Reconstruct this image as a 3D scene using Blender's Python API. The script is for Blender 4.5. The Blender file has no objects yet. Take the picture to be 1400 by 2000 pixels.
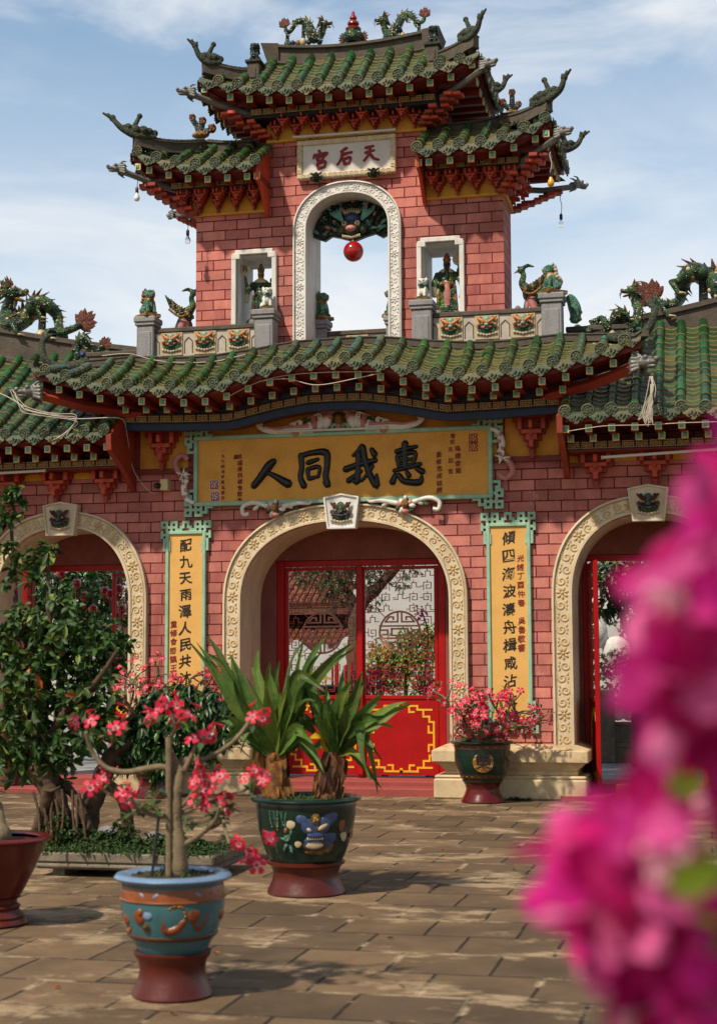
import bpy, bmesh, math, random
from mathutils import Vector, Matrix
import numpy as np
R = math.radians
random.seed(7)
SC = bpy.context.scene
COL = SC.collection

# ------------------------------------------------------------------ camera
CAM_POS = Vector((4.64, -19.25, 1.65)); YAW, PITCH, ROLL = R(13.0), R(5.7), R(0.25)
cd = bpy.data.cameras.new('camera'); cam = bpy.data.objects.new('camera', cd); COL.objects.link(cam)
cam.location = CAM_POS
cam.rotation_mode = 'XYZ'
cam.matrix_world = (Matrix.Translation(CAM_POS) @ Matrix.Rotation(YAW, 4, 'Z') @ Matrix.Rotation(R(90) + PITCH, 4, 'X')
                    @ Matrix.Rotation(-ROLL, 4, 'Z'))
cd.sensor_fit = 'VERTICAL'; cd.sensor_height = 36.0; cd.lens = 54.0
cd.clip_start = 0.05; cd.clip_end = 3000
cd.dof.use_dof = True; cd.dof.focus_distance = 19.6; cd.dof.aperture_fstop = 2.8
SC.camera = cam

# ------------------------------------------------------------------ world, sun, exposure
SUN_EL, SUN_AZ = R(52), R(-30)          # azimuth from the facade's normal, negative = from the left
sun_dir = Vector((math.sin(SUN_AZ) * math.cos(SUN_EL), -math.cos(SUN_AZ) * math.cos(SUN_EL), math.sin(SUN_EL)))
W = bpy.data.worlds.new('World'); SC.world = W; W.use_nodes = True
nt = W.node_tree; nt.nodes.clear()
def wn(t, **k):
    n = nt.nodes.new(t)
    for a, b in k.items(): setattr(n, a, b)
    return n
sky = wn('ShaderNodeTexSky', sky_type='NISHITA', sun_disc=False, sun_elevation=SUN_EL,
         sun_rotation=math.atan2(sun_dir.x, sun_dir.y), air_density=1.0, dust_density=0.7, ozone_density=1.0)
tc = wn('ShaderNodeTexCoord'); mp = wn('ShaderNodeMapping'); mp.inputs['Scale'].default_value = (1.6, 1.6, 5.5)
mp.inputs['Rotation'].default_value = (0.0, 0.35, 0.2)
nz = wn('ShaderNodeTexNoise'); nz.inputs['Scale'].default_value = 2.2; nz.inputs['Detail'].default_value = 7; nz.inputs['Roughness'].default_value = 0.58
nz.inputs['Distortion'].default_value = 0.6
sep = wn('ShaderNodeSeparateXYZ')
ramp = wn('ShaderNodeValToRGB'); ramp.color_ramp.elements[0].position = 0.38; ramp.color_ramp.elements[1].position = 0.66
hz = wn('ShaderNodeMapRange'); hz.inputs['From Min'].default_value = 0.47; hz.inputs['From Max'].default_value = 0.19
hz.inputs['To Min'].default_value = 0.10; hz.inputs['To Max'].default_value = 1.0; hz.interpolation_type = 'SMOOTHSTEP'
mx = wn('ShaderNodeMath', operation='MAXIMUM'); mm = wn('ShaderNodeMath', operation='MULTIPLY'); mm.inputs[1].default_value = 0.85
mix = wn('ShaderNodeMix', data_type='RGBA'); mix.inputs[7].default_value = (9.9, 10.1, 10.3, 1)
bg = wn('ShaderNodeBackground'); bg.inputs['Strength'].default_value = 0.092
out = wn('ShaderNodeOutputWorld')
l = nt.links.new
l(tc.outputs['Generated'], mp.inputs['Vector']); l(mp.outputs[0], nz.inputs['Vector']); l(nz.outputs[0], ramp.inputs[0])
l(tc.outputs['Generated'], sep.inputs[0]); l(sep.outputs['Z'], hz.inputs['Value'])
l(ramp.outputs[0], mm.inputs[0]); l(mm.outputs[0], mx.inputs[0])
hm1 = wn('ShaderNodeMath', operation='MULTIPLY_ADD'); hm1.inputs[1].default_value = 0.55; hm1.inputs[2].default_value = 0.58; l(ramp.outputs[0], hm1.inputs[0])   # the low bank is uneven
hm2 = wn('ShaderNodeMath', operation='MULTIPLY', use_clamp=True); l(hz.outputs[0], hm2.inputs[0]); l(hm1.outputs[0], hm2.inputs[1]); l(hm2.outputs[0], mx.inputs[1])
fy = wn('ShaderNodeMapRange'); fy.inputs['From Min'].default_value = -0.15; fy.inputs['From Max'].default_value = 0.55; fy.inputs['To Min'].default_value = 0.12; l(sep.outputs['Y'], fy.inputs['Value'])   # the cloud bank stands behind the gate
fm = wn('ShaderNodeMath', operation='MULTIPLY'); l(mx.outputs[0], fm.inputs[0]); l(fy.outputs[0], fm.inputs[1]); l(fm.outputs[0], mix.inputs[0]); tint = wn('ShaderNodeMix', data_type='RGBA', blend_type='MULTIPLY'); tint.inputs[0].default_value = 1.0; tdir = wn('ShaderNodeMix', data_type='RGBA'); tdir.inputs[6].default_value = (1.35, 1.2, 0.98, 1); tdir.inputs[7].default_value = (1.28, 1.68, 1.72, 1)   # warm fill tint added to sky behind the viewer, clear blue beyond the gate
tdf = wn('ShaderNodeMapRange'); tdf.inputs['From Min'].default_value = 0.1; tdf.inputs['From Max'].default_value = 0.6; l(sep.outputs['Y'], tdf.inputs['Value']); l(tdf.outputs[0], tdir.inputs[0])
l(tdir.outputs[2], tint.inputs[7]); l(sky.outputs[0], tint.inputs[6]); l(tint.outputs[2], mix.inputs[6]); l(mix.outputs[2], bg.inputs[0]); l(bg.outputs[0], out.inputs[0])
sd = bpy.data.lights.new('sun', 'SUN'); sd.energy = 5.0; sd.angle = R(2.0); sd.color = (1.0, 0.88, 0.70)
so = bpy.data.objects.new('sun', sd); COL.objects.link(so); so.location = sun_dir * 60
so.rotation_euler = sun_dir.to_track_quat('Z', 'Y').to_euler()
SC.view_settings.view_transform = 'Standard'; SC.view_settings.look = 'None'
SC.view_settings.exposure = 0.0; SC.view_settings.gamma = 1.0; SC.view_settings.use_curve_mapping = False
SC.cycles.max_bounces = 6; SC.cycles.transparent_max_bounces = 8; SC.cycles.use_denoising = True

# ------------------------------------------------------------------ materials
def lin(h):
    h = h.lstrip('#'); v = [int(h[i:i + 2], 16) / 255 for i in (0, 2, 4)]
    return tuple(x / 12.92 if x <= 0.04045 else ((x + 0.055) / 1.055) ** 2.4 for x in v)
MATS = {}
def mk(name, hexc, rough=0.6, var=0.18, nscale=9.0, bump=0.0, bscale=60.0, dirt=None, dirt_amt=0.5, dirt_scale=1.5,
       island=0.0, hue2=None, hue2_amt=0.5, spec=0.5, metal=0.0, transl=0.0, streak=False, coat=0.0):
    m = bpy.data.materials.new(name); m.use_nodes = True; MATS[name] = m
    t = m.node_tree; N = t.nodes; b = N['Principled BSDF']; L = t.links.new
    c = lin(hexc)
    tcn = N.new('ShaderNodeTexCoord'); oi = N.new('ShaderNodeObjectInfo')
    ml = N.new('ShaderNodeVectorMath'); ml.operation = 'MULTIPLY_ADD'
    ml.inputs[1].default_value = (1, 1, 1); L(tcn.outputs['Object'], ml.inputs[0])
    cv = N.new('ShaderNodeCombineXYZ'); sc = N.new('ShaderNodeMath'); sc.operation = 'MULTIPLY'; sc.inputs[1].default_value = 13.7
    L(oi.outputs['Random'], sc.inputs[0]); L(sc.outputs[0], cv.inputs[0]); L(sc.outputs[0], cv.inputs[2]); L(cv.outputs[0], ml.inputs[2])
    vec = ml.outputs[0]
    def noise(s, det=4, rg=0.6, v=vec):
        n = N.new('ShaderNodeTexNoise'); n.inputs['Scale'].default_value = s; n.inputs['Detail'].default_value = det
        n.inputs['Roughness'].default_value = rg; L(v, n.inputs['Vector']); return n.outputs[0]
    def mixc(fac, a, bb):
        x = N.new('ShaderNodeMix'); x.data_type = 'RGBA'
        if isinstance(fac, float): x.inputs[0].default_value = fac
        else: L(fac, x.inputs[0])
        for i, q in ((6, a), (7, bb)):
            if isinstance(q, tuple): x.inputs[i].default_value = (*q, 1)
            else: L(q, x.inputs[i])
        return x.outputs[2]
    def rampf(f, lo, hi):
        r = N.new('ShaderNodeMapRange'); r.inputs['From Min'].default_value = lo; r.inputs['From Max'].default_value = hi
        L(f, r.inputs['Value']); return r.outputs[0]
    lo = tuple(max(0, x * (1 - var)) for x in c); hi = tuple(min(1, x * (1 + var)) for x in c)
    colr = mixc(rampf(noise(nscale), 0.3, 0.7), lo, hi)
    if island:
        g = N.new('ShaderNodeNewGeometry'); r = N.new('ShaderNodeMapRange')
        r.inputs['To Min'].default_value = 1 - island; r.inputs['To Max'].default_value = 1 + island
        L(g.outputs['Random Per Island'], r.inputs['Value'])
        hv = N.new('ShaderNodeHueSaturation'); L(r.outputs[0], hv.inputs['Value']); L(colr, hv.inputs['Color']); colr = hv.outputs[0]
        if hue2:
            w = N.new('ShaderNodeMath'); w.operation = 'MULTIPLY'; w.inputs[1].default_value = 7.31; L(g.outputs['Random Per Island'], w.inputs[0])
            f = N.new('ShaderNodeMath'); f.operation = 'FRACT'; L(w.outputs[0], f.inputs[0])
            colr = mixc(rampf(f.outputs[0], 1 - hue2_amt, 1.0), colr, lin(hue2))
    elif hue2:
        colr = mixc(rampf(noise(nscale * 0.6, 3), 0.62 - hue2_amt * 0.3, 0.72), colr, lin(hue2))
    if dirt:
        v = vec
        if streak:
            mpn = N.new('ShaderNodeMapping'); mpn.inputs['Scale'].default_value = (3.5, 3.5, 0.5); L(vec, mpn.inputs[0]); v = mpn.outputs[0]
        d = rampf(noise(dirt_scale, 8, 0.68, v), 0.48, 0.72)
        k = N.new('ShaderNodeMath'); k.operation = 'MULTIPLY'; k.inputs[1].default_value = dirt_amt; L(d, k.inputs[0])
        colr = mixc(k.outputs[0], colr, lin(dirt))
    L(colr, b.inputs['Base Color'])
    rr = N.new('ShaderNodeMapRange'); rr.inputs['To Min'].default_value = max(0.05, rough - 0.12); rr.inputs['To Max'].default_value = min(1, rough + 0.12)
    L(noise(nscale * 1.7), rr.inputs['Value']); L(rr.outputs[0], b.inputs['Roughness'])
    b.inputs['Specular IOR Level'].default_value = spec; b.inputs['Metallic'].default_value = metal
    if coat: b.inputs['Coat Weight'].default_value = coat; b.inputs['Coat Roughness'].default_value = 0.15
    if bump:
        bn = N.new('ShaderNodeBump'); bn.inputs['Strength'].default_value = min(1.0, bump); bn.inputs['Distance'].default_value = 0.012
        L(noise(bscale, 5, 0.65), bn.inputs['Height']); L(bn.outputs[0], b.inputs['Normal'])
    if transl:
        tr = N.new('ShaderNodeBsdfTranslucent'); L(colr, tr.inputs[0])
        ms = N.new('ShaderNodeMixShader'); ms.inputs[0].default_value = transl
        o = N['Material Output']; L(b.outputs[0], ms.inputs[1]); L(tr.outputs[0], ms.inputs[2]); L(ms.outputs[0], o.inputs[0])
    return m

def brick_mat(name, bw, bh, mortar, c1, c2, cm, rough=0.8, speck=None, horizontal=False, dirt=None, dirt_amt=0.4, mw=0.006, offset=0.5, bumpd=0.006):
    m = bpy.data.materials.new(name); m.use_nodes = True; MATS[name] = m
    t = m.node_tree; N = t.nodes; b = N['Principled BSDF']; L = t.links.new
    tcn = N.new('ShaderNodeTexCoord'); s = N.new('ShaderNodeSeparateXYZ'); cmb = N.new('ShaderNodeCombineXYZ')
    L(tcn.outputs['Object'], s.inputs[0])
    if horizontal:
        L(s.outputs[0], cmb.inputs[0]); L(s.outputs[1], cmb.inputs[1])
    else:
        a = N.new('ShaderNodeMath'); a.operation = 'ADD'; L(s.outputs[0], a.inputs[0]); L(s.outputs[1], a.inputs[1])
        L(a.outputs[0], cmb.inputs[0]); L(s.outputs[2], cmb.inputs[1])
    # the joints wander a little
    nd = N.new('ShaderNodeTexNoise'); nd.inputs['Scale'].default_value = 3.0; nd.inputs['Detail'].default_value = 4; L(tcn.outputs['Object'], nd.inputs['Vector'])
    vs = N.new('ShaderNodeVectorMath'); vs.operation = 'SUBTRACT'; vs.inputs[1].default_value = (0.5, 0.5, 0.5); L(nd.outputs[1], vs.inputs[0])
    vm = N.new('ShaderNodeVectorMath'); vm.operation = 'MULTIPLY_ADD'; q = 0.03 if horizontal else 0.014
    vm.inputs[1].default_value = (q, q, 0); L(vs.outputs[0], vm.inputs[0]); L(cmb.outputs[0], vm.inputs[2])
    br = N.new('ShaderNodeTexBrick'); L(vm.outputs[0], br.inputs['Vector']); br.offset = offset
    br.inputs['Scale'].default_value = 1.0; br.inputs['Brick Width'].default_value = bw; br.inputs['Row Height'].default_value = bh
    br.inputs['Mortar Size'].default_value = mw; br.inputs['Mortar Smooth'].default_value = 0.25; br.inputs['Bias'].default_value = 0.0
    br.inputs['Color1'].default_value = (*lin(c1), 1); br.inputs['Color2'].default_value = (*lin(c2), 1); br.inputs['Mortar'].default_value = (*lin(cm), 1)
    def noise(sv, det=5, rg=0.65, v=None):
        n = N.new('ShaderNodeTexNoise'); n.inputs['Scale'].default_value = sv; n.inputs['Detail'].default_value = det
        n.inputs['Roughness'].default_value = rg; L(v or tcn.outputs['Object'], n.inputs['Vector']); return n.outputs[0]
    def rampf(f, lo, hi, a=0, bb=1):
        r = N.new('ShaderNodeMapRange'); r.inputs['From Min'].default_value = lo; r.inputs['From Max'].default_value = hi
        r.inputs['To Min'].default_value = a; r.inputs['To Max'].default_value = bb; L(f, r.inputs['Value']); return r.outputs[0]
    hv = N.new('ShaderNodeHueSaturation'); L(br.outputs[0], hv.inputs['Color'])
    L(rampf(noise(1.3, 6), 0.3, 0.7, 0.58, 1.3), hv.inputs['Value'])
    colr = hv.outputs[0]
    inv = N.new('ShaderNodeMath'); inv.operation = 'SUBTRACT'; inv.inputs[0].default_value = 1.0; L(br.outputs['Fac'], inv.inputs[1])
    def mixc(fac, a, bb):
        x = N.new('ShaderNodeMix'); x.data_type = 'RGBA'; L(fac, x.inputs[0]); L(a, x.inputs[6]); x.inputs[7].default_value = (*bb, 1); return x.outputs[2]
    if speck:
        f = rampf(noise(95, 3, 0.7), 0.5, 0.68, 0, 0.55)
        k = N.new('ShaderNodeMath'); k.operation = 'MULTIPLY'; L(f, k.inputs[0]); L(inv.outputs[0], k.inputs[1])
        colr = mixc(k.outputs[0], colr, lin(speck))
    if dirt:
        mpn = N.new('ShaderNodeMapping'); mpn.inputs['Scale'].default_value = (1.0, 1.0, 0.35) if not horizontal else (0.8, 1.3, 1); L(tcn.outputs['Object'], mpn.inputs[0])
        colr = mixc(rampf(noise(1.1, 9, 0.72, mpn.outputs[0]), (0.47, 0.70) [0] if not horizontal else 0.53, 0.70 if not horizontal else 0.60, 0, dirt_amt), colr, lin(dirt))
    if not horizontal:                                               # flaked, limey patches
        colr = mixc(rampf(noise(2.3, 10, 0.74), 0.60, 0.72, 0, 0.55), colr, lin('#cfa496'))
    L(colr, b.inputs['Base Color']); b.inputs['Roughness'].default_value = rough; b.inputs['Specular IOR Level'].default_value = 0.35
    h = N.new('ShaderNodeMath'); h.operation = 'MULTIPLY_ADD'; L(noise(70, 4), h.inputs[0]); h.inputs[1].default_value = 0.5; L(inv.outputs[0], h.inputs[2])
    bn = N.new('ShaderNodeBump'); bn.inputs['Strength'].default_value = 0.8; bn.inputs['Distance'].default_value = bumpd
    L(h.outputs[0], bn.inputs['Height']); L(bn.outputs[0], b.inputs['Normal'])
    return m, t, br

brick_mat('pink_brick', 0.33, 0.137, 0.006,  '#c87a6e', '#9f5550', '#641b1d', 0.85, speck='#ddb0a6', dirt='#6e2f2b', dirt_amt=0.7, mw=0.0085)
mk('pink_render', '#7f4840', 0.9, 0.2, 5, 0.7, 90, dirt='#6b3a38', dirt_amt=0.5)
mk('cream_stucco', '#cabca2', 0.85, 0.12, 4, 0.35, 70, dirt='#a8865f', dirt_amt=0.6, dirt_scale=1.6, streak=True)
mk('cream_relief', '#bfa67a', 0.8, 0.15, 8, 0.4, 80, dirt='#a07f55', dirt_amt=0.5, dirt_scale=4)
mk('white_stucco', '#d6d4d0', 0.85, 0.08, 4, 0.3, 70, dirt='#8d8a85', dirt_amt=0.55, dirt_scale=2, streak=True)
mk('white_wall', '#b4b4b2', 0.9, 0.08, 2, 0.3, 40, dirt='#a0a09c', dirt_amt=0.6, dirt_scale=0.9, streak=True)
mk('plinth_stone', '#c9b491', 0.85, 0.18, 3, 0.5, 60, dirt='#7d5c36', dirt_amt=0.75, dirt_scale=2.6)
mk('grey_granite', '#8d8d90', 0.85, 0.25, 90, 0.8, 110, dirt='#55524e', dirt_amt=0.5, dirt_scale=2, streak=True)
mk('panel_stone', '#b5aca0', 0.85, 0.15, 20, 0.5, 70, dirt='#6f6459', dirt_amt=0.6, dirt_scale=2.5)
mk('ridge_cement', '#574e45', 0.95, 0.3, 12, 0.8, 50, dirt='#35322c', dirt_amt=0.7, dirt_scale=3)
mk('end_red', '#8c2f1a', 0.55, 0.2, 5, 0.1, 40, dirt='#541a12', dirt_amt=0.5)
mk('orange_red', '#b8401c', 0.5, 0.2, 5, 0.1, 40, dirt='#7a2412', dirt_amt=0.5)
mk('bracket_red', '#93301f', 0.6, 0.2, 6, 0.15, 40, dirt='#5c1a14', dirt_amt=0.5)
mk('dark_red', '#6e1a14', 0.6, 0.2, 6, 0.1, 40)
mk('door_red', '#9c090b', 0.45, 0.12, 4, 0.08, 30, dirt='#6c0a0c', dirt_amt=0.4, spec=0.25)
mk('yellow_trim', '#cf9420', 0.6, 0.12, 5, 0.1, 40, dirt='#8f5e17', dirt_amt=0.5)
mk('yellow_wall', '#c4862a', 0.75, 0.15, 5, 0.2, 40, dirt='#7d4a16', dirt_amt=0.6)
mk('gold_paint', '#c99b3a', 0.5, 0.2, 12)
mk('gold_fret', '#a9834a', 0.55, 0.2, 20)
mk('fret_yellow', '#d9a21f', 0.45, 0.15, 10)
mk('navy', '#152544', 0.6, 0.2, 6)
mk('near_black', '#0d0c0d', 0.7, 0.2, 6)
mk('teal_paint', '#53a39a', 0.5, 0.2, 20)
mk('rafter_cream', '#d7b977', 0.6, 0.15, 20)
mk('mint_paint', '#8fb59c', 0.65, 0.12, 10, 0.2, 60, dirt='#5f7d6c', dirt_amt=0.5, dirt_scale=4)
mk('plaque_ochre', '#e0a349', 0.8, 0.18, 60, 0.8, 140, dirt='#9a5f24', dirt_amt=0.5, dirt_scale=1.5)
mk('plaque_yellow', '#d6a65c', 0.8, 0.1, 6, 0.3, 60, dirt='#b37a33', dirt_amt=0.5, dirt_scale=3)
mk('lacquer_black', '#080808', 0.3, 0.1, 10, spec=0.35)
mk('ink_black', '#15110f', 0.5, 0.1, 10)
mk('letter_red', '#7d1414', 0.6, 0.1, 10)
mk('plaque_white', '#cfcac4', 0.8, 0.06, 5, 0.2, 60, dirt='#9c9893', dirt_amt=0.4)
mk('barrel_tile', '#1d4a25', 0.22, 0.4, 9, 0.25, 40, dirt='#3d4022', dirt_amt=0.6, dirt_scale=4, island=0.45, hue2='#3f5230', hue2_amt=0.3)
mk('pan_tile', '#2a4326', 0.35, 0.4, 14, 0.35, 50, dirt='#2e2819', dirt_amt=0.75, dirt_scale=3, island=0.45, hue2='#5a5a34', hue2_amt=0.22)
mk('tile_joint', '#73663a', 0.85, 0.3, 25, 0.3, 60)
mk('eave_tile', '#43503a', 0.55, 0.35, 25, 0.9, 60, dirt='#25291c', dirt_amt=0.7, dirt_scale=9, island=0.3, hue2='#6c6444', hue2_amt=0.3)
mk('moss_green', '#333a2a', 0.7, 0.35, 14, 0.9, 35, dirt='#2d3122', dirt_amt=0.6, dirt_scale=6)
mk('gz_green', '#243c2a', 0.25, 0.35, 14, 0.5, 30, dirt='#162e1f', dirt_amt=0.6, dirt_scale=8, hue2='#5b7a3a', hue2_amt=0.5)
mk('gz_jade', '#4f7d67', 0.25, 0.3, 14, 0.4, 30, dirt='#294a38', dirt_amt=0.5, dirt_scale=8)
mk('gz_ochre', '#8a5f24', 0.3, 0.3, 14, 0.4, 30, dirt='#4f5a2a', dirt_amt=0.5, dirt_scale=9)
mk('gz_rust', '#5c2614', 0.6, 0.3, 12, 0.4, 30)
mk('gz_blue', '#22325e', 0.3, 0.3, 12, 0.4, 30)
mk('gz_blue2', '#33446a', 0.3, 0.3, 12, 0.3, 30)
mk('gz_cream', '#b0a080', 0.45, 0.2, 12, 0.3, 30)
mk('gz_white', '#cfcdc6', 0.4, 0.15, 12, 0.2, 30)
mk('gz_pink', '#b0716c', 0.5, 0.25, 12, 0.3, 30)
mk('gz_brown', '#4a2a1b', 0.4, 0.3, 12, 0.3, 30)
mk('gz_dark', '#1c2a20', 0.3, 0.35, 12, 0.5, 30)
mk('silver_paint', '#6c6b68', 0.45, 0.25, 30, 0.5, 60, metal=0.3)
mk('lantern_red', '#9c0c10', 0.18, 0.06, 3, coat=0.5)
mk('metal_white', '#c9c4bb', 0.5, 0.08, 4)
mk('wire_white', '#b9b0a2', 0.6, 0.1, 10)
mk('black_plastic', '#101010', 0.4, 0.05, 5)
mk('bulb_white', '#e8e6e0', 0.15, 0.02, 3)
mk('bulb_yellow', '#d8a21c', 0.2, 0.05, 3)
mk('beige_plastic', '#cbb98a', 0.5, 0.06, 5)
mk('lattice_red', '#8c1d18', 0.5, 0.15, 10)
mk('lattice_pale', '#a26a5c', 0.6, 0.15, 10)
mk('pot_foot', '#521c13', 0.35, 0.25, 7, 0.15, 30, dirt='#44150f', dirt_amt=0.6, dirt_scale=4)
mk('pot_red', '#561312', 0.22, 0.2, 6, 0.1, 20, dirt='#3a0d0c', dirt_amt=0.5)
mk('pot_blue', '#3d676e', 0.22, 0.2, 6, 0.12, 20, dirt='#2a565c', dirt_amt=0.5, dirt_scale=4)
mk('pot_rim_blue', '#6a86a6', 0.22, 0.12, 8)
mk('pot_dark', '#0e2620', 0.2, 0.3, 6, 0.12, 20, dirt='#18402f', dirt_amt=0.4, dirt_scale=4)
mk('pot_orange', '#80441f', 0.3, 0.25, 10, 0.2, 30)
mk('roof_moss', '#5a6a1c', 0.95, 0.4, 18)
mk('soil', '#3a2a1c', 0.95, 0.35, 20, 0.9, 40)
mk('moss', '#2f4319', 0.95, 0.4, 18, 1.0, 40)
mk('bark', '#54402f', 0.9, 0.35, 14, 1.0, 30, dirt='#2a1f17', dirt_amt=0.6, dirt_scale=6)
mk('bark_pale', '#75674f', 0.85, 0.25, 16, 0.7, 30, dirt='#5b4b3b', dirt_amt=0.5, dirt_scale=8)
mk('fibre', '#5a3a20', 0.8, 0.45, 18, 0.9, 40, hue2='#8a5a1c', hue2_amt=0.5)
mk('fibre_orange', '#8a5516', 0.7, 0.35, 18, 0.6, 40, hue2='#3a2210', hue2_amt=0.8)
mk('tree_leaf', '#32501f', 0.6, 0.25, 10, island=0.4, hue2='#7d8f3a', hue2_amt=0.2, transl=0.22)
mk('dark_leaf', '#264520', 0.4, 0.25, 10, island=0.4, hue2='#5f8a3c', hue2_amt=0.2, transl=0.2)
mk('rose_leaf', '#3c5a2a', 0.4, 0.2, 10, island=0.35, hue2='#8d8a3a', hue2_amt=0.15, transl=0.2)
mk('autumn_leaf', '#b5551c', 0.5, 0.2, 10, island=0.3, transl=0.3)
mk('bush_leaf', '#728a34', 0.5, 0.25, 10, island=0.4, hue2='#b07a24', hue2_amt=0.3, transl=0.25)
mk('strap_leaf', '#4b6a2e', 0.52, 0.35, 14, 0.3, 30, island=0.35, hue2='#6f7f34', hue2_amt=0.3, transl=0.22, spec=0.3, dirt='#7a6a2c', dirt_amt=0.45, dirt_scale=5)
mk('strap_yellow', '#c09a1c', 0.45, 0.25, 8, transl=0.25)
mk('petal_pink', '#d8244a', 0.5, 0.15, 8, island=0.25, transl=0.3)
mk('petal_rim', '#d4182f', 0.5, 0.15, 8, island=0.25, hue2='#dc5272', hue2_amt=0.25, transl=0.3)
mk('petal_pale', '#e88f9f', 0.5, 0.1, 8, island=0.15, transl=0.3)
mk('bougain', '#d62494', 0.6, 0.15, 14, island=0.3, hue2='#f68abf', hue2_amt=0.45, transl=0.5)
mk('bougain_deep', '#c41074', 0.6, 0.2, 14, island=0.3, transl=0.45)
mk('bougain_white', '#f0b4c8', 0.6, 0.1, 14, transl=0.3)
mk('bougain_leaf', '#6f8a20', 0.5, 0.2, 10, island=0.2, transl=0.4)
mk('stem_brown', '#6a4a3a', 0.7, 0.2, 10)
mk('roof_orange', '#643620', 0.85, 0.35, 8, 0.4, 30, dirt='#5b3425', dirt_amt=0.6, island=0.35)
mk('temple_brown', '#5c3526', 0.8, 0.25, 8, 0.3, 30)
mk('urn_bronze', '#3c3f42', 0.45, 0.3, 8, 0.3, 20, metal=0.5)
mk('rock_grey', '#77757a', 0.9, 0.35, 9, 1.0, 25, dirt='#3d3a38', dirt_amt=0.6)
mk('rock_white', '#c9c6c4', 0.9, 0.2, 9, 0.6, 25, dirt='#77706a', dirt_amt=0.6)
mk('tray_stone', '#746b5d', 0.9, 0.25, 10, 0.7, 50, dirt='#4a443a', dirt_amt=0.6, dirt_scale=4)
mk('step_pink', '#8f403c', 0.8, 0.18, 6, 0.4, 50, dirt='#733331', dirt_amt=0.5, dirt_scale=3)
mk('gourd_red', '#7c2418', 0.3, 0.2, 8, 0.2, 20)
mk('relief_rust', '#7a381a', 0.35, 0.3, 12, 0.3, 30)
mk('mask_orange', '#b8682a', 0.4, 0.25, 12, 0.3, 30)
mk('mask_jade', '#6b8d78', 0.35, 0.25, 12, 0.3, 30)
mk('turquoise', '#548a80', 0.35, 0.25, 10, 0.3, 30)
mk('sign_blue', '#9fd0d4', 0.5, 0.05, 5)
# courtyard paving: worn square slabs, limey patches, dark joints
pm, pt, pbr = brick_mat('paving', 0.57, 0.575, 0.01, '#715b43', '#564532', '#281f17', 0.85, horizontal=True, dirt='#b39c7c', dirt_amt=0.6, mw=0.011, bumpd=0.012)
brick_mat('inner_paving', 0.6, 0.6, 0.01, '#8f8f90', '#7d7d7f', '#55534f', 0.85, horizontal=True, dirt='#b5b2ae', dirt_amt=0.4, mw=0.006)
def mosaic(name, scale, amt=0.5):
    # glazed shards and scales: cells of slightly different colour with sunk edges
    t = MATS[name].node_tree; N = t.nodes; L = t.links.new; b = N['Principled BSDF']; tcn = N.new('ShaderNodeTexCoord')
    v = N.new('ShaderNodeTexVoronoi'); v.inputs['Scale'].default_value = scale; L(tcn.outputs['Object'], v.inputs['Vector'])
    s = N.new('ShaderNodeSeparateColor'); L(v.outputs['Color'], s.inputs[0]); r = N.new('ShaderNodeMapRange'); r.inputs['To Min'].default_value = 1 - amt; r.inputs['To Max'].default_value = 1 + amt; L(s.outputs[0], r.inputs['Value'])
    h = N.new('ShaderNodeHueSaturation'); L(b.inputs['Base Color'].links[0].from_socket, h.inputs['Color']); L(r.outputs[0], h.inputs['Value'])
    r2 = N.new('ShaderNodeMapRange'); r2.inputs['To Min'].default_value = 0.47; r2.inputs['To Max'].default_value = 0.53; L(s.outputs[1], r2.inputs['Value']); L(r2.outputs[0], h.inputs['Hue'])
    L(h.outputs[0], b.inputs['Base Color'])
    e = N.new('ShaderNodeTexVoronoi'); e.feature = 'DISTANCE_TO_EDGE'; e.inputs['Scale'].default_value = scale; L(tcn.outputs['Object'], e.inputs['Vector'])
    m = N.new('ShaderNodeMapRange'); m.inputs['From Max'].default_value = 0.18; L(e.outputs['Distance'], m.inputs['Value'])
    bn = N.new('ShaderNodeBump'); bn.inputs['Strength'].default_value = 0.9; bn.inputs['Distance'].default_value = 0.008; L(m.outputs[0], bn.inputs['Height'])
    if b.inputs['Normal'].links: L(b.inputs['Normal'].links[0].from_socket, bn.inputs['Normal'])
    L(bn.outputs[0], b.inputs['Normal'])
for q in ('gz_green', 'gz_dark', 'gz_ochre', 'gz_rust', 'moss_green'): mosaic(q, 34)
mosaic('gz_jade', 48, 0.35)
def MT(*n): return [MATS[x] for x in n]

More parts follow.
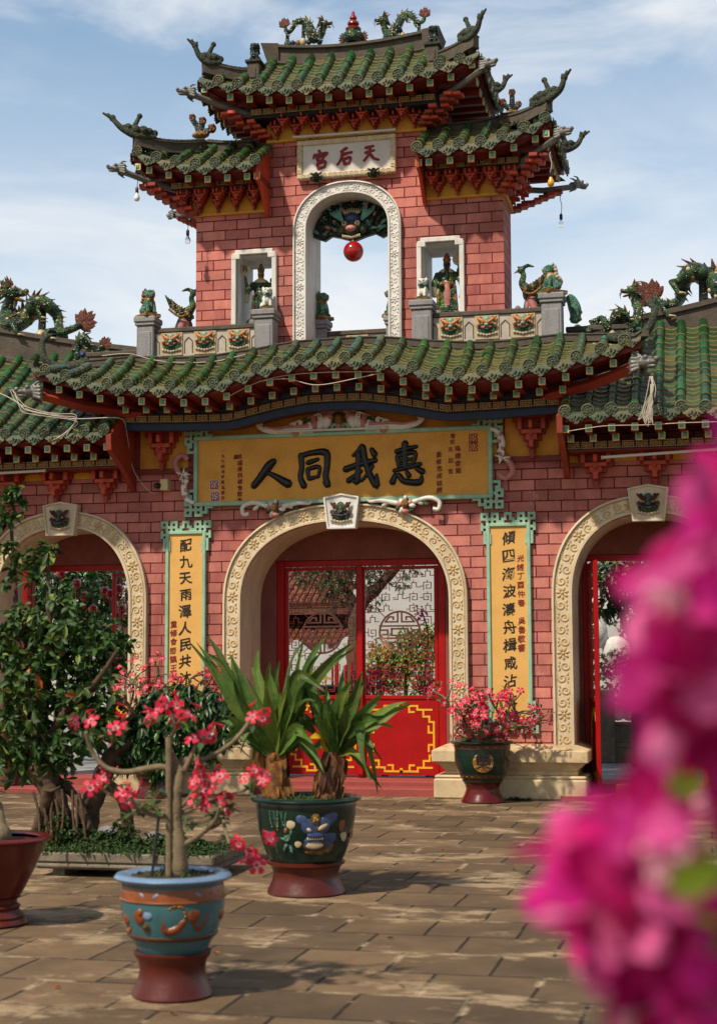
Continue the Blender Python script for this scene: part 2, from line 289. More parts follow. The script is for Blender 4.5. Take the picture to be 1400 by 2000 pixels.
def worn_edges():
    # limewash left along some slab edges and a second, darker stain layer on the courtyard paving
    N = pt.nodes; L = pt.links.new; b = N['Principled BSDF']; src = b.inputs['Base Color'].links[0].from_socket
    tcn = N.new('ShaderNodeTexCoord'); n1 = N.new('ShaderNodeTexNoise'); n1.inputs['Scale'].default_value = 1.6; n1.inputs['Detail'].default_value = 9; n1.inputs['Roughness'].default_value = 0.7; L(tcn.outputs['Object'], n1.inputs['Vector'])
    r1 = N.new('ShaderNodeMapRange'); r1.inputs['From Min'].default_value = 0.54; r1.inputs['From Max'].default_value = 0.60; L(n1.outputs[0], r1.inputs['Value'])
    br2 = N.new('ShaderNodeTexBrick'); br2.offset = 0.5
    for k, v in (('Scale', 1.0), ('Brick Width', 0.57), ('Row Height', 0.575), ('Mortar Size', 0.035), ('Mortar Smooth', 1.0)): br2.inputs[k].default_value = v
    L(pbr.inputs['Vector'].links[0].from_socket, br2.inputs['Vector'])
    k = N.new('ShaderNodeMath'); k.operation = 'MULTIPLY'; L(br2.outputs['Fac'], k.inputs[0]); L(r1.outputs[0], k.inputs[1])
    k2 = N.new('ShaderNodeMath'); k2.operation = 'MULTIPLY'; k2.inputs[1].default_value = 0.75; L(k.outputs[0], k2.inputs[0])
    m = N.new('ShaderNodeMix'); m.data_type = 'RGBA'; L(k2.outputs[0], m.inputs[0]); L(src, m.inputs[6]); m.inputs[7].default_value = (*lin('#b8a284'), 1)
    n2 = N.new('ShaderNodeTexNoise'); n2.inputs['Scale'].default_value = 2.2; n2.inputs['Detail'].default_value = 9; n2.inputs['Roughness'].default_value = 0.75; L(tcn.outputs['Object'], n2.inputs['Vector'])
    r2 = N.new('ShaderNodeMapRange'); r2.inputs['From Min'].default_value = 0.5; r2.inputs['From Max'].default_value = 0.75; r2.inputs['To Max'].default_value = 0.6; L(n2.outputs[0], r2.inputs['Value'])
    m2 = N.new('ShaderNodeMix'); m2.data_type = 'RGBA'; L(r2.outputs[0], m2.inputs[0]); L(m.outputs[2], m2.inputs[6]); m2.inputs[7].default_value = (*lin('#4a3b2d'), 1)
    L(m2.outputs[2], b.inputs['Base Color'])
worn_edges()
# ------------------------------------------------------------------ mesh helpers
class MB:
    def __init__(s): s.v = []; s.f = []; s.m = []; s.T = None; s.mi = 0; s.warp = None
    def add(s, vs, fs, mat=None):
        o = len(s.v)
        for p in vs:
            p = Vector(p)
            if s.warp: p = Vector(s.warp(p))
            if s.T is not None: p = s.T @ p
            s.v.append(p)
        k = s.mi if mat is None else mat
        for i, f in enumerate(fs):
            s.f.append(tuple(o + j for j in f)); s.m.append(k if isinstance(k, int) else k[i])
        return s
    def box(s, x0, x1, y0, y1, z0, z1, mat=None):
        return s.add([(x0, y0, z0), (x1, y0, z0), (x1, y1, z0), (x0, y1, z0), (x0, y0, z1), (x1, y0, z1), (x1, y1, z1), (x0, y1, z1)],
                     [(0, 3, 2, 1), (4, 5, 6, 7), (0, 1, 5, 4), (1, 2, 6, 5), (2, 3, 7, 6), (3, 0, 4, 7)], mat)
    def cbox(s, x0, x1, y0, y1, z0, z1, c=0.012, mat=None):   # box with chamfered edges
        v = []; idx = {}
        for i, X in enumerate((x0, x1)):
            for j, Y in enumerate((y0, y1)):
                for k, Z in enumerate((z0, z1)):
                    sx, sy, sz = (1 if i == 0 else -1), (1 if j == 0 else -1), (1 if k == 0 else -1)
                    for a in range(3):
                        d = [c * sx, c * sy, c * sz]; d[a] = 0
                        idx[(i, j, k, a)] = len(v); v.append((X + d[0], Y + d[1], Z + d[2]))
        f = []
        for a in range(3):
            for e in (0, 1):
                q = []
                for (u, w) in ((0, 0), (1, 0), (1, 1), (0, 1)):
                    t = [0, 0, 0]; t[a] = e; t[(a + 1) % 3] = u; t[(a + 2) % 3] = w
                    q.append(idx[(*t, a)])
                f.append(tuple(q) if e else tuple(reversed(q)))
        for a in range(3):
            b, d = (a + 1) % 3, (a + 2) % 3
            for u in (0, 1):
                for w in (0, 1):
                    t0 = [0, 0, 0]; t0[b] = u; t0[d] = w; t1 = list(t0); t1[a] = 1
                    q = (idx[(*t0, b)], idx[(*t1, b)], idx[(*t1, d)], idx[(*t0, d)])
                    f.append(q if (u != w) else tuple(reversed(q)))
        for i in (0, 1):
            for j in (0, 1):
                for k in (0, 1):
                    q = (idx[(i, j, k, 0)], idx[(i, j, k, 1)], idx[(i, j, k, 2)])
                    f.append(q if (i + j + k) % 2 else tuple(reversed(q)))
        return s.add(v, f, mat)
    def grid(s, rows, mat=None, closed=False):
        n = len(rows[0]); vs = [p for r in rows for p in r]; fs = []
        for i in range(len(rows) - 1):
            for j in range(n if closed else n - 1):
                k = (j + 1) % n
                fs.append((i * n + j, i * n + k, (i + 1) * n + k, (i + 1) * n + j))
        return s.add(vs, fs, mat)
    def tube(s, pts, rad, n=8, mat=None, cap=True, fx=1.0, fy=1.0, up=None):
        pts = [Vector(p) for p in pts]; m = len(pts)
        if not hasattr(rad, '__len__'): rad = [rad] * m
        rows = []; pu = Vector(up) if up else None
        for i, p in enumerate(pts):
            t = (pts[min(i + 1, m - 1)] - pts[max(i - 1, 0)])
            if t.length < 1e-9: t = Vector((0, 0, 1))
            t.normalize()
            if pu is None:
                pu = Vector((0, 0, 1)) if abs(t.z) < 0.9 else Vector((0, -1, 0))
            a = t.cross(pu)
            if a.length < 1e-6: a = t.orthogonal()
            a.normalize(); b = a.cross(t); b.normalize(); pu = b
            rows.append([p + (a * math.cos(q) * fx + b * math.sin(q) * fy) * rad[i] for q in [2 * math.pi * k / n for k in range(n)]])
        o = len(rows)
        vs = [p for r in rows for p in r]; fs = []
        for i in range(o - 1):
            for j in range(n):
                k = (j + 1) % n; fs.append((i * n + j, i * n + k, (i + 1) * n + k, (i + 1) * n + j))
        if cap:
            fs.append(tuple(reversed(range(n)))); fs.append(tuple(range((o - 1) * n, o * n)))
        return s.add(vs, fs, mat)
    def lathe(s, prof, n=24, mat=None, c=(0, 0, 0), ax=None, mats=None):
        c = Vector(c)
        if ax is None: A, B, D = Vector((1, 0, 0)), Vector((0, 1, 0)), Vector((0, 0, 1))
        else:
            D = Vector(ax).normalized(); A = D.orthogonal().normalized() if abs(D.z) > 0.99 else D.cross(Vector((0, 0, 1))).normalized(); B = D.cross(A)
        vs = []; fs = []; ml = []
        for r, z in prof:
            for k in range(n):
                q = 2 * math.pi * k / n; vs.append(c + (A * math.cos(q) + B * math.sin(q)) * max(r, 1e-5) + D * z)
        for i in range(len(prof) - 1):
            for j in range(n):
                k = (j + 1) % n; fs.append((i * n + j, i * n + k, (i + 1) * n + k, (i + 1) * n + j)); ml.append(mats[i] if mats else (s.mi if mat is None else mat))
        return s.add(vs, fs, ml)
    def ball(s, c, r, mat=None, n=12, m=8, rot=None):
        if not hasattr(r, '__len__'): r = (r, r, r)
        c = Vector(c); vs = []; fs = []
        for i in range(m + 1):
            th = math.pi * i / m
            for j in range(n):
                ph = 2 * math.pi * j / n
                p = Vector((math.sin(th) * math.cos(ph) * r[0], math.sin(th) * math.sin(ph) * r[1], math.cos(th) * r[2]))
                if rot is not None: p = rot @ p
                vs.append(c + p)
        for i in range(m):
            for j in range(n):
                k = (j + 1) % n; fs.append((i * n + j, (i + 1) * n + j, (i + 1) * n + k, i * n + k))
        return s.add(vs, fs, mat)
    def prism(s, poly, y0, y1, mat=None):                      # outline in x, z pushed along y
        n = len(poly); a = sum(poly[i][0] * poly[(i + 1) % n][1] - poly[(i + 1) % n][0] * poly[i][1] for i in range(n))
        if a < 0: poly = poly[::-1]
        vs = [(x, y0, z) for x, z in poly] + [(x, y1, z) for x, z in poly]
        fs = [tuple(range(n)), tuple(range(2 * n - 1, n - 1, -1))]
        fs += [(i + n, (i + 1) % n + n, (i + 1) % n, i) for i in range(n)]
        return s.add(vs, fs, mat)
    def bitmap(s, rows, x0, z1, cell, y0, y1, mat=None, cx=None):   # '#' cells as one raised sheet
        cz = cell; cx = cx or cell; H = len(rows); Wd = max(len(r) for r in rows)
        on = lambda i, j: 0 <= i < H and 0 <= j < len(rows[i]) and rows[i][j] == '#'
        for i in range(H):
            for j in range(len(rows[i])):
                if not on(i, j): continue
                xa, xb, za, zb = x0 + j * cx, x0 + (j + 1) * cx, z1 - (i + 1) * cz, z1 - i * cz
                s.add([(xa, y0, za), (xb, y0, za), (xb, y0, zb), (xa, y0, zb)], [(0, 1, 2, 3)], mat)
                if not on(i, j - 1): s.add([(xa, y1, za), (xa, y0, za), (xa, y0, zb), (xa, y1, zb)], [(0, 1, 2, 3)], mat)
                if not on(i, j + 1): s.add([(xb, y0, za), (xb, y1, za), (xb, y1, zb), (xb, y0, zb)], [(0, 1, 2, 3)], mat)
                if not on(i - 1, j): s.add([(xa, y0, zb), (xb, y0, zb), (xb, y1, zb), (xa, y1, zb)], [(0, 1, 2, 3)], mat)
                if not on(i + 1, j): s.add([(xa, y1, za), (xb, y1, za), (xb, y0, za), (xa, y0, za)], [(0, 1, 2, 3)], mat)
        return s
    def rods(s, path, w, y, d, mat=None):                      # square rod along a right-angled path in x, z
        j = random.uniform(-0.0008, 0.0008)
        for i in range(len(path) - 1):
            (ax, az), (bx, bz) = path[i], path[i + 1]
            L = math.hypot(bx - ax, bz - az)
            if L < 1e-6: continue
            ux, uz = (bx - ax) / L, (bz - az) / L; e = w / 2
            last = i == len(path) - 2
            p = (ax - ux * e, az - uz * e); q = (bx + ux * (e if last else -e), bz + uz * (e if last else -e))
            nx, nz = -uz * e, ux * e
            s.prism([(p[0] + nx, p[1] + nz), (p[0] - nx, p[1] - nz), (q[0] - nx, q[1] - nz), (q[0] + nx, q[1] + nz)], y - d / 2 + j, y + d / 2 + j, mat)
        return s
    def build(s, name, mats, parent=None, smooth=40, label=None):
        me = bpy.data.meshes.new(name); me.from_pydata([tuple(p) for p in s.v], [], s.f)
        for m in (mats if isinstance(mats, (list, tuple)) else [mats]): me.materials.append(MATS[m] if isinstance(m, str) else m)
        me.polygons.foreach_set('material_index', s.m)
        if smooth:
            me.polygons.foreach_set('use_smooth', [True] * len(s.f)); me.update(); me.set_sharp_from_angle(angle=R(smooth))
        me.update()
        o = bpy.data.objects.new(name, me); COL.objects.link(o)
        if parent is not None: o.parent = parent
        if label: o['label'] = label
        return o

def thing(name, label, cat, loc=(0, 0, 0), rz=0.0, group=None, sc=1.0):
    o = bpy.data.objects.new(name, None); COL.objects.link(o); o.empty_display_size = 0.1
    o.location = loc; o.rotation_euler = (0, 0, rz); o.scale = (sc, sc, sc)
    o['label'] = label; o['category'] = cat
    if group: o['group'] = group
    return o
def tag(o, label, cat, group=None, loc=None, rz=None, sc=None):
    o['label'] = label; o['category'] = cat
    if group: o['group'] = group
    if loc is not None: o.location = loc
    if rz is not None: o.rotation_euler = (0, 0, rz)
    if sc is not None: o.scale = (sc, sc, sc) if not hasattr(sc, '__len__') else sc
    return o
def dup(root, loc=None, rz=None, label=None, group=None, sc=None, parent=None):
    c = root.copy(); COL.objects.link(c)
    if parent is not None: c.parent = parent
    if loc is not None: c.location = loc
    if rz is not None: c.rotation_euler = (0, 0, rz)
    if sc is not None: c.scale = sc if hasattr(sc, '__len__') else (sc, sc, sc)
    if label: c['label'] = label
    if group: c['group'] = group
    for ch in root.children: dup(ch, parent=c)
    return c

def sculpt(name, blobs, mats, parent=None, voxel=0.012, smooth_it=2, label=None):
    """blobs: (centre, radii, material index, rotation or None) or ('tube', pts, radii, material).  Joined into one continuous skin."""
    mb = MB(); cen = []
    for b in blobs:
        if b[0] == 'tube':
            mb.tube(b[1], b[2], 10, 0)
            rr = b[2] if hasattr(b[2], '__len__') else [b[2]] * len(b[1])
            for i in range(len(b[1])):
                cen.append((Vector(b[1][i]), (rr[i],) * 3, b[3], None))
                if i: cen.append(((Vector(b[1][i]) + Vector(b[1][i - 1])) / 2, ((rr[i] + rr[i - 1]) / 2,) * 3, b[3], None))
        else:
            rot = b[3] if len(b) > 3 else None
            rr = b[1] if hasattr(b[1], '__len__') else (b[1],) * 3
            mb.ball(b[0], rr, 0, 16, 10, rot); cen.append((Vector(b[0]), rr, b[2], rot.inverted() if rot is not None else None))
    o = mb.build(name, mats[:1], None, 0)
    md = o.modifiers.new('r', 'REMESH'); md.mode = 'VOXEL'; md.voxel_size = voxel; md.use_smooth_shade = True
    m2 = o.modifiers.new('s', 'SMOOTH'); m2.iterations = smooth_it; m2.factor = 0.5
    dg = bpy.context.evaluated_depsgraph_get(); me = bpy.data.meshes.new_from_object(o.evaluated_get(dg))
    old = o.data; o.modifiers.clear(); o.data = me; me.name = name; bpy.data.meshes.remove(old)
    me.materials.clear()
    for m in mats: me.materials.append(MATS[m])
    if len(mats) > 1:
        P = np.empty(len(me.polygons) * 3); me.polygons.foreach_get('center', P); P = P.reshape(-1, 3)
        best = np.full(len(P), 1e9); idx = np.zeros(len(P), int)
        for c, r, k, inv in cen:
            d = P - np.array(c)
            if inv is not None: d = d @ np.array(inv.to_3x3()).T
            q = np.sqrt(((d / np.array(r)) ** 2).sum(1)); q = (q - 1) * min(r)
            w = q < best; best[w] = q[w]; idx[w] = k
        me.polygons.foreach_set('material_index', idx.tolist())
    me.polygons.foreach_set('use_smooth', [True] * len(me.polygons)); me.update()
    if parent is not None: o.parent = parent
    if label: o['label'] = label
    return o

def catmull(P, k=6):
    P = [Vector(p) for p in P]; out = []
    for i in range(len(P) - 1):
        a, b, c, d = P[max(i - 1, 0)], P[i], P[i + 1], P[min(i + 2, len(P) - 1)]
        for j in range(k):
            t = j / k; out.append(0.5 * ((2 * b) + (c - a) * t + (2 * a - 5 * b + 4 * c - d) * t * t + (3 * b - a - 3 * c + d) * t ** 3))
    out.append(P[-1]); return out
def lerp(a, b, t): return a + (b - a) * t
def interp(xs, ys):
    return lambda x: float(np.interp(x, xs, ys))
def smooth_interp(xs, ys):
    X = np.linspace(xs[0], xs[-1], 400); Y = np.interp(X, xs, ys); k = np.hanning(41); k /= k.sum()
    Yp = np.pad(Y, 20, mode='reflect', reflect_type='odd'); Y = np.convolve(Yp, k, 'valid')
    return lambda x: float(np.interp(x, X, Y))
# where a point of the photograph lies on an upright plane y = Y, or on the ground
_f = Vector((-math.sin(YAW) * math.cos(PITCH), math.cos(YAW) * math.cos(PITCH), math.sin(PITCH)))
_r0 = Vector((math.cos(YAW), math.sin(YAW), 0)); _u0 = _r0.cross(_f)
_r = _r0 * math.cos(ROLL) - _u0 * math.sin(ROLL); _u = _u0 * math.cos(ROLL) + _r0 * math.sin(ROLL)
def at(px, py, Y=0.0):
    d = _f + _r * ((px - 700) / 3000) - _u * ((py - 1000) / 3000); return CAM_POS + d * ((Y - CAM_POS.y) / d.y)
def on_ground(px, py, Z=0.0):
    d = _f + _r * ((px - 700) / 3000) - _u * ((py - 1000) / 3000); return CAM_POS + d * ((Z - CAM_POS.z) / d.z)

# text and brush writing: mesh pieces appended to a builder, on the plane y, upright, facing -y
def glyph_mesh(ch, cache={}):
    if ch not in cache:
        c = bpy.data.curves.new('writing', 'FONT'); c.body = ch; c.extrude = 0.02; c.offset = 0.012; c.resolution_u = 3
        o = bpy.data.objects.new('writing', c); COL.objects.link(o)
        dg = bpy.context.evaluated_depsgraph_get(); me = bpy.data.meshes.new_from_object(o.evaluated_get(dg))
        vs = [v.co.copy() for v in me.vertices]; fs = [tuple(p.vertices) for p in me.polygons]
        bpy.data.objects.remove(o); bpy.data.curves.remove(c); bpy.data.meshes.remove(me)
        cx = sum(v.x for v in vs) / len(vs)
        x0, x1 = min(v.x for v in vs), max(v.x for v in vs); y0, y1 = min(v.y for v in vs), max(v.y for v in vs)
        vs = [Vector((v.x - (x0 + x1) / 2, v.y - (y0 + y1) / 2, v.z)) for v in vs]; cache[ch] = (vs, fs)
    return cache[ch]
def write(mb, ch, x, z, y, size, mat=None, brush=0.0, thick=0.006, T=None):
    vs, fs = glyph_mesh(ch); out = []; ph = random.uniform(0, 6)
    for v in vs:
        u, w = v.x, v.y
        if brush:
            w2 = w + brush * 0.14 * u + brush * 0.03 * math.sin(5 * u + ph); u2 = u + brush * 0.05 * math.sin(4 * w + ph) - brush * 0.05 * w
            u, w = u2, w2
        out.append((x + u * size, y - v.z / 0.02 * thick, z + w * size))
    mb.add(out, fs, mat)
def stroke(mb, pts, rad, o, s, y, mat=None, flat=0.55):
    """one brush stroke: pixel points -> raised rounded stroke; o = (x0, z0, px0, py0), s = metres per pixel"""
    P = [Vector((o[0] + (px - o[2]) * s, y + random.uniform(-0.002, 0.002), o[1] - (py - o[3]) * s)) for px, py in pts]
    P = catmull(P, 5); n = len(P)
    if not hasattr(rad, '__len__'): rad = [rad * 0.9, rad, rad * 0.8, rad * 0.75]
    rr = [float(np.interp(i / (n - 1), np.linspace(0, 1, len(rad)), rad)) * s for i in range(n)]
    d0 = (P[0] - P[1]).normalized() * rr[0] * 0.7; d1 = (P[-1] - P[-2]).normalized() * rr[-1] * 0.7
    P = [P[0] + d0] + P + [P[-1] + d1]; rr = [rr[0] * 0.45] + rr + [rr[-1] * 0.45]
    mb.tube(P, rr, 10, mat, True, 1.0, flat, up=(0, -1, 0))
# ------------------------------------------------------------------ ground
g = MB(); g.box(-400, 400, -400, 0.86, -0.5, 0.0)
ground = g.build('courtyard_ground', 'paving', None, 0); ground['kind'] = 'structure'
g = MB(); g.box(-400, 400, 0.86, 800, -0.5, 0.012)
ground2 = g.build('inner_courtyard_ground', 'inner_paving', None, 0); ground2['kind'] = 'structure'

# ------------------------------------------------------------------ the gate
gate = thing('temple_gate', 'pink brick three-arched temple gate with tiered green tiled roofs', 'gate')
def sell(dx, a, b, p=2.3):
    t = min(1.0, abs(dx) / a); return b * (1 - t ** p) ** (1 / p)
def arch_top(xc, a, zs, b, p=2.3): return lambda x: zs + sell(x - xc, a, b, p)
def arch_xs(xc, a, n=28): return [xc - a * math.cos(math.pi * i / n) for i in range(n + 1)]
def wall_arch(mb, x0, x1, z0, z1, y0, y1, ops, mj=1):
    """wall slab with openings (xa, xb, bottom or None, top function, sample xs)"""
    xs = {x0, x1}
    for xa, xb, bt, tp, sm in ops: xs.update([xa, xb]); xs.update(sm)
    xs = sorted(x for x in xs if x0 <= x <= x1); xs = [x for i, x in enumerate(xs) if i == 0 or x - xs[i - 1] > 1e-6]
    for i in range(len(xs) - 1):
        a, b = xs[i], xs[i + 1]; mid = (a + b) / 2; o = [q for q in ops if q[0] < mid < q[1]]
        rng = []
        if o:
            xa, xb, bt, tp, sm = o[0]
            if bt is not None: rng.append(((z0, z0), (bt, bt)))
            rng.append(((tp(a), tp(b)), (z1, z1)))
            mb.add([(a, y0, tp(a)), (b, y0, tp(b)), (b, y1, tp(b)), (a, y1, tp(a))], [(0, 1, 2, 3)], mj)
            if bt is not None: mb.add([(a, y0, bt), (b, y0, bt), (b, y1, bt), (a, y1, bt)], [(3, 2, 1, 0)], mj)
        else: rng.append(((z0, z0), (z1, z1)))
        for (la, lb), (ha, hb) in rng:
            mb.add([(a, y0, la), (b, y0, lb), (b, y0, hb), (a, y0, ha)], [(0, 1, 2, 3)], 0)
            mb.add([(a, y1, la), (b, y1, lb), (b, y1, hb), (a, y1, ha)], [(3, 2, 1, 0)], 0)
    for xa, xb, bt, tp, sm in ops:
        for x, s in ((xa, 1), (xb, -1)):
            zb = z0 if bt is None else bt
            q = [(x, y0, zb), (x, y1, zb), (x, y1, tp(x)), (x, y0, tp(x))]
            mb.add(q, [(0, 1, 2, 3) if s > 0 else (3, 2, 1, 0)], mj)
    for x, s in ((x0, -1), (x1, 1)):
        q = [(x, y0, z0), (x, y1, z0), (x, y1, z1), (x, y0, z1)]; mb.add(q, [(3, 2, 1, 0) if s < 0 else (0, 1, 2, 3)], 0)
    mb.add([(x0, y0, z1), (x1, y0, z1), (x1, y1, z1), (x0, y1, z1)], [(0, 1, 2, 3)], 0)

SIDE_X = 3.88
CA = (0.0, 1.375, 2.45, 1.05); LA = (-SIDE_X, 0.96, 2.45, 1.05); RA = (SIDE_X, 0.96, 2.45, 1.05)
mb = MB()
ops = [(c[0] - c[1], c[0] + c[1], None, arch_top(*c), arch_xs(c[0], c[1])) for c in (LA, CA, RA)]
wall_arch(mb, -6.6, 6.6, 0.0, 4.62, 0.0, 0.86, ops)
mb.box(-2.88, 2.88, 0.0, 0.86, 4.621, 5.75, 0)
mb.build('wall', MT('pink_brick', 'cream_stucco'), gate, 30)
mb = MB()
cst = lambda z: (lambda x: z)
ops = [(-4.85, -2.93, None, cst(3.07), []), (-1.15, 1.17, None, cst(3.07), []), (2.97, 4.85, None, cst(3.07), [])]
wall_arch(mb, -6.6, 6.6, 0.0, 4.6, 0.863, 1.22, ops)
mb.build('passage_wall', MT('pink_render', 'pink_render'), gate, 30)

def scroll(mb, p, ux, uz, s, y, flip=1, r=0.011, turns=1.35, mat=0):
    """flat raised spiral: p centre, (ux, uz) = direction of the stem"""
    pts = []; vx, vz = -uz * flip, ux * flip
    for i in range(19):
        t = i / 18; q = t * turns * 2 * math.pi; rr = s * (1 - t) ** 0.8 * 0.5
        a, b = math.cos(q) * rr, math.sin(q) * rr
        pts.append((p[0] + ux * a + vx * b, y, p[1] + uz * a + vz * b))
    st = [(p[0] + ux * s * 0.5 - vx * s * k * 0.55 + ux * (0.10 * s * k * k), y, p[1] + uz * s * 0.5 - vz * s * k * 0.55 + uz * 0.10 * s * k * k) for k in (1.5, 1.0, 0.5)]
    P = st + pts; n = len(P)
    mb.tube(P, [r * (0.55 + 0.45 * math.sin(math.pi * min(1, (i + 2) / n * 1.1))) for i in range(n)], 6, mat, True, 1, 0.8, up=(0, -1, 0))
def rosette(mb, p, s, y, mat=0, n=7):
    for k in range(n):
        q = 2 * math.pi * k / n + 0.3
        mb.ball((p[0] + math.cos(q) * s * 0.5, y, p[1] + math.sin(q) * s * 0.5), (s * 0.32, 0.012, s * 0.17), mat, 8, 5, Matrix.Rotation(-q, 3, 'Y'))
    mb.ball((p[0], y - 0.004, p[1]), (s * 0.2, 0.014, s * 0.2), mat, 8, 5)
def arch_frame(name, xc, ai, bi, ao, bo, zs, z0, y, mats, parent, proud=0.075, relief='cream_relief', density=0.15, p=2.3):
    P = []; N = 40
    for k in range(9): P.append(((xc - ai, lerp(z0, zs, k / 9)), (xc - ao, lerp(z0, zs, k / 9))))
    for k in range(N + 1):
        q = math.pi * k / N; cx, sz = -math.cos(q), math.sin(q)
        f = lambda a, b: (xc + a * (abs(cx) ** (2 / p)) * (1 if cx > 0 else -1), zs + b * (abs(sz) ** (2 / p)))
        P.append((f(ai, bi), f(ao, bo)))
    for k in range(1, 10): P.append(((xc + ai, lerp(zs, z0, k / 9)), (xc + ao, lerp(zs, z0, k / 9))))
    prof = [(0, 0.0), (0, -proud), (0.13, -proud), (0.17, -proud + 0.02), (0.80, -proud + 0.02), (0.83, -proud + 0.008), (0.86, -proud + 0.02), (0.9, -proud - 0.012), (1, -proud - 0.005), (1, 0.0)]
    mb = MB(); mb.grid([[(lerp(i[0], o[0], u), y + d, lerp(i[1], o[1], u)) for u, d in prof] for i, o in P], 0)
    for e, rv in ((P[0], 0), (P[-1], 1)):
        q = [(lerp(e[0][0], e[1][0], u), y + d, lerp(e[0][1], e[1][1], u)) for u, d in prof]; mb.add(q, [tuple(range(len(q))) if rv else tuple(reversed(range(len(q))))], 0)
    fr = mb.build(name, mats, parent, 35)
    # carved scrollwork in the sunk band
    rel = MB(); mid = [Vector((lerp(i[0], o[0], 0.48), lerp(i[1], o[1], 0.48))) for i, o in P]
    L = [0]
    for k in range(1, len(mid)): L.append(L[-1] + (mid[k] - mid[k - 1]).length)
    n = int(L[-1] / density); w = ao - ai
    for k in range(n):
        sx = (k + 0.5) / n * L[-1]; j = max(1, next((q for q in range(len(L)) if L[q] >= sx), len(L) - 1))
        t = (sx - L[j - 1]) / max(1e-6, L[j] - L[j - 1]); c = mid[j - 1].lerp(mid[j], t); d = (mid[j] - mid[j - 1]).normalized()
        yy = y - proud + 0.018
        if k % 5 == 2:
            rosette(rel, c, w * 0.42, yy)
        else:
            sg = 1 if k % 2 else -1; nx, nz = -d.y * sg, d.x * sg
            scroll(rel, (c.x + nx * w * 0.08, c.y + nz * w * 0.08), nx, nz, w * 0.46, yy, sg, w * 0.05)
            for e in range(3):
                rel.ball((c.x + d.x * (e - 1) * 0.045 - nx * w * (0.20 + 0.03 * (e % 2)), yy, c.y + d.y * (e - 1) * 0.045 - nz * w * (0.2 + 0.03 * (e % 2))), (0.026, 0.01, 0.012), 0, 7, 4, Matrix.Rotation(-math.atan2(d.y, d.x) + 0.5 * sg * (e - 1), 3, 'Y'))
    rel.build('scroll_relief', relief, fr, 50)
    return fr
def mask_mesh():
    """guardian beast face about one unit wide, facing -y; materials: jade, rust, cream, green, blue, ochre"""
    m = MB()
    for k in range(11):                                            # spiky beard
        q = math.pi + math.pi * (k + 0.5) / 11; c = (math.cos(q) * 0.34, 0.0, -0.12 + math.sin(q) * 0.22)
        e = (math.cos(q) * 0.5, -0.02, -0.14 + math.sin(q) * 0.42)
        m.tube([c, e], [0.10, 0.012], 6, 3, True, 1, 0.5, up=(0, -1, 0))
    m.ball((0, 0, -0.04), (0.33, 0.13, 0.28), 3, 14, 9); m.ball((0, -0.05, -0.10), (0.30, 0.12, 0.12), 1, 12, 8)
    m.ball((0, -0.10, 0.24), (0.20, 0.12, 0.22), 0, 12, 8)
    m.ball((0, -0.22, -0.02), (0.13, 0.12, 0.10), 0, 12, 8)
    m.ball((0, -0.14, 0.10), (0.09, 0.12, 0.17), 0, 10, 8)
    for s in (-1, 1):
        m.tube(catmull([(s * 0.06, -0.16, 0.10), (s * 0.22, -0.18, 0.20), (s * 0.42, -0.10, 0.36), (s * 0.50, -0.05, 0.44)], 4), [0.075, 0.09, 0.10, 0.10, 0.095, 0.09, 0.085, 0.075, 0.065, 0.055, 0.042, 0.03, 0.018], 8, 1)
        m.ball((s * 0.19, -0.17, 0.07), (0.075, 0.06, 0.06), 2, 10, 7); m.ball((s * 0.18, -0.225, 0.07), (0.028, 0.02, 0.028), 4, 8, 6)
        m.ball((s * 0.42, -0.06, -0.02), (0.11, 0.08, 0.12), 5, 10, 7); m.ball((s * 0.42, -0.12, -0.02), (0.05, 0.04, 0.055), 3, 8, 6)
        m.tube(catmull([(s * 0.36, -0.12, 0.02), (s * 0.34, -0.19, -0.12), (s * 0.18, -0.22, -0.19), (0, -0.22, -0.17)], 4), 0.024, 8, 4)
        m.ball((s * 0.30, -0.02, 0.36), (0.07, 0.05, 0.10), 3, 8, 6, Matrix.Rotation(s * 0.6, 3, 'Y'))
        m.tube([(s * 0.08, -0.21, -0.17), (s * 0.085, -0.21, -0.24)], [0.025, 0.006], 6, 2)
    m.ball((0, -0.15, -0.20), (0.20, 0.08, 0.06), 0, 10, 6)
    for k in range(7): m.ball(((k - 3) * 0.15, -0.01, -0.50 + 0.03 * abs(k - 3)), (0.085, 0.04, 0.075), 2, 8, 5)
    return m
MASKM = MT('gz_jade', 'gz_rust', 'gz_cream', 'gz_green', 'gz_blue', 'gz_ochre')
mask0 = mask_mesh().build('beast_mask', MASKM, gate, 60)
MASKM2 = MT('mask_jade', 'mask_orange', 'gz_cream', 'gz_jade', 'gz_dark', 'mask_orange')
def put_mask(parent, loc, s, proto=None):
    global mask0
    c = (proto or mask0).copy(); COL.objects.link(c); c.parent = parent; c.location = loc; c.scale = (s, s * 0.8, s); return c
mask1 = mask_mesh().build('beast_mask', MASKM2, gate, 60)

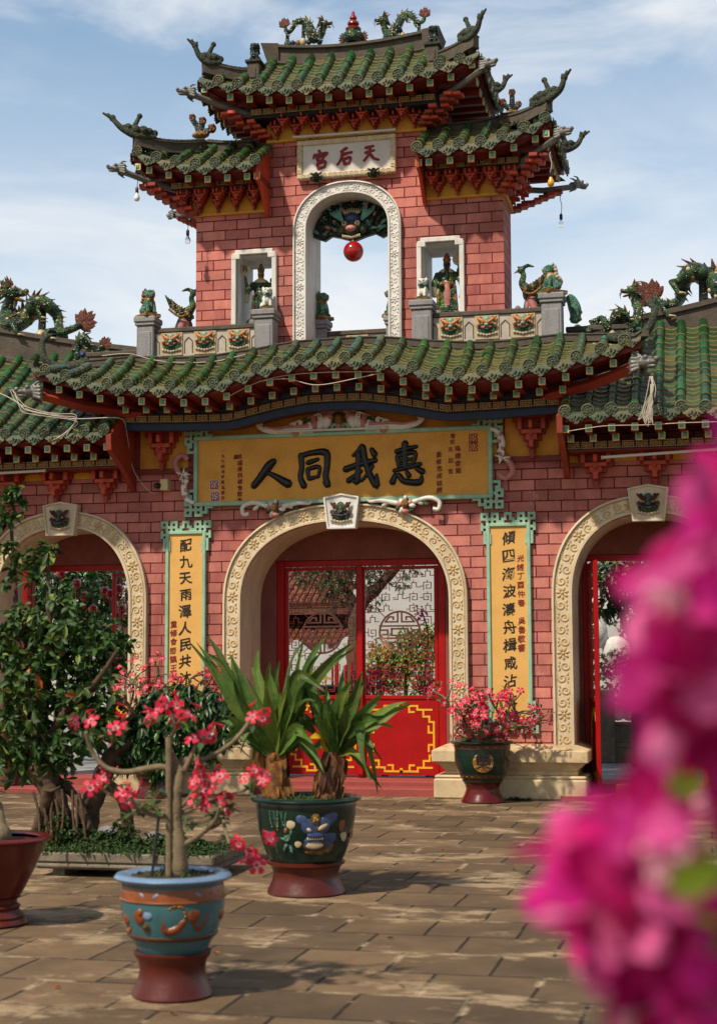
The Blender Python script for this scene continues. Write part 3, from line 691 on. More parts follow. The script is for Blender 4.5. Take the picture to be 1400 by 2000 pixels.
keys = []
for c, ao, lab in ((CA, 1.61, 'arch frame over the middle gateway'), (LA, 1.21, None), (RA, 1.21, None)):
    fr = arch_frame('arch_frame', c[0], c[1], c[3], ao, 1.27, 2.46, 0.66, 0.0, 'cream_stucco', gate)
    k = MB(); x, w1, w0 = c[0], (0.235 if ao > 1.5 else 0.25), (0.185 if ao > 1.5 else 0.195)
    z0, z1 = 3.40, 3.84
    k.prism([(x - w0, z0), (x + w0, z0), (x + w1, z1 - 0.03), (x, z1 + 0.015), (x - w1, z1 - 0.03)], -0.14, -0.02)
    ks = k.build('keystone', 'white_stucco' if ao > 1.5 else 'cream_stucco', fr, 30)
    b = MB(); bw = 0.022
    for (xa, za, xb, zb) in ((-w0, z0, w0, z0), (w0, z0, w1, z1 - 0.03), (w1, z1 - 0.03, 0, z1 + 0.015), (0, z1 + 0.015, -w1, z1 - 0.03), (-w1, z1 - 0.03, -w0, z0)):
        L = math.hypot(xb - xa, zb - za); u = ((xb - xa) / L, (zb - za) / L); n = (-u[1] * bw, u[0] * bw)
        b.prism([(x + xa, za), (x + xb, zb), (x + xb + n[0], zb + n[1]), (x + xa + n[0], za + n[1])], -0.158 - random.uniform(0, 0.002), -0.139)
    b.build('keystone_border', 'white_stucco' if ao > 1.5 else 'cream_stucco', fr, 30)
    put_mask(fr, (x, -0.16, 3.62), 0.27)

# plinths under the piers
def plinth(x0, x1, y0, y1):
    m = MB(); c = 0.012
    m.cbox(x0, x1, y0, y1, 0.0, 0.25, 0.02); m.cbox(x0 + 0.01, x1 - 0.01, y0 + 0.01, y1, 0.25, 0.29, 0.018)
    m.cbox(x0 + 0.12, x1 - 0.12, y0 + 0.12, y1, 0.285, 0.35, c)
    for e in range(5): d = 0.12 - 0.022 * e; m.box(x0 + d, x1 - d, y0 + d, y1 - 0.002 * e, 0.35 + 0.02 * e, 0.37 + 0.02 * e)
    m.cbox(x0 - 0.02, x1 + 0.02, y0 - 0.02, y1, 0.45, 0.60, 0.012)
    r = [(x0 - 0.01, x1 + 0.01, y0 - 0.01, 0.60), (x0 + 0.14, x1 - 0.14, y0 + 0.18, 0.665)]
    (a, b, yy, z), (a2, b2, y2, z2) = r
    m.add([(a, yy, z), (b, yy, z), (b, y1, z), (a, y1, z), (a2, y2, z2), (b2, y2, z2), (b2, y1, z2), (a2, y1, z2)],
          [(0, 1, 5, 4), (1, 2, 6, 5), (3, 0, 4, 7), (4, 5, 6, 7)])
    m.build('plinth', 'plinth_stone', gate, 30)
plinth(1.19, 3.08, -0.24, 0.84); plinth(-3.08, -1.19, -0.24, 0.84); plinth(4.7, 6.6, -0.24, 0.84); plinth(-6.6, -4.7, -0.24, 0.84)
for x0, x1 in ((-1.6, 1.19), (2.75, 5.0), (-5.0, -3.08)):
    m = MB(); m.cbox(x0 if x0 > -1.5 and x0 > 0 else x0, x1, -0.02 if abs(x0) < 2 else -0.25, 0.80, -0.05, 0.10 if abs(x0) < 2 else 0.06, 0.012)
    m.cbox(x0 + 0.25, x1 - 0.02, 0.35, 1.25, 0.0, 0.16, 0.01)
    m.build('threshold', 'step_pink', gate, 30)

# ------------------------------------------------------------------ iron doors
def shou(m, cx, cz, r, y, w, d, mat):
    for rr in (r,):
        pts = [(cx + rr * math.cos(2 * math.pi * k / 40), y, cz + rr * math.sin(2 * math.pi * k / 40)) for k in range(41)]
        m.tube(pts, w * 0.62, 6, mat, False, 1, 0.5, up=(0, -1, 0))
    for sz in (1, -1):
        for sx in (1, -1):
            pth = [(sx * 0.10, 0.95), (sx * 0.10, 0.50), (sx * 0.72, 0.50), (sx * 0.52, 0.74), (sx * 0.32, 0.74), (sx * 0.32, 0.62)]
            m.rods([(cx + a * r, cz + sz * b * r) for a, b in pth], w, y, d, mat)
    for pth in ([(-0.98, 0.30), (0.98, 0.30)], [(-0.98, -0.30), (0.98, -0.30)], [(-0.4, 0.16), (0.4, 0.16), (0.4, -0.16), (-0.4, -0.16), (-0.4, 0.16)], [(-0.9, 0.1), (-0.6, 0.1), (-0.6, -0.12), (-0.85, -0.12)], [(0.9, 0.1), (0.6, 0.1), (0.6, -0.12), (0.85, -0.12)]):
        m.rods([(cx + a * r, cz + b * r) for a, b in pth], w, y, d, mat)
def spiral_cell(m, x, z, s, sx, sz, y, w, d, mat):
    P = [(-0.5, -0.5), (-0.5, 0.5), (0.5, 0.5), (0.5, -0.3), (-0.12, -0.3), (-0.12, 0.15), (0.18, 0.15)]
    m.rods([(x + sx * a * s, z + sz * b * s) for a, b in P], w, y, d, mat)
def lattice(W_, z0, z1, y, rnd):
    m = MB(); w, d = 0.010, 0.012; cx, cz, r = W_ / 2, z0 + (z1 - z0) * 0.50, W_ * 0.29
    shou(m, cx, cz, r, y, 0.022, 0.02, 1)
    s = 0.118; nx = int(W_ / (s * 1.55)); nz = int((z1 - z0) / (s * 1.28))
    for i in range(nx):
        for j in range(nz):
            x = (i + 0.5) * W_ / nx; z = z0 + (j + 0.5) * (z1 - z0) / nz
            if math.hypot(x - cx, z - cz) < r + s * 0.62: continue
            sx = 1 if (i + j) % 2 else -1; sz = 1 if z > cz else -1
            if (i + 2 * j) % 3 == 0: m.rods([(x - s * .7, z - s * .2), (x - s * .2, z - s * .2), (x - s * .2, z + s * .4), (x + s * .35, z + s * .4), (x + s * .35, z - s * .1), (x + s * .8, z - s * .1)], w, y, d, 0)
            else: spiral_cell(m, x, z, s * 0.86, sx, sz, y, w, d, 0)
            m.rods([(x, z + sz * s * 0.43), (x, z + sz * s * 0.64)], w, y + 0.001, d, 0)
            m.rods([(x - s * 0.43, z), (x - s * 0.80, z)], w, y + 0.002, d, 0)
    for t in (0.36, 0.66): m.rods([(0.0, z0 + (z1 - z0) * t), (cx - r, z0 + (z1 - z0) * t)], w, y, d, 0); m.rods([(cx + r, z0 + (z1 - z0) * t), (W_, z0 + (z1 - z0) * t)], w, y, d, 0)
    for q in (45, 135, 225, 315): m.rods([(cx + r * math.cos(R(q)), cz + r * math.sin(R(q))), (cx + (r + 0.1) * math.cos(R(q)), cz + (r + 0.1) * math.sin(R(q)))], w, y + 0.003, d, 0)
    return m
ORN = ['..............................####..', '..............................#..#..', '.########..########################.', '.......#....#..................#..##', '...#####....####...............####.',]
def iron_leaf(W_, flip, parent, z0=0.19, zp=1.23, z1=3.0, orn=True):
    leaf = bpy.data.objects.new('iron_door', None); COL.objects.link(leaf); leaf.parent = parent
    m = MB()
    for x in (0.0, W_ - 0.05): m.cbox(x, x + 0.05, -0.03, 0.03, z0 - 0.03, z1, 0.006)
    m.cbox(0.05, W_ - 0.05, -0.028, 0.028, z1 - 0.045, z1 - 0.003, 0.005); m.cbox(0.05, W_ - 0.05, -0.028, 0.028, zp - 0.02, zp + 0.03, 0.005)
    m.build('door_frame', 'door_red', leaf, 30)
    m = MB(); m.box(0.05, W_ - 0.05, -0.012, 0.012, z0, zp - 0.02); pn = m.build('kick_panel', 'door_red', leaf, 30)
    if orn:
        m = MB(); cell = 0.026; a, b = 0.12, W_ - 0.1
        def crn(x, z, sx, sz):                                      # a corner fret with its line
            P = [[(0.0, 0.0), (0.11, 0.0), (0.11, 0.09), (0.03, 0.09), (0.03, 0.16), (-0.03, 0.16)],
                 [(0.11, 0.0), (0.19, 0.0), (0.19, -0.05), (0.30, -0.05), (0.30, 0.03), (0.24, 0.03)],
                 [(-0.03, 0.16), (-0.03, 0.30), (0.04, 0.30), (0.04, 0.22)]]
            for p in P: m.rods([(x + sx * u, z + sz * v) for u, v in p], cell, -0.0155, 0.006, 0)
        for sx, x in ((1, a), (-1, b)):
            crn(x, z0 + 0.10, sx, 1); crn(x, zp - 0.16, sx, -1)
        for z, t in ((z0 + 0.10 - 0.05, 1), (zp - 0.11, -1)):
            m.rods([(a + 0.30, z), (a + 0.42, z), (a + 0.42, z + t * 0.03), (b - 0.42, z + t * 0.03), (b - 0.42, z), (b - 0.30, z)], cell, -0.0155, 0.006, 0)
        for x, s in ((a - 0.03, 1), (b + 0.03, -1)): m.rods([(x, z0 + 0.42), (x, zp - 0.48)], cell, -0.0155, 0.006, 0)
        m.build('fret_ornament', 'fret_yellow', leaf, 0)
    lt = lattice(W_ - 0.1, zp + 0.03, z1 - 0.045, 0.0, flip); 
    lt.T = None
    lo = lt.build('lattice', MT('lattice_red', 'lattice_pale'), leaf, 0); lo.location = (0.05, 0, 0)
    return leaf
dm = MB()
dm.cbox(-1.148, -1.05, 0.87, 0.99, 0.16, 3.066, 0.008); dm.cbox(1.07, 1.168, 0.87, 0.99, 0.16, 3.066, 0.008); dm.cbox(-1.05, 1.07, 0.87, 0.99, 2.985, 3.066, 0.008)
dm.cbox(-1.05, 1.07, 0.90, 0.99, 0.125, 0.165, 0.008, 0)
dm.build('door_frame', 'door_red', gate, 30)
for i, x in enumerate((-1.05, 0.015)):
    q = iron_leaf(1.045, 1, gate, 0.2, 1.22, 2.975); q.location = (x, 0.94, 0.0)
mpst = MB(); mpst.cbox(-0.03, 0.045, 0.86, 0.90, 0.2, 2.98, 0.008); mpst.build('meeting_post', 'door_red', gate, 30)
# side gateways: frames, the right leaf stands open towards the viewer, the left one is half shut
for s in (1, -1):
    m = MB(); xa, xb = (2.97, 4.85) if s > 0 else (-4.85, -2.93)
    m.cbox(xa + 0.001, xa + 0.07, 0.88, 0.98, 0.1, 3.066, 0.006); m.cbox(xb - 0.07, xb - 0.001, 0.88, 0.98, 0.1, 3.066, 0.006); m.cbox(xa + 0.07, xb - 0.07, 0.88, 0.98, 2.985, 3.066, 0.006)
    m.build('door_frame', 'door_red', gate, 30)
q = iron_leaf(0.84, 1, gate, 0.16, 1.2, 2.95); q.location = (3.06, 0.90, 0); q.rotation_euler = (0, 0, R(-80))
q = iron_leaf(0.84, 1, gate, 0.16, 1.2, 2.95); q.location = (4.77, 0.93, 0); q.rotation_euler = (0, 0, R(-110))
q = iron_leaf(0.55, 1, gate, 0.16, 1.2, 2.95); q.location = (-3.55, 0.93, 0)
q = iron_leaf(0.84, 1, gate, 0.16, 1.2, 2.95); q.location = (-4.77, 0.90, 0); q.rotation_euler = (0, 0, R(-70))

# ------------------------------------------------------------------ the tower
TY0, TY1 = 0.2, 0.95
mb = MB(); TA = (0.015, 0.56, 7.45, 0.47)
nt_ = lambda x: 7.17
ops = [(TA[0] - TA[1], TA[0] + TA[1], None, arch_top(*TA, 2.15), arch_xs(TA[0], TA[1])), (-1.52, -1.02, 6.1, cst(7.17), []), (1.02, 1.52, 6.1, cst(7.17), [])]
wall_arch(mb, -2.1, 2.1, 5.751, 8.35, TY0, TY1, ops)
mb.box(-1.08, 1.08, TY0, TY1, 8.351, 9.3, 0)
mb.build('tower', MT('pink_brick', 'white_stucco'), gate, 30)
arch_frame('tower_arch_frame', TA[0], 0.56, 0.47, 0.735, 0.63, 7.45, 5.76, TY0, 'white_stucco', gate, 0.06, 'white_stucco', 0.12, 2.15)
for s in (-1, 1):
    m = MB(); xc = 1.27 * s; wi, wo = 0.25, 0.315
    for x0, x1 in ((xc - wo, xc - wi), (xc + wi, xc + wo)): m.cbox(x0, x1, TY0 - 0.05, TY0 + 0.03, 6.06, 7.17, 0.008)
    m.cbox(xc - wo + 0.05, xc + wo - 0.05, TY0 - 0.05, TY0 + 0.03, 7.17, 7.235, 0.008)
    for e in (-1, 1): m.cbox(xc + e * wi - 0.055, xc + e * wi + 0.055, TY0 - 0.055, TY0 + 0.025, 7.11, 7.19, 0.006)
    m.build('niche_frame', 'white_stucco', gate, 30)

# balcony railing: posts, panels with beast masks
RY = 0.06
def rail_post(x, y, w=0.25):
    m = MB(); m.cbox(x - w / 2, x + w / 2, y - w / 2, y + w / 2, 5.6, 6.22, 0.012)
    m.cbox(x - w / 2 + 0.03, x + w / 2 - 0.03, y - w / 2 - 0.012, y, 5.72, 6.14, 0.012)
    m.cbox(x - w / 2 - 0.02, x + w / 2 + 0.02, y - w / 2 - 0.02, y + w / 2 + 0.02, 6.221, 6.262, 0.01)
    m.cbox(x - w / 2 - 0.035, x + w / 2 + 0.035, y - w / 2 - 0.035, y + w / 2 + 0.035, 6.263, 6.345, 0.015)
    m.build('railing_post', 'grey_granite', gate, 30)
POSTS = [(-2.73, RY, 0.24), (-1.06, RY - 0.02, 0.26), (1.06, RY - 0.02, 0.26), (2.73, RY, 0.26), (-0.50, 0.78, 0.20), (0.53, 0.78, 0.20)]
for x, y, w in POSTS: rail_post(x, y, w)
def rail(x0, x1, y, masks):
    m = MB(); m.cbox(x0, x1, y - 0.045, y + 0.045, 5.72, 6.12, 0.004, 0)
    m.cbox(x0, x1, y - 0.07, y + 0.07, 6.121, 6.185, 0.01, 1); m.cbox(x0, x1, y - 0.08, y + 0.07, 5.6, 5.79, 0.01, 1)
    n = masks; W_ = (x1 - x0) / n
    for i in range(n + 1):                                           # small pointed blind arches between the masks
        for e in (-1, 1):
            xx = x0 + i * W_ + e * 0.055
            if not x0 + 0.03 < xx < x1 - 0.03: continue
            m.tube([(xx, y - 0.047, 5.83), (xx, y - 0.047, 5.99), (xx - e * 0.02, y - 0.047, 6.01), (xx - e * 0.055, y - 0.047, 6.045)], 0.007, 5, 1, True)
    r = m.build('railing_panel', MT('panel_stone', 'ridge_cement'), gate, 30)
    for i in range(n):
        xx = x0 + (i + 0.5) * W_; t = MB(); t.cbox(xx - 0.155, xx + 0.155, y - 0.062, y - 0.04, 5.80, 6.115, 0.006); t.build('mask_tile', 'gz_cream', r, 30)
        put_mask(r, (xx, y - 0.075, 5.985), 0.255, mask1)
rail(-2.605, -1.195, RY, 3); rail(1.195, 2.595, RY, 3); rail(-0.398, 0.428, 0.80, 1)
mask0.location = (0, 0.97, 3.35); mask0.scale = (0.2, 0.15, 0.2)   # the two first casts hang on the yard side of the gate
mask0.rotation_euler = (0, 0, math.pi); mask0.location = (0, 1.24, 3.5)
mask1.rotation_euler = (0, 0, math.pi); mask1.location = (0.0, 0.88, 6.0); mask1.scale = (0.29, 0.23, 0.29)
# low parapets beside the tower
for s in (-1, 1):
    m = MB(); m.cbox(min(s * 2.86, s * 3.75), max(s * 2.86, s * 3.75), 0.45, 0.75, 5.3, 5.93, 0.01, 0); m.cbox(min(s * 2.86, s * 3.78), max(s * 2.86, s * 3.78), 0.40, 0.80, 5.931, 6.0, 0.012, 1)
    m.build('parapet', MT('white_stucco', 'ridge_cement'), gate, 30)
# ------------------------------------------------------------------ tiled roofs
def disc(mb, c, n, r, mat=0):
    mb.lathe([(r * 0.98, -0.015), (r, 0.0), (r, 0.022), (r * 0.86, 0.028), (r * 0.80, 0.016), (r * 0.56, 0.016), (r * 0.50, 0.026), (r * 0.40, 0.026), (r * 0.36, 0.016), (r * 0.22, 0.018), (r * 0.16, 0.028), (0, 0.03)], 14, mat, c, n)
    n = Vector(n).normalized(); A = n.cross(Vector((0, 0, 1))).normalized(); B = A.cross(n)
    for k in range(7):
        q = 2 * math.pi * k / 7 + c[0] * 9; p = Vector(c) + n * 0.02 + (A * math.cos(q) + B * math.sin(q)) * r * 0.67
        mb.ball(p, r * 0.12, mat, 6, 4)
SHIELD = [(-0.5, 0.0), (-0.5, -0.22), (-0.44, -0.40), (-0.34, -0.46), (-0.27, -0.60), (-0.15, -0.66), (-0.09, -0.80), (0, -0.86),
          (0.09, -0.80), (0.15, -0.66), (0.27, -0.60), (0.34, -0.46), (0.44, -0.40), (0.5, -0.22), (0.5, 0.0)]
def tile_slope(name, parent, O, A, B, cols, ze, zt, bl, BM, rad=0.057, dr=0.076, a0=None, a1=None, course=0.085, sag=0.35, fascia=0.085, label=None, drips=True, bottom=None):
    """one tiled slope.  O origin, A along the eave, B inwards; cols = where the barrel rows run; ze/zt = eave / top height along the eave;
    bl(a) = how far in the tiles run at a; BM = full depth"""
    A = Vector(A); B = Vector(B); O = Vector(O)
    def pos(a, b, up=0.0):
        t = b / BM; z = ze(a) + (zt(a) - ze(a)) * (t + sag * (t * t - t)); p = O + A * a + B * b; p.z = z + up; return p
    root = bpy.data.objects.new(name, None); COL.objects.link(root); root.parent = parent
    if label: root['label'] = label
    bar = MB(); pan = MB(); end = MB(); wood = MB()
    if A.cross(B).z < 0: fl = True
    else: fl = False
    for a in cols:
        L = max(0.08, bl(a)); n = max(1, round(L / 0.165)); jx = random.uniform(-0.012, 0.012)
        for k in range(n):
            b0, b1 = L * k / n, L * (k + 1) / n
            r0 = rad * (1.05 + random.uniform(-0.05, 0.05)); jz = random.uniform(-0.004, 0.006); jx += random.uniform(-0.004, 0.004)
            bar.tube([pos(a, b0, 0.035 + jz) + A * jx, pos(a, b1 + 0.012, 0.035 + jz) + A * jx * 0.6], [r0, r0 * 0.90], 12, 0, True)
            if random.random() < 0.85:
                bar.tube([pos(a, b0 - 0.006, 0.035) + A * jx, pos(a, b0 + 0.010, 0.035) + A * jx], [r0 * 1.05, r0 * 1.05], 12, 1, True)
        disc(end, pos(a, -0.02, 0.03 + random.uniform(-0.006, 0.006)), -B, dr * random.uniform(0.96, 1.04))
    cs = sorted(cols)
    edges = [(cs[i], cs[i + 1]) for i in range(len(cs) - 1)]
    if a0 is not None: edges = [(a0, cs[0])] + edges
    if a1 is not None: edges = edges + [(cs[-1], a1)]
    for p, q in edges:
        w = q - p; mid = (p + q) / 2; L = min(max(bl(p + 0.02), 0.1), max(bl(q - 0.02), 0.1)) if w > 0.15 else bl(mid)
        L = max(bl(mid), 0.12); k = 0
        while k * course < L - 0.02:
            b = k * course; b2 = min(L, b + course * 1.5); up = random.uniform(-0.003, 0.005)
            tp = []; bt = []; lp = []
            for j in range(7):
                u = j / 6; s = -0.040 * (1 - (2 * u - 1) ** 2) + 0.012
                a = p + 0.02 + (w - 0.04) * u
                tp.append(pos(a, b, s + 0.022 + up)); bt.append(pos(a, b2, s + 0.002 + up)); lp.append(pos(a, b - 0.002, s + 0.004 + up))
            pan.grid([tp, bt] if not fl else [bt, tp], 0); pan.grid([lp, tp] if not fl else [tp, lp], 1)
            k += 1
        if drips:
            sw = w * 0.98; c = pos(mid, -0.03, 0.0)
            n = len(SHIELD); tilt = random.uniform(0.16, 0.24)
            fr = []; bk = []
            for u, v in SHIELD:
                h = v * sw * 0.62; s = -0.030 * (1 - (2 * u) ** 2) if v > -0.01 else 0
                aa = mid + u * sw; zz = pos(aa, -0.03, 0).z
                fr.append(Vector((c.x + A.x * u * sw - B.x * (-h * tilt), c.y + A.y * u * sw - B.y * (-h * tilt), zz + h + s + 0.012)))
            bk = [x + B * 0.016 for x in fr]
            cm = sum(fr, Vector()) / n - B * 0.012
            inn = [cm.lerp(x, 0.78) - B * 0.0 for x in fr]
            o = len(end.v)
            end.add(fr + bk + inn + [cm], [((i + 1) % n, i, 2 * n + i, 2 * n + (i + 1) % n) if not fl else (i, (i + 1) % n, 2 * n + (i + 1) % n, 2 * n + i) for i in range(n)]
                    + [(2 * n + (i + 1) % n, 2 * n + i, 3 * n) if not fl else (2 * n + i, 2 * n + (i + 1) % n, 3 * n) for i in range(n)]
                    + [(i, (i + 1) % n, n + (i + 1) % n, n + i) if not fl else ((i + 1) % n, i, n + i, n + (i + 1) % n) for i in range(n)]
                    + [tuple(range(n, 2 * n)) if not fl else tuple(reversed(range(n, 2 * n)))])
            for e in range(9):                                       # embossing
                q = e * 2.4; rr = 0.06 * sw * math.sqrt(e + 0.5) * 1.0
                end.ball(cm - B * 0.002 + A * (math.cos(q) * rr * 1.5) + Vector((0, 0, math.sin(q) * rr * 0.75 + 0.01)), sw * 0.045, None, 6, 4)
    # boarding under the tiles and the eave board
    lo, hi = (a0 if a0 is not None else cs[0]), (a1 if a1 is not None else cs[-1])
    S = [lerp(lo, hi, i / 40) for i in range(41)]
    rows = [[pos(a, min(max(bl(a), 0.1), 10) * t, -0.035) for t in (0.0, 0.33, 0.66, 1.0)] for a in S]
    wood.grid([r[::-1] for r in rows] if not fl else rows, 0)
    rows = [[pos(a, 0.02, -0.036), pos(a, 0.02, -0.036 - fascia), pos(a, 0.05, -0.036 - fascia), pos(a, 0.05, -0.036)] for a in S]
    wood.grid(rows if fl else [r[::-1] for r in rows], 0)
    if bottom is not None:
        bd, bz = bottom
        rows = [[pos(a, 0.05, -0.036 - fascia), Vector((*(O + A * a + B * min(bd, max(bl(a), 0.1)))[:2], pos(a, 0, -0.036 - fascia).z + bz))] for a in S]
        wood.grid(rows if not fl else [r[::-1] for r in rows], 0)
    bar.build('barrel_tile', MT('barrel_tile', 'tile_joint'), root, 40)
    pan.build('pan_tile', MT('pan_tile', 'tile_joint'), root, 40)
    end.build('eave_tile', 'eave_tile', root, 50)
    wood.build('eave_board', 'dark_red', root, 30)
    return root, pos
def rafter_mesh(w=0.072, h=0.082, L=0.5):
    m = MB(); m.box(-w / 2, w / 2, 0.0, L, -h / 2, h / 2, 0)
    m.cbox(-w / 2 - 0.006, w / 2 + 0.006, -0.022, -0.001, -h / 2 - 0.006, h / 2 + 0.006, 0.004, 1)
    a, b = w / 2 - 0.010, h / 2 - 0.010
    m.add([(-a, -0.024, -b), (a, -0.024, -b), (a, -0.024, b), (-a, -0.024, b), (-a * 0.4, -0.034, -b * 0.5), (a * 0.4, -0.034, -b * 0.5), (a * 0.4, -0.034, b * 0.5), (-a * 0.4, -0.034, b * 0.5)],
          [(0, 1, 5, 4), (1, 2, 6, 5), (2, 3, 7, 6), (3, 0, 4, 7), (4, 5, 6, 7)], 2)
    return m
raf0 = None
def rafters(parent, P, rz=0.0, tilt=0.0, sc=(1, 1, 1)):
    global raf0
    for p in P:
        if raf0 is None:
            raf0 = rafter_mesh().build('rafter', MT('dark_red', 'rafter_cream', 'teal_paint'), parent, 0); r = raf0
        else:
            r = raf0.copy(); COL.objects.link(r); r.parent = parent
        r.location = p; r.rotation_euler = (tilt, 0, rz); r.scale = sc
KEY = ['#########.', '#.......#.', '#.#####.#.', '#.#...#.#.', '#.###.#.#.', '#.....#.##']
KEY = ['.########.########.', '.#......#.#......#.', '.#.####.#.#.####.#.', '.#.#..#.#.#.#..#.#.', '.#.##.#.#.#.#.##.#.', '.#....#.#.#.#....#.', '##.####.###.####.##'][0:7]
def fret_band(parent, xs0, xs1, zf, y, h=0.085, unit=0.165, board=0.13, mat_board='near_black', lower=None, name='fret_band', yaw_axis='x'):
    """dark board with gold key pattern; zf(x) = height of its middle"""
    m = MB(); S = [lerp(xs0, xs1, i / 60) for i in range(61)]
    m.grid([[(x, y + 0.03, zf(x) + board / 2), (x, y, zf(x) + board / 2), (x, y, zf(x) - board / 2), (x, y + 0.03, zf(x) - board / 2)] for x in S][::-1], 0)
    if lower:
        m.grid([[(x, y + 0.012, zf(x) - board / 2 - 0.001), (x, y + 0.012, zf(x) - board / 2 - lower), (x, y + 0.12, zf(x) - board / 2 - lower)] for x in S][::-1], 2)
    n = max(1, int((xs1 - xs0) / unit)); w = (xs1 - xs0) / n; cell = w * 0.92 / 19; cz = h / 7
    for k in range(n):
        x0 = xs0 + k * w
        mm = MB(); mm.bitmap(KEY, x0, h / 2, cz, y - 0.006, y + 0.002, 1, cell)
        for i, v in enumerate(mm.v): mm.v[i] = Vector((v.x, v.y, v.z + zf(v.x)))
        m.add(mm.v, mm.f, 1)
    return m.build(name, MT(mat_board, 'gold_fret', 'navy'), parent, 0)

# bracket clusters
def bracket_mesh(m=None):
    m = m or MB()
    tiers = [(0.62, 0.50, 0.60), (0.52, 0.40, 0.50), (0.42, 0.30, 0.40), (0.30, 0.20, 0.30), (0.18, 0.10, 0.20), (0.10, 0.0, 0.10)]
    for i, (w, z0, z1) in enumerate(tiers):                           # stepped back plate
        m.cbox(-w / 2, w / 2, -0.06 - 0.001 * i, 0.0, z0 + 0.0005, z1 - 0.0005, 0.005, 0)
    m.cbox(-0.035, 0.035, -0.10, -0.061, -0.08, 0.06, 0.006, 0)
    m.cbox(-0.16, 0.16, -0.16, -0.067, 0.30, 0.37, 0.006, 1); m.cbox(-0.22, -0.15, -0.155, -0.067, 0.371, 0.56, 0.006, 1); m.cbox(0.15, 0.22, -0.155, -0.067, 0.371, 0.56, 0.006, 1)
    m.cbox(-0.25, 0.25, -0.165, -0.068, 0.561, 0.62, 0.006, 1); m.cbox(-0.09, 0.09, -0.15, -0.0675, 0.20, 0.2995, 0.006, 1)
    m.cbox(-0.035, 0.035, -0.20, -0.066, 0.08, 0.1995, 0.006, 1); m.cbox(-0.03, 0.03, -0.27, -0.16, 0.375, 0.50, 0.006, 1); m.cbox(-0.028, 0.028, -0.24, -0.161, 0.27, 0.3, 0.006, 1)
    m.cbox(-0.05, 0.05, -0.19, -0.0665, 0.175, 0.22, 0.004, 1)
    return m
BRM = MT('bracket_red', 'orange_red')
br0 = bracket_mesh().build('bracket', BRM, gate, 30)
def bracket(loc, sc, rz=0.0, first=[True]):
    b = br0 if first[0] else br0.copy()
    if not first[0]: COL.objects.link(b); b.parent = gate
    first[0] = False; b.location = loc; b.scale = sc if hasattr(sc, '__len__') else (sc,) * 3; b.rotation_euler = (0, 0, rz); return b
for x in (-2.46, 2.46): bracket((x, -0.02, 4.30), (0.80, 0.9, 0.80))
for x in (-4.68, -3.97, -3.25, 3.25, 3.97, 4.68): bracket((x, -0.02, 3.88), (0.85, 0.9, 0.72))

m = MB()                                                             # painted wall zone under the middle canopy
m.box(-2.86, 2.86, -0.022, -0.002, 4.27, 5.2, 0); m.cbox(-2.86, -1.6, -0.05, -0.023, 4.20, 4.269, 0.006, 1); m.cbox(1.6, 2.86, -0.05, -0.023, 4.20, 4.269, 0.006, 1)
for x in (-2.84, -2.06, 2.06, 2.84): m.cbox(x - 0.05, x + 0.05, -0.045, -0.0225, 4.27, 4.84, 0.006, 1)
m.build('painted_frieze', MT('yellow_wall', 'dark_red'), gate, 30)
for s in (-1, 1):
    m = MB(); a, b = sorted((s * 2.92, s * 6.6)); m.box(a, b, -0.022, -0.002, 4.17, 4.42, 0); m.build('painted_frieze', MT('yellow_trim',), gate, 30)

# --- middle canopy
sp = 0.2835; NM = 13
cols = [sp * (i) for i in range(-NM, NM + 1)]
_ex = [0, .3, .55, .82, 1.1, 1.37, 1.65, 1.92, 2.22, 2.5, 2.8, 3.07, 3.38, 3.67, 3.9]
_ez = [5.42, 5.415, 5.395, 5.34, 5.265, 5.175, 5.145, 5.155, 5.18, 5.20, 5.225, 5.27, 5.35, 5.43, 5.50]
fe = interp(_ex, _ez); fz = interp([0, .6, 1.1, 1.8, 2.3, 2.8, 3.3, 3.9], [5.80, 5.79, 5.72, 5.65, 5.66, 5.70, 5.68, 5.66])
ze = lambda x: fe(abs(x)); zt = lambda x: fz(abs(x))
can, _ = tile_slope('middle_canopy', gate, (0, -1.08, 0), (1, 0, 0), (0, 1, 0), cols, ze, zt, lambda a: 0.84 - max(0, abs(a) - 3.1) * 0.55, 0.84, a0=-3.88, a1=3.88, bottom=(0.62, -0.02))
m = MB(); random.seed(19)
for k in range(420):                                                 # tufts of moss growing between the tiles
    a = random.gauss(-1.75, 0.55) if k % 3 else random.uniform(-3.3, 3.4); b = random.uniform(0.05, 0.6); p = _(a, b, 0.025)
    for e in range(3):
        d = Vector((random.uniform(-1, 1), random.uniform(-1, 0.5), random.uniform(0.4, 1.2))).normalized(); q = p + Vector((random.uniform(-.02, .02), random.uniform(-.02, .02), 0)); t = d.orthogonal().normalized() * 0.006; L = random.uniform(0.015, 0.045)
        m.add([q - t, q + t, q + d * L], [(0, 1, 2)])
m.build('moss', 'roof_moss', can, 0)
P = [(x + 0.0, -0.97, ze(x) - 0.175) for x in [sp * (i + 0.5) for i in range(-NM, NM)]]
rafters(can, P)
_fx = [0, .36, .8, 1.3, 1.45, 2.1, 2.85, 3.3]; _fz = [5.05, 5.045, 4.98, 4.875, 4.85, 4.86, 4.885, 4.93]
ff = interp(_fx, _fz); zf = lambda x: ff(abs(x))
rafters(can, [(x, -0.62, zf(x) + 0.10) for x in [sp * (i + 0.25) for i in range(-10, 11)]])
rafters(can, [(s * 3.80, -1.0, 5.30) for s in (-1, 1)])
fret_band(can, -2.86, 2.86, zf, -0.46, lower=0.085)
fret_band(can, -2.86, 2.86, lambda x: zf(x) + 0.095, -0.44, h=0.001, unit=9, board=0.07, mat_board='navy', name='eave_fascia')
m = MB()                                                             # soffit behind the key band
S = [lerp(-2.86, 2.86, i / 50) for i in range(51)]
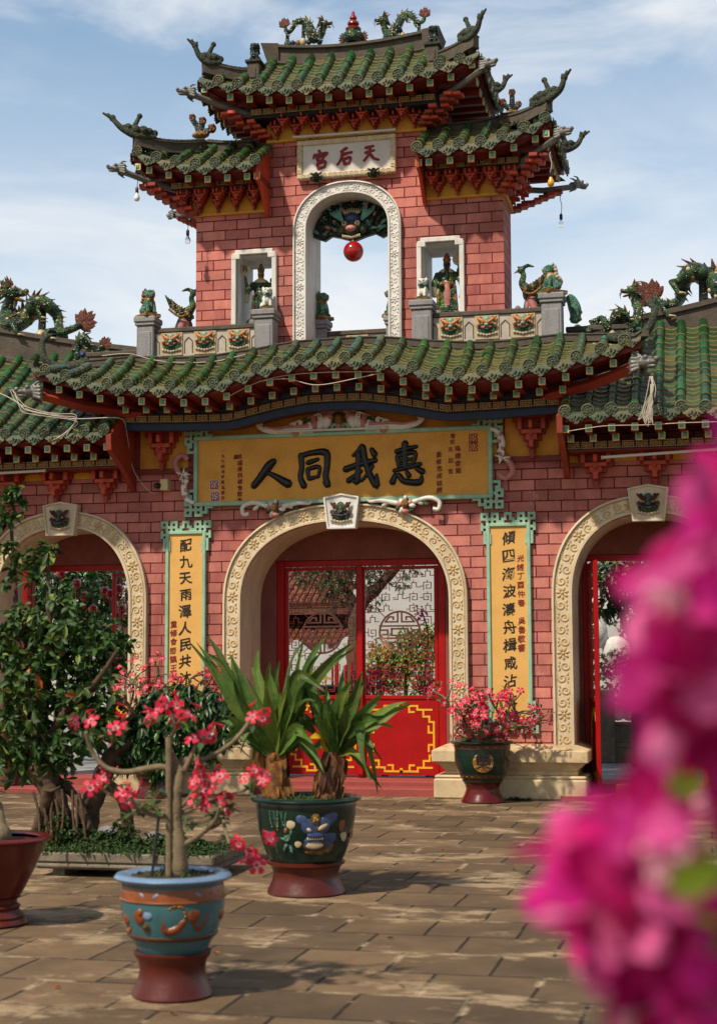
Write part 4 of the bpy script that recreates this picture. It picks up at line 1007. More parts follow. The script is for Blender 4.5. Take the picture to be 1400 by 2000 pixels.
m.grid([[(x, -0.45, zf(x) - 0.15), (x, 0.0, zf(x) - 0.10)] for x in S], 0); m.build('soffit', 'dark_red', can, 30)
for s in (-1, 1):                                                    # corner beams with silver dragon-head ends
    m = MB(); m.tube([(s * 2.6, -0.4, 4.95), (s * 3.3, -0.75, 5.03), (s * 3.82, -1.0, 5.17)], [0.07, 0.075, 0.07], 4, 0, True)
    m.build('corner_beam', 'bracket_red', can, 30)
def dragon_head(name, parent, loc, rz, s, mats=('silver_paint',), beard=True):
    b = [((0, 0, 0), (0.10, 0.075, 0.075), 0), ((0.10, 0, -0.01), (0.09, 0.05, 0.04), 0), ((0.09, 0, -0.06), (0.075, 0.04, 0.02), 0), ((0.17, 0, 0.02), (0.035, 0.045, 0.035), 0),
         ((0.04, 0.05, 0.05), 0.032, 0), ((0.04, -0.05, 0.05), 0.032, 0)]
    for e in (-1, 1):
        b.append(('tube', [(-0.02, e * 0.04, 0.06), (-0.09, e * 0.07, 0.12), (-0.17, e * 0.07, 0.13)], [0.022, 0.018, 0.008], 0))
        for k in range(4): b.append(('tube', [(-0.04, e * 0.06, 0.04 - k * 0.035), (-0.12, e * 0.11, 0.05 - k * 0.05), (-0.17, e * 0.10, 0.01 - k * 0.05)], [0.028, 0.022, 0.008], 0))
    o = sculpt(name, b, mats, parent, 0.009, 1); o.location = loc; o.rotation_euler = (0, 0, rz); o.scale = (s,) * 3; return o
dh0 = dragon_head('dragon_head', can, (-3.92, -1.05, 5.20), R(210), 1.0)
def dh(parent, loc, rz, s=1.0):
    c = dh0.copy(); COL.objects.link(c); c.parent = parent; c.location = loc; c.rotation_euler = (0, 0, rz); c.scale = (s,) * 3; return c
dh(can, (3.92, -1.05, 5.20), R(-35))
def ridge(name, parent, path, h, t, cap=0.05, mat='ridge_cement', beads=True, capmat='moss_green'):
    """cement ridge along a path with a beaded green cap"""
    P = catmull(path, 6); m = MB(); rows = []
    for i, p in enumerate(P):
        d = (P[min(i + 1, len(P) - 1)] - P[max(0, i - 1)]); d.z = 0; d.normalize(); n = Vector((-d.y, d.x, 0)) * t / 2
        rows.append([p + n * 1.15, p + n * 1.15 + Vector((0, 0, h * 0.12)), p + n + Vector((0, 0, h * 0.15)), p + n + Vector((0, 0, h * 0.82)), p + n * 1.25 + Vector((0, 0, h * 0.86)), p + n * 1.25 + Vector((0, 0, h)),
                     p - n * 1.25 + Vector((0, 0, h)), p - n * 1.25 + Vector((0, 0, h * 0.86)), p - n + Vector((0, 0, h * 0.82)), p - n + Vector((0, 0, h * 0.15)), p - n * 1.15 + Vector((0, 0, h * 0.12)), p - n * 1.15])
    m.grid(rows, 0, True); m.add(rows[0], [tuple(range(12))], 0); m.add(rows[-1], [tuple(reversed(range(12)))], 0)
    r = m.build(name, mat, parent, 35)
    if cap:
        c = MB(); top = [p + Vector((0, 0, h + cap * 0.45)) for p in P]; c.tube(top, cap * 0.8, 8, 0)
        if beads:
            L = 0; last = top[0]
            for i in range(1, len(top)):
                seg = top[i] - top[i - 1]; n = max(1, int(seg.length / 0.042))
                for k in range(n): c.ball(top[i - 1] + seg * (k / n) + Vector((0, 0, cap * 0.25)), (cap * 0.55, cap * 0.95, cap * 0.62), 0, 7, 5)
        c.build('ridge_cap', capmat, r, 60)
    return r
def finial(parent, path, r, name='ridge_finial', blobs=True, mat='moss_green'):
    """upturned tail: curls up with a flared tip and cloud lumps on its inner side"""
    r = r * 1.02; P = catmull(path, 6); n = len(P); bl = [('tube', P, [r * (1.15 - 0.55 * i / (n - 1)) for i in range(n)], 0)]
    d = (P[-1] - P[-2]).normalized(); tip = P[-1]
    side = Vector((d.y, -d.x, 0)); side = (Vector((P[-1].x - P[0].x, P[-1].y - P[0].y, 0))).normalized()
    bl.append((tip + d * r * 0.3 - side * r * 0.1, (r * 0.85, r * 0.7, r * 0.9), 0))
    for k, a in enumerate((-0.9, 0.1, 1.0)):
        e = tip + d * r * 1.9 * (0.75 if k == 0 else 1) + side * r * a * 1.3; bl.append(('tube', [tip, e], [r * 0.5, r * 0.26], 0))
    if blobs:
        for t, s in ((0.10, 1.0), (0.18, 1.25), (0.26, 0.9), (0.32, 1.5), (0.42, 1.0), (0.48, 1.35), (0.55, 0.8), (0.62, 1.1), (0.72, 0.7)):
            p = P[int(t * (n - 1))]; q = P[min(n - 1, int(t * (n - 1)) + 1)]; tg = (q - p).normalized(); inn = Vector((0, 0, 1)) - tg * tg.z; inn = inn.normalized() - side * 0.5
            bl.append((p + inn.normalized() * r * 1.15 * s, r * 0.85 * s, 0))
        p = P[int(0.5 * (n - 1))]; bl.append(('tube', [p + Vector((0, 0, r)) - side * r, p + Vector((0, 0, r * 4)) - side * r * 2.4], [r * 0.7, r * 0.5], 0)); bl.append((p + Vector((0, 0, r * 4.4)) - side * r * 2.6, r * 0.7, 0))
    return sculpt(name, bl, (mat,), parent, max(0.007, r * 0.13), 0)
ridge('top_ridge', can, [(x, -0.22, zt(x) - 0.03) for x in np.linspace(-3.75, 3.75, 26)], 0.10, 0.10, 0.0)
for s in (-1, 1):
    finial(can, [(s * 3.45, -0.35, 5.66), (s * 3.75, -0.45, 5.62), (s * 3.95, -0.52, 5.72), (s * 4.02, -0.5, 5.92), (s * 4.0, -0.46, 6.02)], 0.06, blobs=False)
    ridge('verge_ridge', can, [(s * 3.7, -0.25, 5.66), (s * 3.82, -0.6, 5.55), (s * 3.93, -1.02, 5.52)], 0.07, 0.08, 0.0)

# --- side roofs
for s in (-1, 1):
    xs = [s * (2.95 + 0.274 * i) for i in range(13)]
    if s < 0: xs = xs[::-1]
    lo, hi = (2.88, 6.45) if s > 0 else (-6.45, -2.88)
    sr, spos = tile_slope('side_roof', gate, (0, -0.88, 0), (1, 0, 0), (0, 1, 0), xs, lambda x: 4.66, lambda x: 6.10 + 0.0 * x, lambda a: 2.05, 2.05, a0=None, a1=None, course=0.105, sag=0.15, bottom=(0.5, -0.02))
    rafters(sr, [(s * (2.95 + 0.274 * i), -0.80, 4.475) for i in range(13)]); rafters(sr, [(s * (2.98 + 0.274 * i), -0.50, 4.40) for i in range(12)])
    fret_band(sr, *sorted((s * 2.93, s * 6.4)), lambda x: 4.325, -0.42, board=0.11)
    m = MB(); m.box(*sorted((s * 2.93, s * 6.4)), -0.41, -0.02, 4.255, 4.27); m.build('soffit', 'dark_red', sr, 0)
    m = MB(); x = s * 2.885                                          # orange end board
    q = [(x - 0.035, -0.92, 4.62), (x - 0.035, -0.90, 4.42), (x - 0.035, -0.46, 4.24), (x - 0.035, -0.05, 3.98), (x - 0.035, 0.0, 3.98), (x - 0.035, 0.0, 5.25)]
    m.add(q + [(v[0] + 0.07, v[1], v[2]) for v in q], [tuple(range(6)), tuple(range(11, 5, -1))] + [((i + 1) % 6, i, i + 6, (i + 1) % 6 + 6) for i in range(6)])
    m.build('end_board', 'end_red', sr, 30)
    cz = lambda x: 6.0 + 0.16 * (abs(x) - 3.6) + 0.05 * max(0, abs(x) - 4.4)
    ridge('main_ridge', sr, [(s * a, 1.38, cz(a) - 0.22) for a in np.linspace(3.0, 6.4, 12)], 0.48, 0.30, 0.0)
    m = MB(); m.add([(s * 2.9, 1.4, 6.1), (s * 6.45, 1.4, 6.1), (s * 6.45, 3.2, 4.7), (s * 2.9, 3.2, 4.7)], [(0, 1, 2, 3) if s > 0 else (3, 2, 1, 0)], 0)
    m.build('rear_slope', 'pan_tile', sr, 0)
    m = MB(); m.box(*sorted((s * 2.9, s * 6.6)), 0.87, 2.2, 4.61, 5.2, 0); m.build('roof_core', 'pink_render', sr, 0)

# --- tower roofs
def small_bracket(x, y, z, rz=0.0, sc=0.42): bracket((x, y, z), (sc, sc * 1.5, sc), rz)
CORN = [(2.10, 0), (2.10, 1)]
# middle
_tx = [0, .3, .55, .8, 1.1, 1.35, 1.6, 1.86, 2.0]; _tz = [9.22, 9.22, 9.225, 9.235, 9.275, 9.315, 9.37, 9.45, 9.52]
te = interp(_tx, _tz); tze = lambda x: te(abs(x - 0.03))
TCY = 0.575
top, _ = tile_slope('tower_roof', gate, (0, -0.40, 0), (1, 0, 0), (0, 1, 0), [0.03 + 0.27 * i for i in range(-6, 7)], tze, lambda x: 9.90 if abs(x) < 1.05 else 9.90, lambda a: 0.80 if abs(a) < 1.12 else max(0.12, 0.80 - (abs(a) - 1.0) * 1.05), 0.80, a0=-1.86, a1=1.90, bottom=(0.4, -0.02), sag=0.1)
rafters(top, [(0.03 + 0.27 * (i + 0.5), -0.31, tze(0.03 + 0.27 * (i + 0.5)) - 0.155) for i in range(-6, 6)])
rafters(top, [(s * 1.80, -0.36, 9.31) for s in (-1, 1)])
def side_slope(parent, xs, s, zfun, ztop, depth, bottomd):
    """hipped end, facing outwards"""
    rows = [-0.22 + 0.27 * i for i in range(7)]
    t, _ = tile_slope('hip_end', parent, (xs, 0, 0), (0, 1, 0), (-s, 0, 0), rows, zfun, lambda a: ztop, lambda a: max(0.12, min(depth, depth * min(a + 0.45, 1.6 - a) / 0.75)), depth, a0=-0.40, a1=1.55, bottom=(bottomd, -0.02), sag=0.1)
    rafters(t, [(xs - s * 0.09, -0.22 + 0.27 * (i + 0.5), zfun(-0.22 + 0.27 * (i + 0.5)) - 0.155) for i in range(6)], R(90) * (1 if s > 0 else -1))
    return t
def end_z(zc, zm):
    f = interp([-0.45, -0.2, 0.1, 0.575, 1.05, 1.35, 1.6], [zc, zc - 0.1, zm + 0.03, zm, zm + 0.03, zc - 0.1, zc]); return f
for s in (-1, 1): side_slope(top, 0.02 + s * 1.88, s, end_z(9.46, 9.27), 9.85, 0.8, 0.4)
m = MB(); m.add([(-1.86, 1.55, 9.25), (1.9, 1.55, 9.25), (1.1, 0.75, 9.9), (-1.06, 0.75, 9.9)], [(3, 2, 1, 0)]); m.build('rear_slope', 'pan_tile', top, 0)
ridge('top_ridge', top, [(x + 0.02, 0.56, 9.80 + 0.075 * (abs(x)) ** 2.0) for x in np.linspace(-1.10, 1.10, 13)], 0.26, 0.38, 0.05)
m = MB()
for s in (-1, 1):
    x = 0.02 + s * 1.10; m.add([(x, 0.33, 9.72), (x, 0.80, 9.72), (x + s * 0.14, 0.85, 10.16), (x + s * 0.14, 0.28, 10.16), (x - s * 0.10, 0.37, 9.72), (x - s * 0.10, 0.76, 9.72), (x - s * 0.10, 0.80, 10.15), (x - s * 0.10, 0.32, 10.15)],
                               [(0, 1, 2, 3), (4, 7, 6, 5), (0, 3, 7, 4), (1, 5, 6, 2), (3, 2, 6, 7)] if s > 0 else [(3, 2, 1, 0), (5, 6, 7, 4), (4, 7, 3, 0), (2, 6, 5, 1), (7, 6, 2, 3)])
m.build('gable_end', 'ridge_cement', top, 0)
for s in (-1, 1):
    ox = 0.02
    ridge('hip_ridge', top, [(ox + s * 1.12, 0.28, 9.66), (ox + s * 1.25, 0.02, 9.50), (ox + s * 1.5, -0.2, 9.46), (ox + s * 1.84, -0.40, 9.52)], 0.17, 0.11, 0.035)
    finial(top, [(ox + s * 1.62, -0.30, 9.68), (ox + s * 1.76, -0.40, 9.66), (ox + s * 1.86, -0.46, 9.74), (ox + s * 1.91, -0.50, 9.86)], 0.052)
    ridge('hip_ridge', top, [(ox + s * 1.12, 0.87, 9.66), (ox + s * 1.5, 1.3, 9.46), (ox + s * 1.84, 1.53, 9.52)], 0.17, 0.11, 0.035)
    finial(top, [(ox + s * 1.62, 1.43, 9.68), (ox + s * 1.78, 1.53, 9.66), (ox + s * 1.90, 1.60, 9.74), (ox + s * 1.95, 1.64, 9.86)], 0.052)
    dh(top, (ox + s * 2.02, -0.52, 9.24), R(-35) if s > 0 else R(215), 0.72); dh(top, (ox + s * 2.02, 1.66, 9.24), R(35) if s > 0 else R(145), 0.72)
    m = MB(); m.tube([(ox + s * 1.0, 0.2, 9.02), (ox + s * 1.5, -0.15, 9.08), (ox + s * 1.98, -0.49, 9.22)], 0.042, 6); m.build('corner_beam', 'silver_paint', top, 30); m = MB(); m.tube([(ox + s * 1.0, 0.95, 9.02), (ox + s * 1.5, 1.3, 9.08), (ox + s * 1.98, 1.64, 9.22)], 0.042, 6)
    m.build('corner_beam', 'silver_paint', top, 30)
    m = MB(); x = ox + s * 1.22; m.cbox(x - 0.085, x + 0.085, -0.13, 0.04, 9.42, 9.72, 0.01, 0); m.cbox(x - 0.045, x + 0.045, -0.142, -0.12, 9.50, 9.66, 0.01, 0); m.cbox(x - 0.11, x + 0.11, -0.155, 0.065, 9.721, 9.765, 0.01, 1)
    m.build('ridge_pillar', MT('ridge_cement', 'moss_green'), top, 30)
fret_band(top, -1.24, 1.28, lambda x: 9.035, -0.10, board=0.10, h=0.075)
def eave_box(parent, x0, x1, zt_, name='eave_fascia'):
    m = MB(); m.box(x0, x1, -0.09, 1.24, zt_ - 0.10, zt_ - 0.055, 0); m.box(x0 - 0.02, x1 + 0.02, -0.06, 1.21, zt_ - 0.05, zt_ + 0.05, 0); m.build(name, 'near_black', parent, 0)
eave_box(top, -1.24, 1.28, 9.05)
m = MB(); m.cbox(-1.10, 1.10, 0.16, 0.98, 8.69, 8.735, 0.006); m.box(-1.095, 1.095, 0.18, 0.97, 8.735, 9.0, 0); m.build('yellow_cornice', 'yellow_trim', top, 30)
for i in range(8): small_bracket(-0.95 + 0.27 * i + 0.01, 0.17, 8.745, 0, 0.40)
for i in range(7): small_bracket(-0.82 + 0.27 * i + 0.01, 0.02, 8.80, 0, 0.36)
def corner_steps(parent, xc, yc, z0, s, sy, n=7, dz=0.055):
    m = MB()
    for k in range(n):
        d = 0.05 + 0.085 * k; w = 0.055
        x, y = xc + s * d, yc + sy * d * 0.75; z = z0 + dz * k
        for dx, dy in ((0.5, 0.5), (-0.9 - 0.5 * k % 2, 1.0), (1.0, -0.9)):
            m.cbox(x + s * w * (dx - 1), x + s * w * (dx + 1), min(y + sy * w * (dy - 1), y + sy * w * (dy + 1)), max(y + sy * w * (dy - 1), y + sy * w * (dy + 1)), z + 0.001 * dx, z + dz * 0.92, 0.006, k % 2) if s > 0 else \
            m.cbox(x - w * (dx + 1), x - w * (dx - 1), min(y + sy * w * (dy - 1), y + sy * w * (dy + 1)), max(y + sy * w * (dy - 1), y + sy * w * (dy + 1)), z + 0.001 * dx, z + dz * 0.92, 0.006, k % 2)
    m.build('corner_bracket', BRM, parent, 30)
for s in (-1, 1):
    for yc, sy in ((0.2, -1), (0.95, 1)): corner_steps(top, s * 1.06, yc, 8.74, s, sy, 6, 0.05)
    for i in range(3): small_bracket(s * 1.09, 0.36 + 0.22 * i, 8.745, R(90) * s, 0.40); small_bracket(s * 1.22, 0.36 + 0.22 * i, 8.80, R(90) * s, 0.36)
# the two lower roofs of the tower
for s in (-1, 1):
    _sx = [1.0, 1.9, 2.2, 2.5, 2.8]; _sz = [8.25, 8.255, 8.32, 8.41, 8.52]
    sf = interp(_sx, _sz); sze = lambda x, sf=sf: sf(abs(x))
    xs = [s * (1.08 + 0.274 * i) for i in range(7)]; xs = sorted(xs)
    lo, hi = (1.06, 2.80) if s > 0 else (-2.80, -1.06)
    wr, _ = tile_slope('tower_side_roof', gate, (0, -0.40, 0), (1, 0, 0), (0, 1, 0), xs, sze, lambda x: 8.72, lambda a: 0.75 if abs(a) < 2.08 else max(0.12, 0.75 - (abs(a) - 2.05) * 0.95), 0.75,
                       a0=lo if s < 0 else None, a1=hi if s > 0 else None, bottom=(0.4, -0.02), sag=0.1)
    rafters(wr, [(s * (1.08 + 0.274 * (i + 0.0)) + s * 0.137, -0.31, sze(1.08 + 0.274 * i + 0.137) - 0.165) for i in range(6)]); rafters(wr, [(s * 2.73, -0.36, 8.32), (s * 1.085, -0.31, 8.09)])
    side_slope(wr, s * 2.80, s, end_z(8.53, 8.33), 8.72, 0.72, 0.4)
    m = MB(); q = [(s * 2.80, 1.55, 8.3), (s * 1.08, 1.55, 8.3), (s * 1.08, 0.7, 8.75), (s * 2.05, 0.7, 8.75)]; m.add(q, [(0, 1, 2, 3) if s > 0 else (3, 2, 1, 0)]); m.build('rear_slope', 'pan_tile', wr, 0)
    ridge('top_ridge', wr, [(s * 1.085, 0.45, 8.66), (s * 1.4, 0.47, 8.66), (s * 1.75, 0.5, 8.68), (s * 2.05, 0.52, 8.73)], 0.17, 0.20, 0.04)
    ridge('hip_ridge', wr, [(s * 2.07, 0.40, 8.72), (s * 2.25, 0.15, 8.63), (s * 2.5, -0.15, 8.57), (s * 2.78, -0.40, 8.60)], 0.16, 0.11, 0.035)
    ridge('hip_ridge', wr, [(s * 2.07, 0.65, 8.72), (s * 2.5, 1.25, 8.57), (s * 2.78, 1.52, 8.60)], 0.16, 0.11, 0.035)
    finial(wr, [(s * 2.55, -0.22, 8.76), (s * 2.74, -0.40, 8.74), (s * 2.92, -0.48, 8.83), (s * 2.98 if s > 0 else -3.04, -0.51, 8.96)], 0.054)
    finial(wr, [(s * 2.55, 1.35, 8.76), (s * 2.76, 1.54, 8.74), (s * 2.94, 1.62, 8.82), (s * 3.02, 1.65, 8.95)], 0.052)
    m = MB(); m.tube([(s * 2.1, 0.2, 8.05), (s * 2.5, -0.15, 8.11), (s * 2.92, -0.49, 8.24)], 0.042, 6); m.build('corner_beam', 'silver_paint', wr, 30); m = MB(); m.tube([(s * 2.1, 0.95, 8.05), (s * 2.5, 1.3, 8.11), (s * 2.92, 1.64, 8.24)], 0.042, 6); m.build('corner_beam', 'silver_paint', wr, 30)
    dh(wr, (s * 2.97, -0.52, 8.27), R(-35) if s > 0 else R(215), 0.72); dh(wr, (s * 2.97, 1.66, 8.27), R(35) if s > 0 else R(145), 0.72)
    fret_band(wr, *sorted((s * 1.14, s * 2.36)), lambda x: 8.105, -0.10, board=0.10, h=0.075)
    m = MB(); a, b = sorted((s * 1.09, s * 2.34)); m.box(a, b, -0.09, 1.24, 8.06, 8.14, 0); m.box(a, b, -0.055, 1.21, 8.141, 8.24, 0); m.build('eave_fascia', 'near_black', wr, 0)
    m = MB(); a, b = sorted((s * 1.088, s * 2.14)); m.cbox(a, b, 0.16, 0.99, 7.74, 7.785, 0.006); m.box(a, b - 0.005 if s > 0 else b, 0.18, 0.97, 7.785, 8.06, 0); m.build('yellow_cornice', 'yellow_trim', wr, 30)
    for i in range(4): small_bracket(s * (1.26 + 0.255 * i), 0.17, 7.795, 0, 0.40)
    for i in range(5): small_bracket(s * (1.20 + 0.255 * i), 0.02, 7.85, 0, 0.36)
    for i in range(3): small_bracket(s * 2.13, 0.36 + 0.22 * i, 7.795, R(90) * s, 0.40); small_bracket(s * 2.26, 0.36 + 0.22 * i, 7.85, R(90) * s, 0.36)
    for yc, sy in ((0.2, -1), (0.95, 1)): corner_steps(wr, s * 2.1, yc, 7.75, s, sy, 7, 0.052)
    m = MB(); x = s * 1.075                                          # orange end board against the tower
    q = [(x - 0.02, -0.38, 8.25), (x - 0.02, -0.36, 8.02), (x - 0.02, -0.2, 7.98), (x - 0.02, 0.1, 7.68), (x - 0.02, 0.19, 7.66), (x - 0.02, 0.19, 8.6)]
    m.add(q + [(v[0] + 0.04, v[1], v[2]) for v in q], [tuple(range(6)), tuple(range(11, 5, -1))] + [((i + 1) % 6, i, i + 6, (i + 1) % 6 + 6) for i in range(6)])
    m.build('end_board', 'orange_red', wr, 30)
# ------------------------------------------------------------------ glazed figures
DRM = MT('gz_green', 'gz_rust', 'gz_ochre', 'gz_cream', 'gz_blue', 'gz_dark')
def dragon(name, label, px, Y, r, head=True, loc_px=None, group=None, tail=True, face=1, olive=False):
    """serpentine roof dragon; px = photo points from head to tail on the plane y = Y"""
    P0 = [at(x, y, Y) for x, y in px]
    base = Vector((sum(p.x for p in P0) / len(P0), Y, min(p.z for p in P0) - r)) if loc_px is None else at(*loc_px, Y)
    P = catmull([p - base + Vector((0, 0.10 * r / 0.05 * math.sin(i * 1.7) * 0.5, 0)) for i, p in enumerate(P0)], 5); n = len(P)
    root = thing(name, label, 'dragon', base, 0, group)
    rad = [r * (0.72 + 0.5 * math.sin(math.pi * min(1, (i / (n - 1)) * 1.25 + 0.08))) * (1 - 0.35 * max(0, i / (n - 1) - 0.6) / 0.4) for i in range(n)]
    m = MB()
    rows_col = 0
    m.tube(P, rad, 12, 0)
    for i in range(1, n - 1, 1):                                     # fins along the back, coils of cloud at the foot
        t = (P[i + 1] - P[i - 1]).normalized(); up = Vector((-t.z, 0, t.x)); 
        if up.z < 0 and abs(t.x) > 0.3: up = -up
        if i % 2 == 0: m.tube([P[i] + up * rad[i] * 0.8 - t * rad[i] * 0.4, P[i] + up * rad[i] * 1.85 + t * rad[i] * 0.5], [rad[i] * 0.42, rad[i] * 0.06], 5, 2 if i % 4 else 1, True, 1, 0.5)
        if i % 3 == 0:
            for k in range(5):
                q = 2 * math.pi * k / 5 + i; m.ball(P[i] + Vector((t.z * math.sin(q) * 0, -math.cos(q) * rad[i] * 0.9, 0)) + up * math.sin(q) * rad[i] * 0.9, rad[i] * 0.30, (2, 3, 0, 5)[(i + k) % 4], 7, 5)
    m.build('body', DRM, root, 60)
    if head:
        h = MB(); d = (P[0] - P[2]).normalized(); f = Vector((face, 0, 0)); c = P[0] + Vector((0, 0, r * 0.3)); s = r * 1.15
        rot = Matrix.Rotation(0 if face > 0 else math.pi, 3, 'Z')
        w = lambda x, y, z: c + rot @ Vector((x * s, y * s, z * s))
        h.ball(w(0, 0, 0.2), (s * 1.15, s * 0.95, s * 0.95), 0, 12, 8); h.ball(w(1.2, 0, 0.1), (s * 0.95, s * 0.62, s * 0.42), 0, 10, 7)
        h.ball(w(1.0, 0, -0.65), (s * 0.85, s * 0.52, s * 0.24), 2, 10, 6, Matrix.Rotation(0.3 * face, 3, 'Y')); h.ball(w(1.9, 0, 0.35), (s * 0.35, s * 0.45, s * 0.32), 2, 8, 6)
        for e in (-1, 1):
            h.ball(w(0.6, e * 0.6, 0.75), s * 0.30, 3, 8, 6); h.ball(w(0.78, e * 0.75, 0.8), s * 0.14, 5, 6, 5)
            h.tube([w(-0.1, e * 0.5, 0.9), w(-0.9, e * 0.7, 1.5), w(-1.7, e * 0.7, 1.7)], [s * 0.26, s * 0.2, s * 0.07], 6, 2)
            for k in range(5):
                q = -0.9 + k * 0.5; h.tube([w(-0.3, e * 0.7, 0.3 + 0.1 * k), w(-1.3 + 0.1 * k, e * 1.0, 0.2 + q), w(-1.9 + 0.3 * k, e * 0.95, 0.1 + q * 1.5)], [s * 0.36, s * 0.26, s * 0.05], 6, 1 if k % 2 else 0)
            h.tube([w(1.9, e * 0.4, 0.1), w(2.3, e * 0.7, -0.5), w(2.2, e * 0.8, -1.2)], [s * 0.1, s * 0.08, s * 0.03], 5, 1)
        for k in range(5): h.tube([w(0.6 - 0.2 * k, 0, -0.75), w(0.6 - 0.35 * k, 0, -1.5 - 0.1 * k)], [s * 0.2, s * 0.04], 5, 3 if k % 2 else 5)
        for k in range(5): h.tube([w(-0.2, (k - 2) * 0.3, 0.9), w(-0.5, (k - 2) * 0.5, 2.0 + 0.3 * (k % 2))], [s * 0.3, s * 0.06], 6, 1)
        h.build('head', DRM, root, 60)
    if tail:
        tm = MB(); d = (P[-1] - P[-3]).normalized(); a0 = math.atan2(d.z, d.x)
        for k in range(8):
            q = a0 + (k - 3.5) * 0.36; L = r * (2.7 - 0.13 * abs(k - 3.5) ** 1.5); e = P[-1]
            b = Vector((math.cos(q), 0, math.sin(q))); cpp = Vector((-b.z, 0, b.x)) * (0.25 * L * (0.4 if k % 2 else -0.2))
            tm.tube([e, e + b * L * 0.5, e + b * L * 0.8 + cpp * 0.4, e + b * L + cpp], [r * 0.5, r * 0.55, r * 0.35, r * 0.05], 6, 1, True, 1, 0.4, up=(0, -1, 0))
        tm.build('tail_fan', DRM, root, 60)
    lg = MB(); lows = sorted(range(2, n - 2), key=lambda i: P[i].z)
    for fr in (0.22, 0.42, 0.62, 0.8):
        i = int(fr * n); p = P[i]
        for e in (-1,):
            k = p + Vector((r * 1.4 * (1 if fr < 0.5 else -1), -r * 1.2, -r * 0.4)); t = Vector((k.x + r * 0.7, k.y - r * 0.1, max(k.z - r * 1.3, 0.0)))
            lg.tube([p, k, t], [r * 0.5, r * 0.42, r * 0.28], 7, 0)
            for c in (-1, 0, 1): lg.tube([t, t + Vector((r * 0.9, c * r * 0.4, -r * 0.15))], [r * 0.2, r * 0.04], 5, 3)
    lg.build('legs', DRM, root, 60)
    cl = MB(); x0, x1 = min(p.x for p in P), max(p.x for p in P)
    for k in range(int((x1 - x0) / (r * 1.6))):
        x = x0 + (k + 0.5) * r * 1.6; i = min(range(n), key=lambda j: abs(P[j].x - x) + 0.3 * P[j].z)
        hh = max(0.02, P[i].z * 0.5) if k % 3 == 0 else r * 0.7
        cl.ball((x, -r * 0.3 * (k % 2), r * 0.4), (r * 0.95, r * 0.8, r * (0.8 + 0.5 * (k % 3 == 0))), (0, 4, 2, 3, 5)[k % 5], 9, 6)
        if k % 3 == 0 and P[i].z > r * 2: cl.tube([(x, 0, 0), (P[i].x, 0, P[i].z)], [r * 0.6, r * 0.5], 7, (0, 5)[k % 2])
    cl.build('cloud_base', DRM, root, 60)
    return root
dragon('roof_dragon', 'small glazed dragon on the top ridge left of the red gourd finial', [(633, 50), (624, 68), (614, 77), (606, 66), (601, 47), (591, 40), (580, 46), (571, 60), (560, 62), (556, 50)], 0.56, 0.048, face=1, group='dragons on the roofs')
dragon('roof_dragon', 'small glazed dragon on the top ridge right of the red gourd finial', [(748, 42), (752, 60), (766, 69), (778, 54), (784, 33), (796, 26), (807, 36), (818, 46), (826, 38), (828, 30)], 0.56, 0.048, face=-1, group='dragons on the roofs')
dragon('roof_dragon', 'large green glazed dragon with red tail fan on the left side roof', [(24, 580), (12, 598), (14, 626), (28, 640), (43, 624), (57, 606), (74, 595), (92, 595), (106, 611), (113, 634), (124, 651), (138, 645), (153, 632)], 1.38, 0.105, face=1, group='dragons on the roofs')
dragon('roof_dragon', 'large green glazed dragon arching over the right side roof, red tail fan towards the tower', [(1436, 560), (1425, 600), (1412, 590), (1402, 565), (1391, 548), (1375, 537), (1357, 534), (1340, 542), (1330, 560), (1326, 585), (1308, 600), (1290, 594), (1276, 580)], 1.38, 0.115, face=-1, group='dragons on the roofs')
dragon('roof_dragon', 'little ochre dragon looping along the parapet left of the left balcony post', [(146, 688), (150, 675), (160, 661), (170, 664), (176, 680), (186, 688), (198, 682), (204, 676)], 0.55, 0.055, head=False, group='dragons on the roofs')
dragon('roof_dragon', 'looping dragon with raised head on the parapet right of the tower', [(1234, 572), (1240, 588), (1246, 610), (1238, 640), (1228, 646), (1222, 630), (1213, 614), (1202, 618), (1197, 640), (1190, 650), (1184, 636), (1175, 622), (1165, 624), (1158, 642), (1148, 648), (1142, 640)], 0.45, 0.06, face=-1, tail=False, group='dragons on the roofs')

# seated lions on the balcony posts
def lion_mesh(mats, name='lion_body', parent=None):
    b = [((0, 0, 0.13), (0.075, 0.095, 0.10), 0), ((0, 0.05, 0.08), (0.085, 0.075, 0.075), 0), ((0, -0.03, 0.19), (0.068, 0.065, 0.07), 1), ((0, -0.045, 0.27), (0.075, 0.07, 0.068), 0),
         ((0, -0.105, 0.255), (0.042, 0.04, 0.034), 0), ((0, -0.10, 0.225), (0.036, 0.035, 0.014), 1), ((0, -0.14, 0.272), (0.018, 0.014, 0.013), 1)]
    for s in (-1, 1):
        b += [('tube', [(s * 0.045, -0.05, 0.17), (s * 0.05, -0.075, 0.09), (s * 0.05, -0.08, 0.02)], [0.03, 0.026, 0.026], 0), ((s * 0.05, -0.10, 0.018), (0.028, 0.036, 0.018), 2),
              ((s * 0.075, 0.03, 0.05), (0.035, 0.06, 0.05), 0), ((s * 0.08, -0.03, 0.018), (0.026, 0.04, 0.018), 2), ((s * 0.06, -0.02, 0.325), (0.022, 0.014, 0.03), 0), ((s * 0.032, -0.10, 0.292), 0.016, 2)]
        for k in range(4): b.append(((s * (0.07 + 0.006 * (k % 2)), 0.0 + 0.012 * k, 0.30 - 0.042 * k), 0.025, 1))
    for k in range(3): b.append(((0, 0.03 + 0.01 * k, 0.31 - 0.05 * k), 0.027, 1))
    b.append(('tube', [(0, 0.11, 0.06), (0, 0.14, 0.14), (0, 0.12, 0.21)], [0.025, 0.03, 0.012], 1))
    return sculpt(name, b, mats, parent, 0.009, 1)
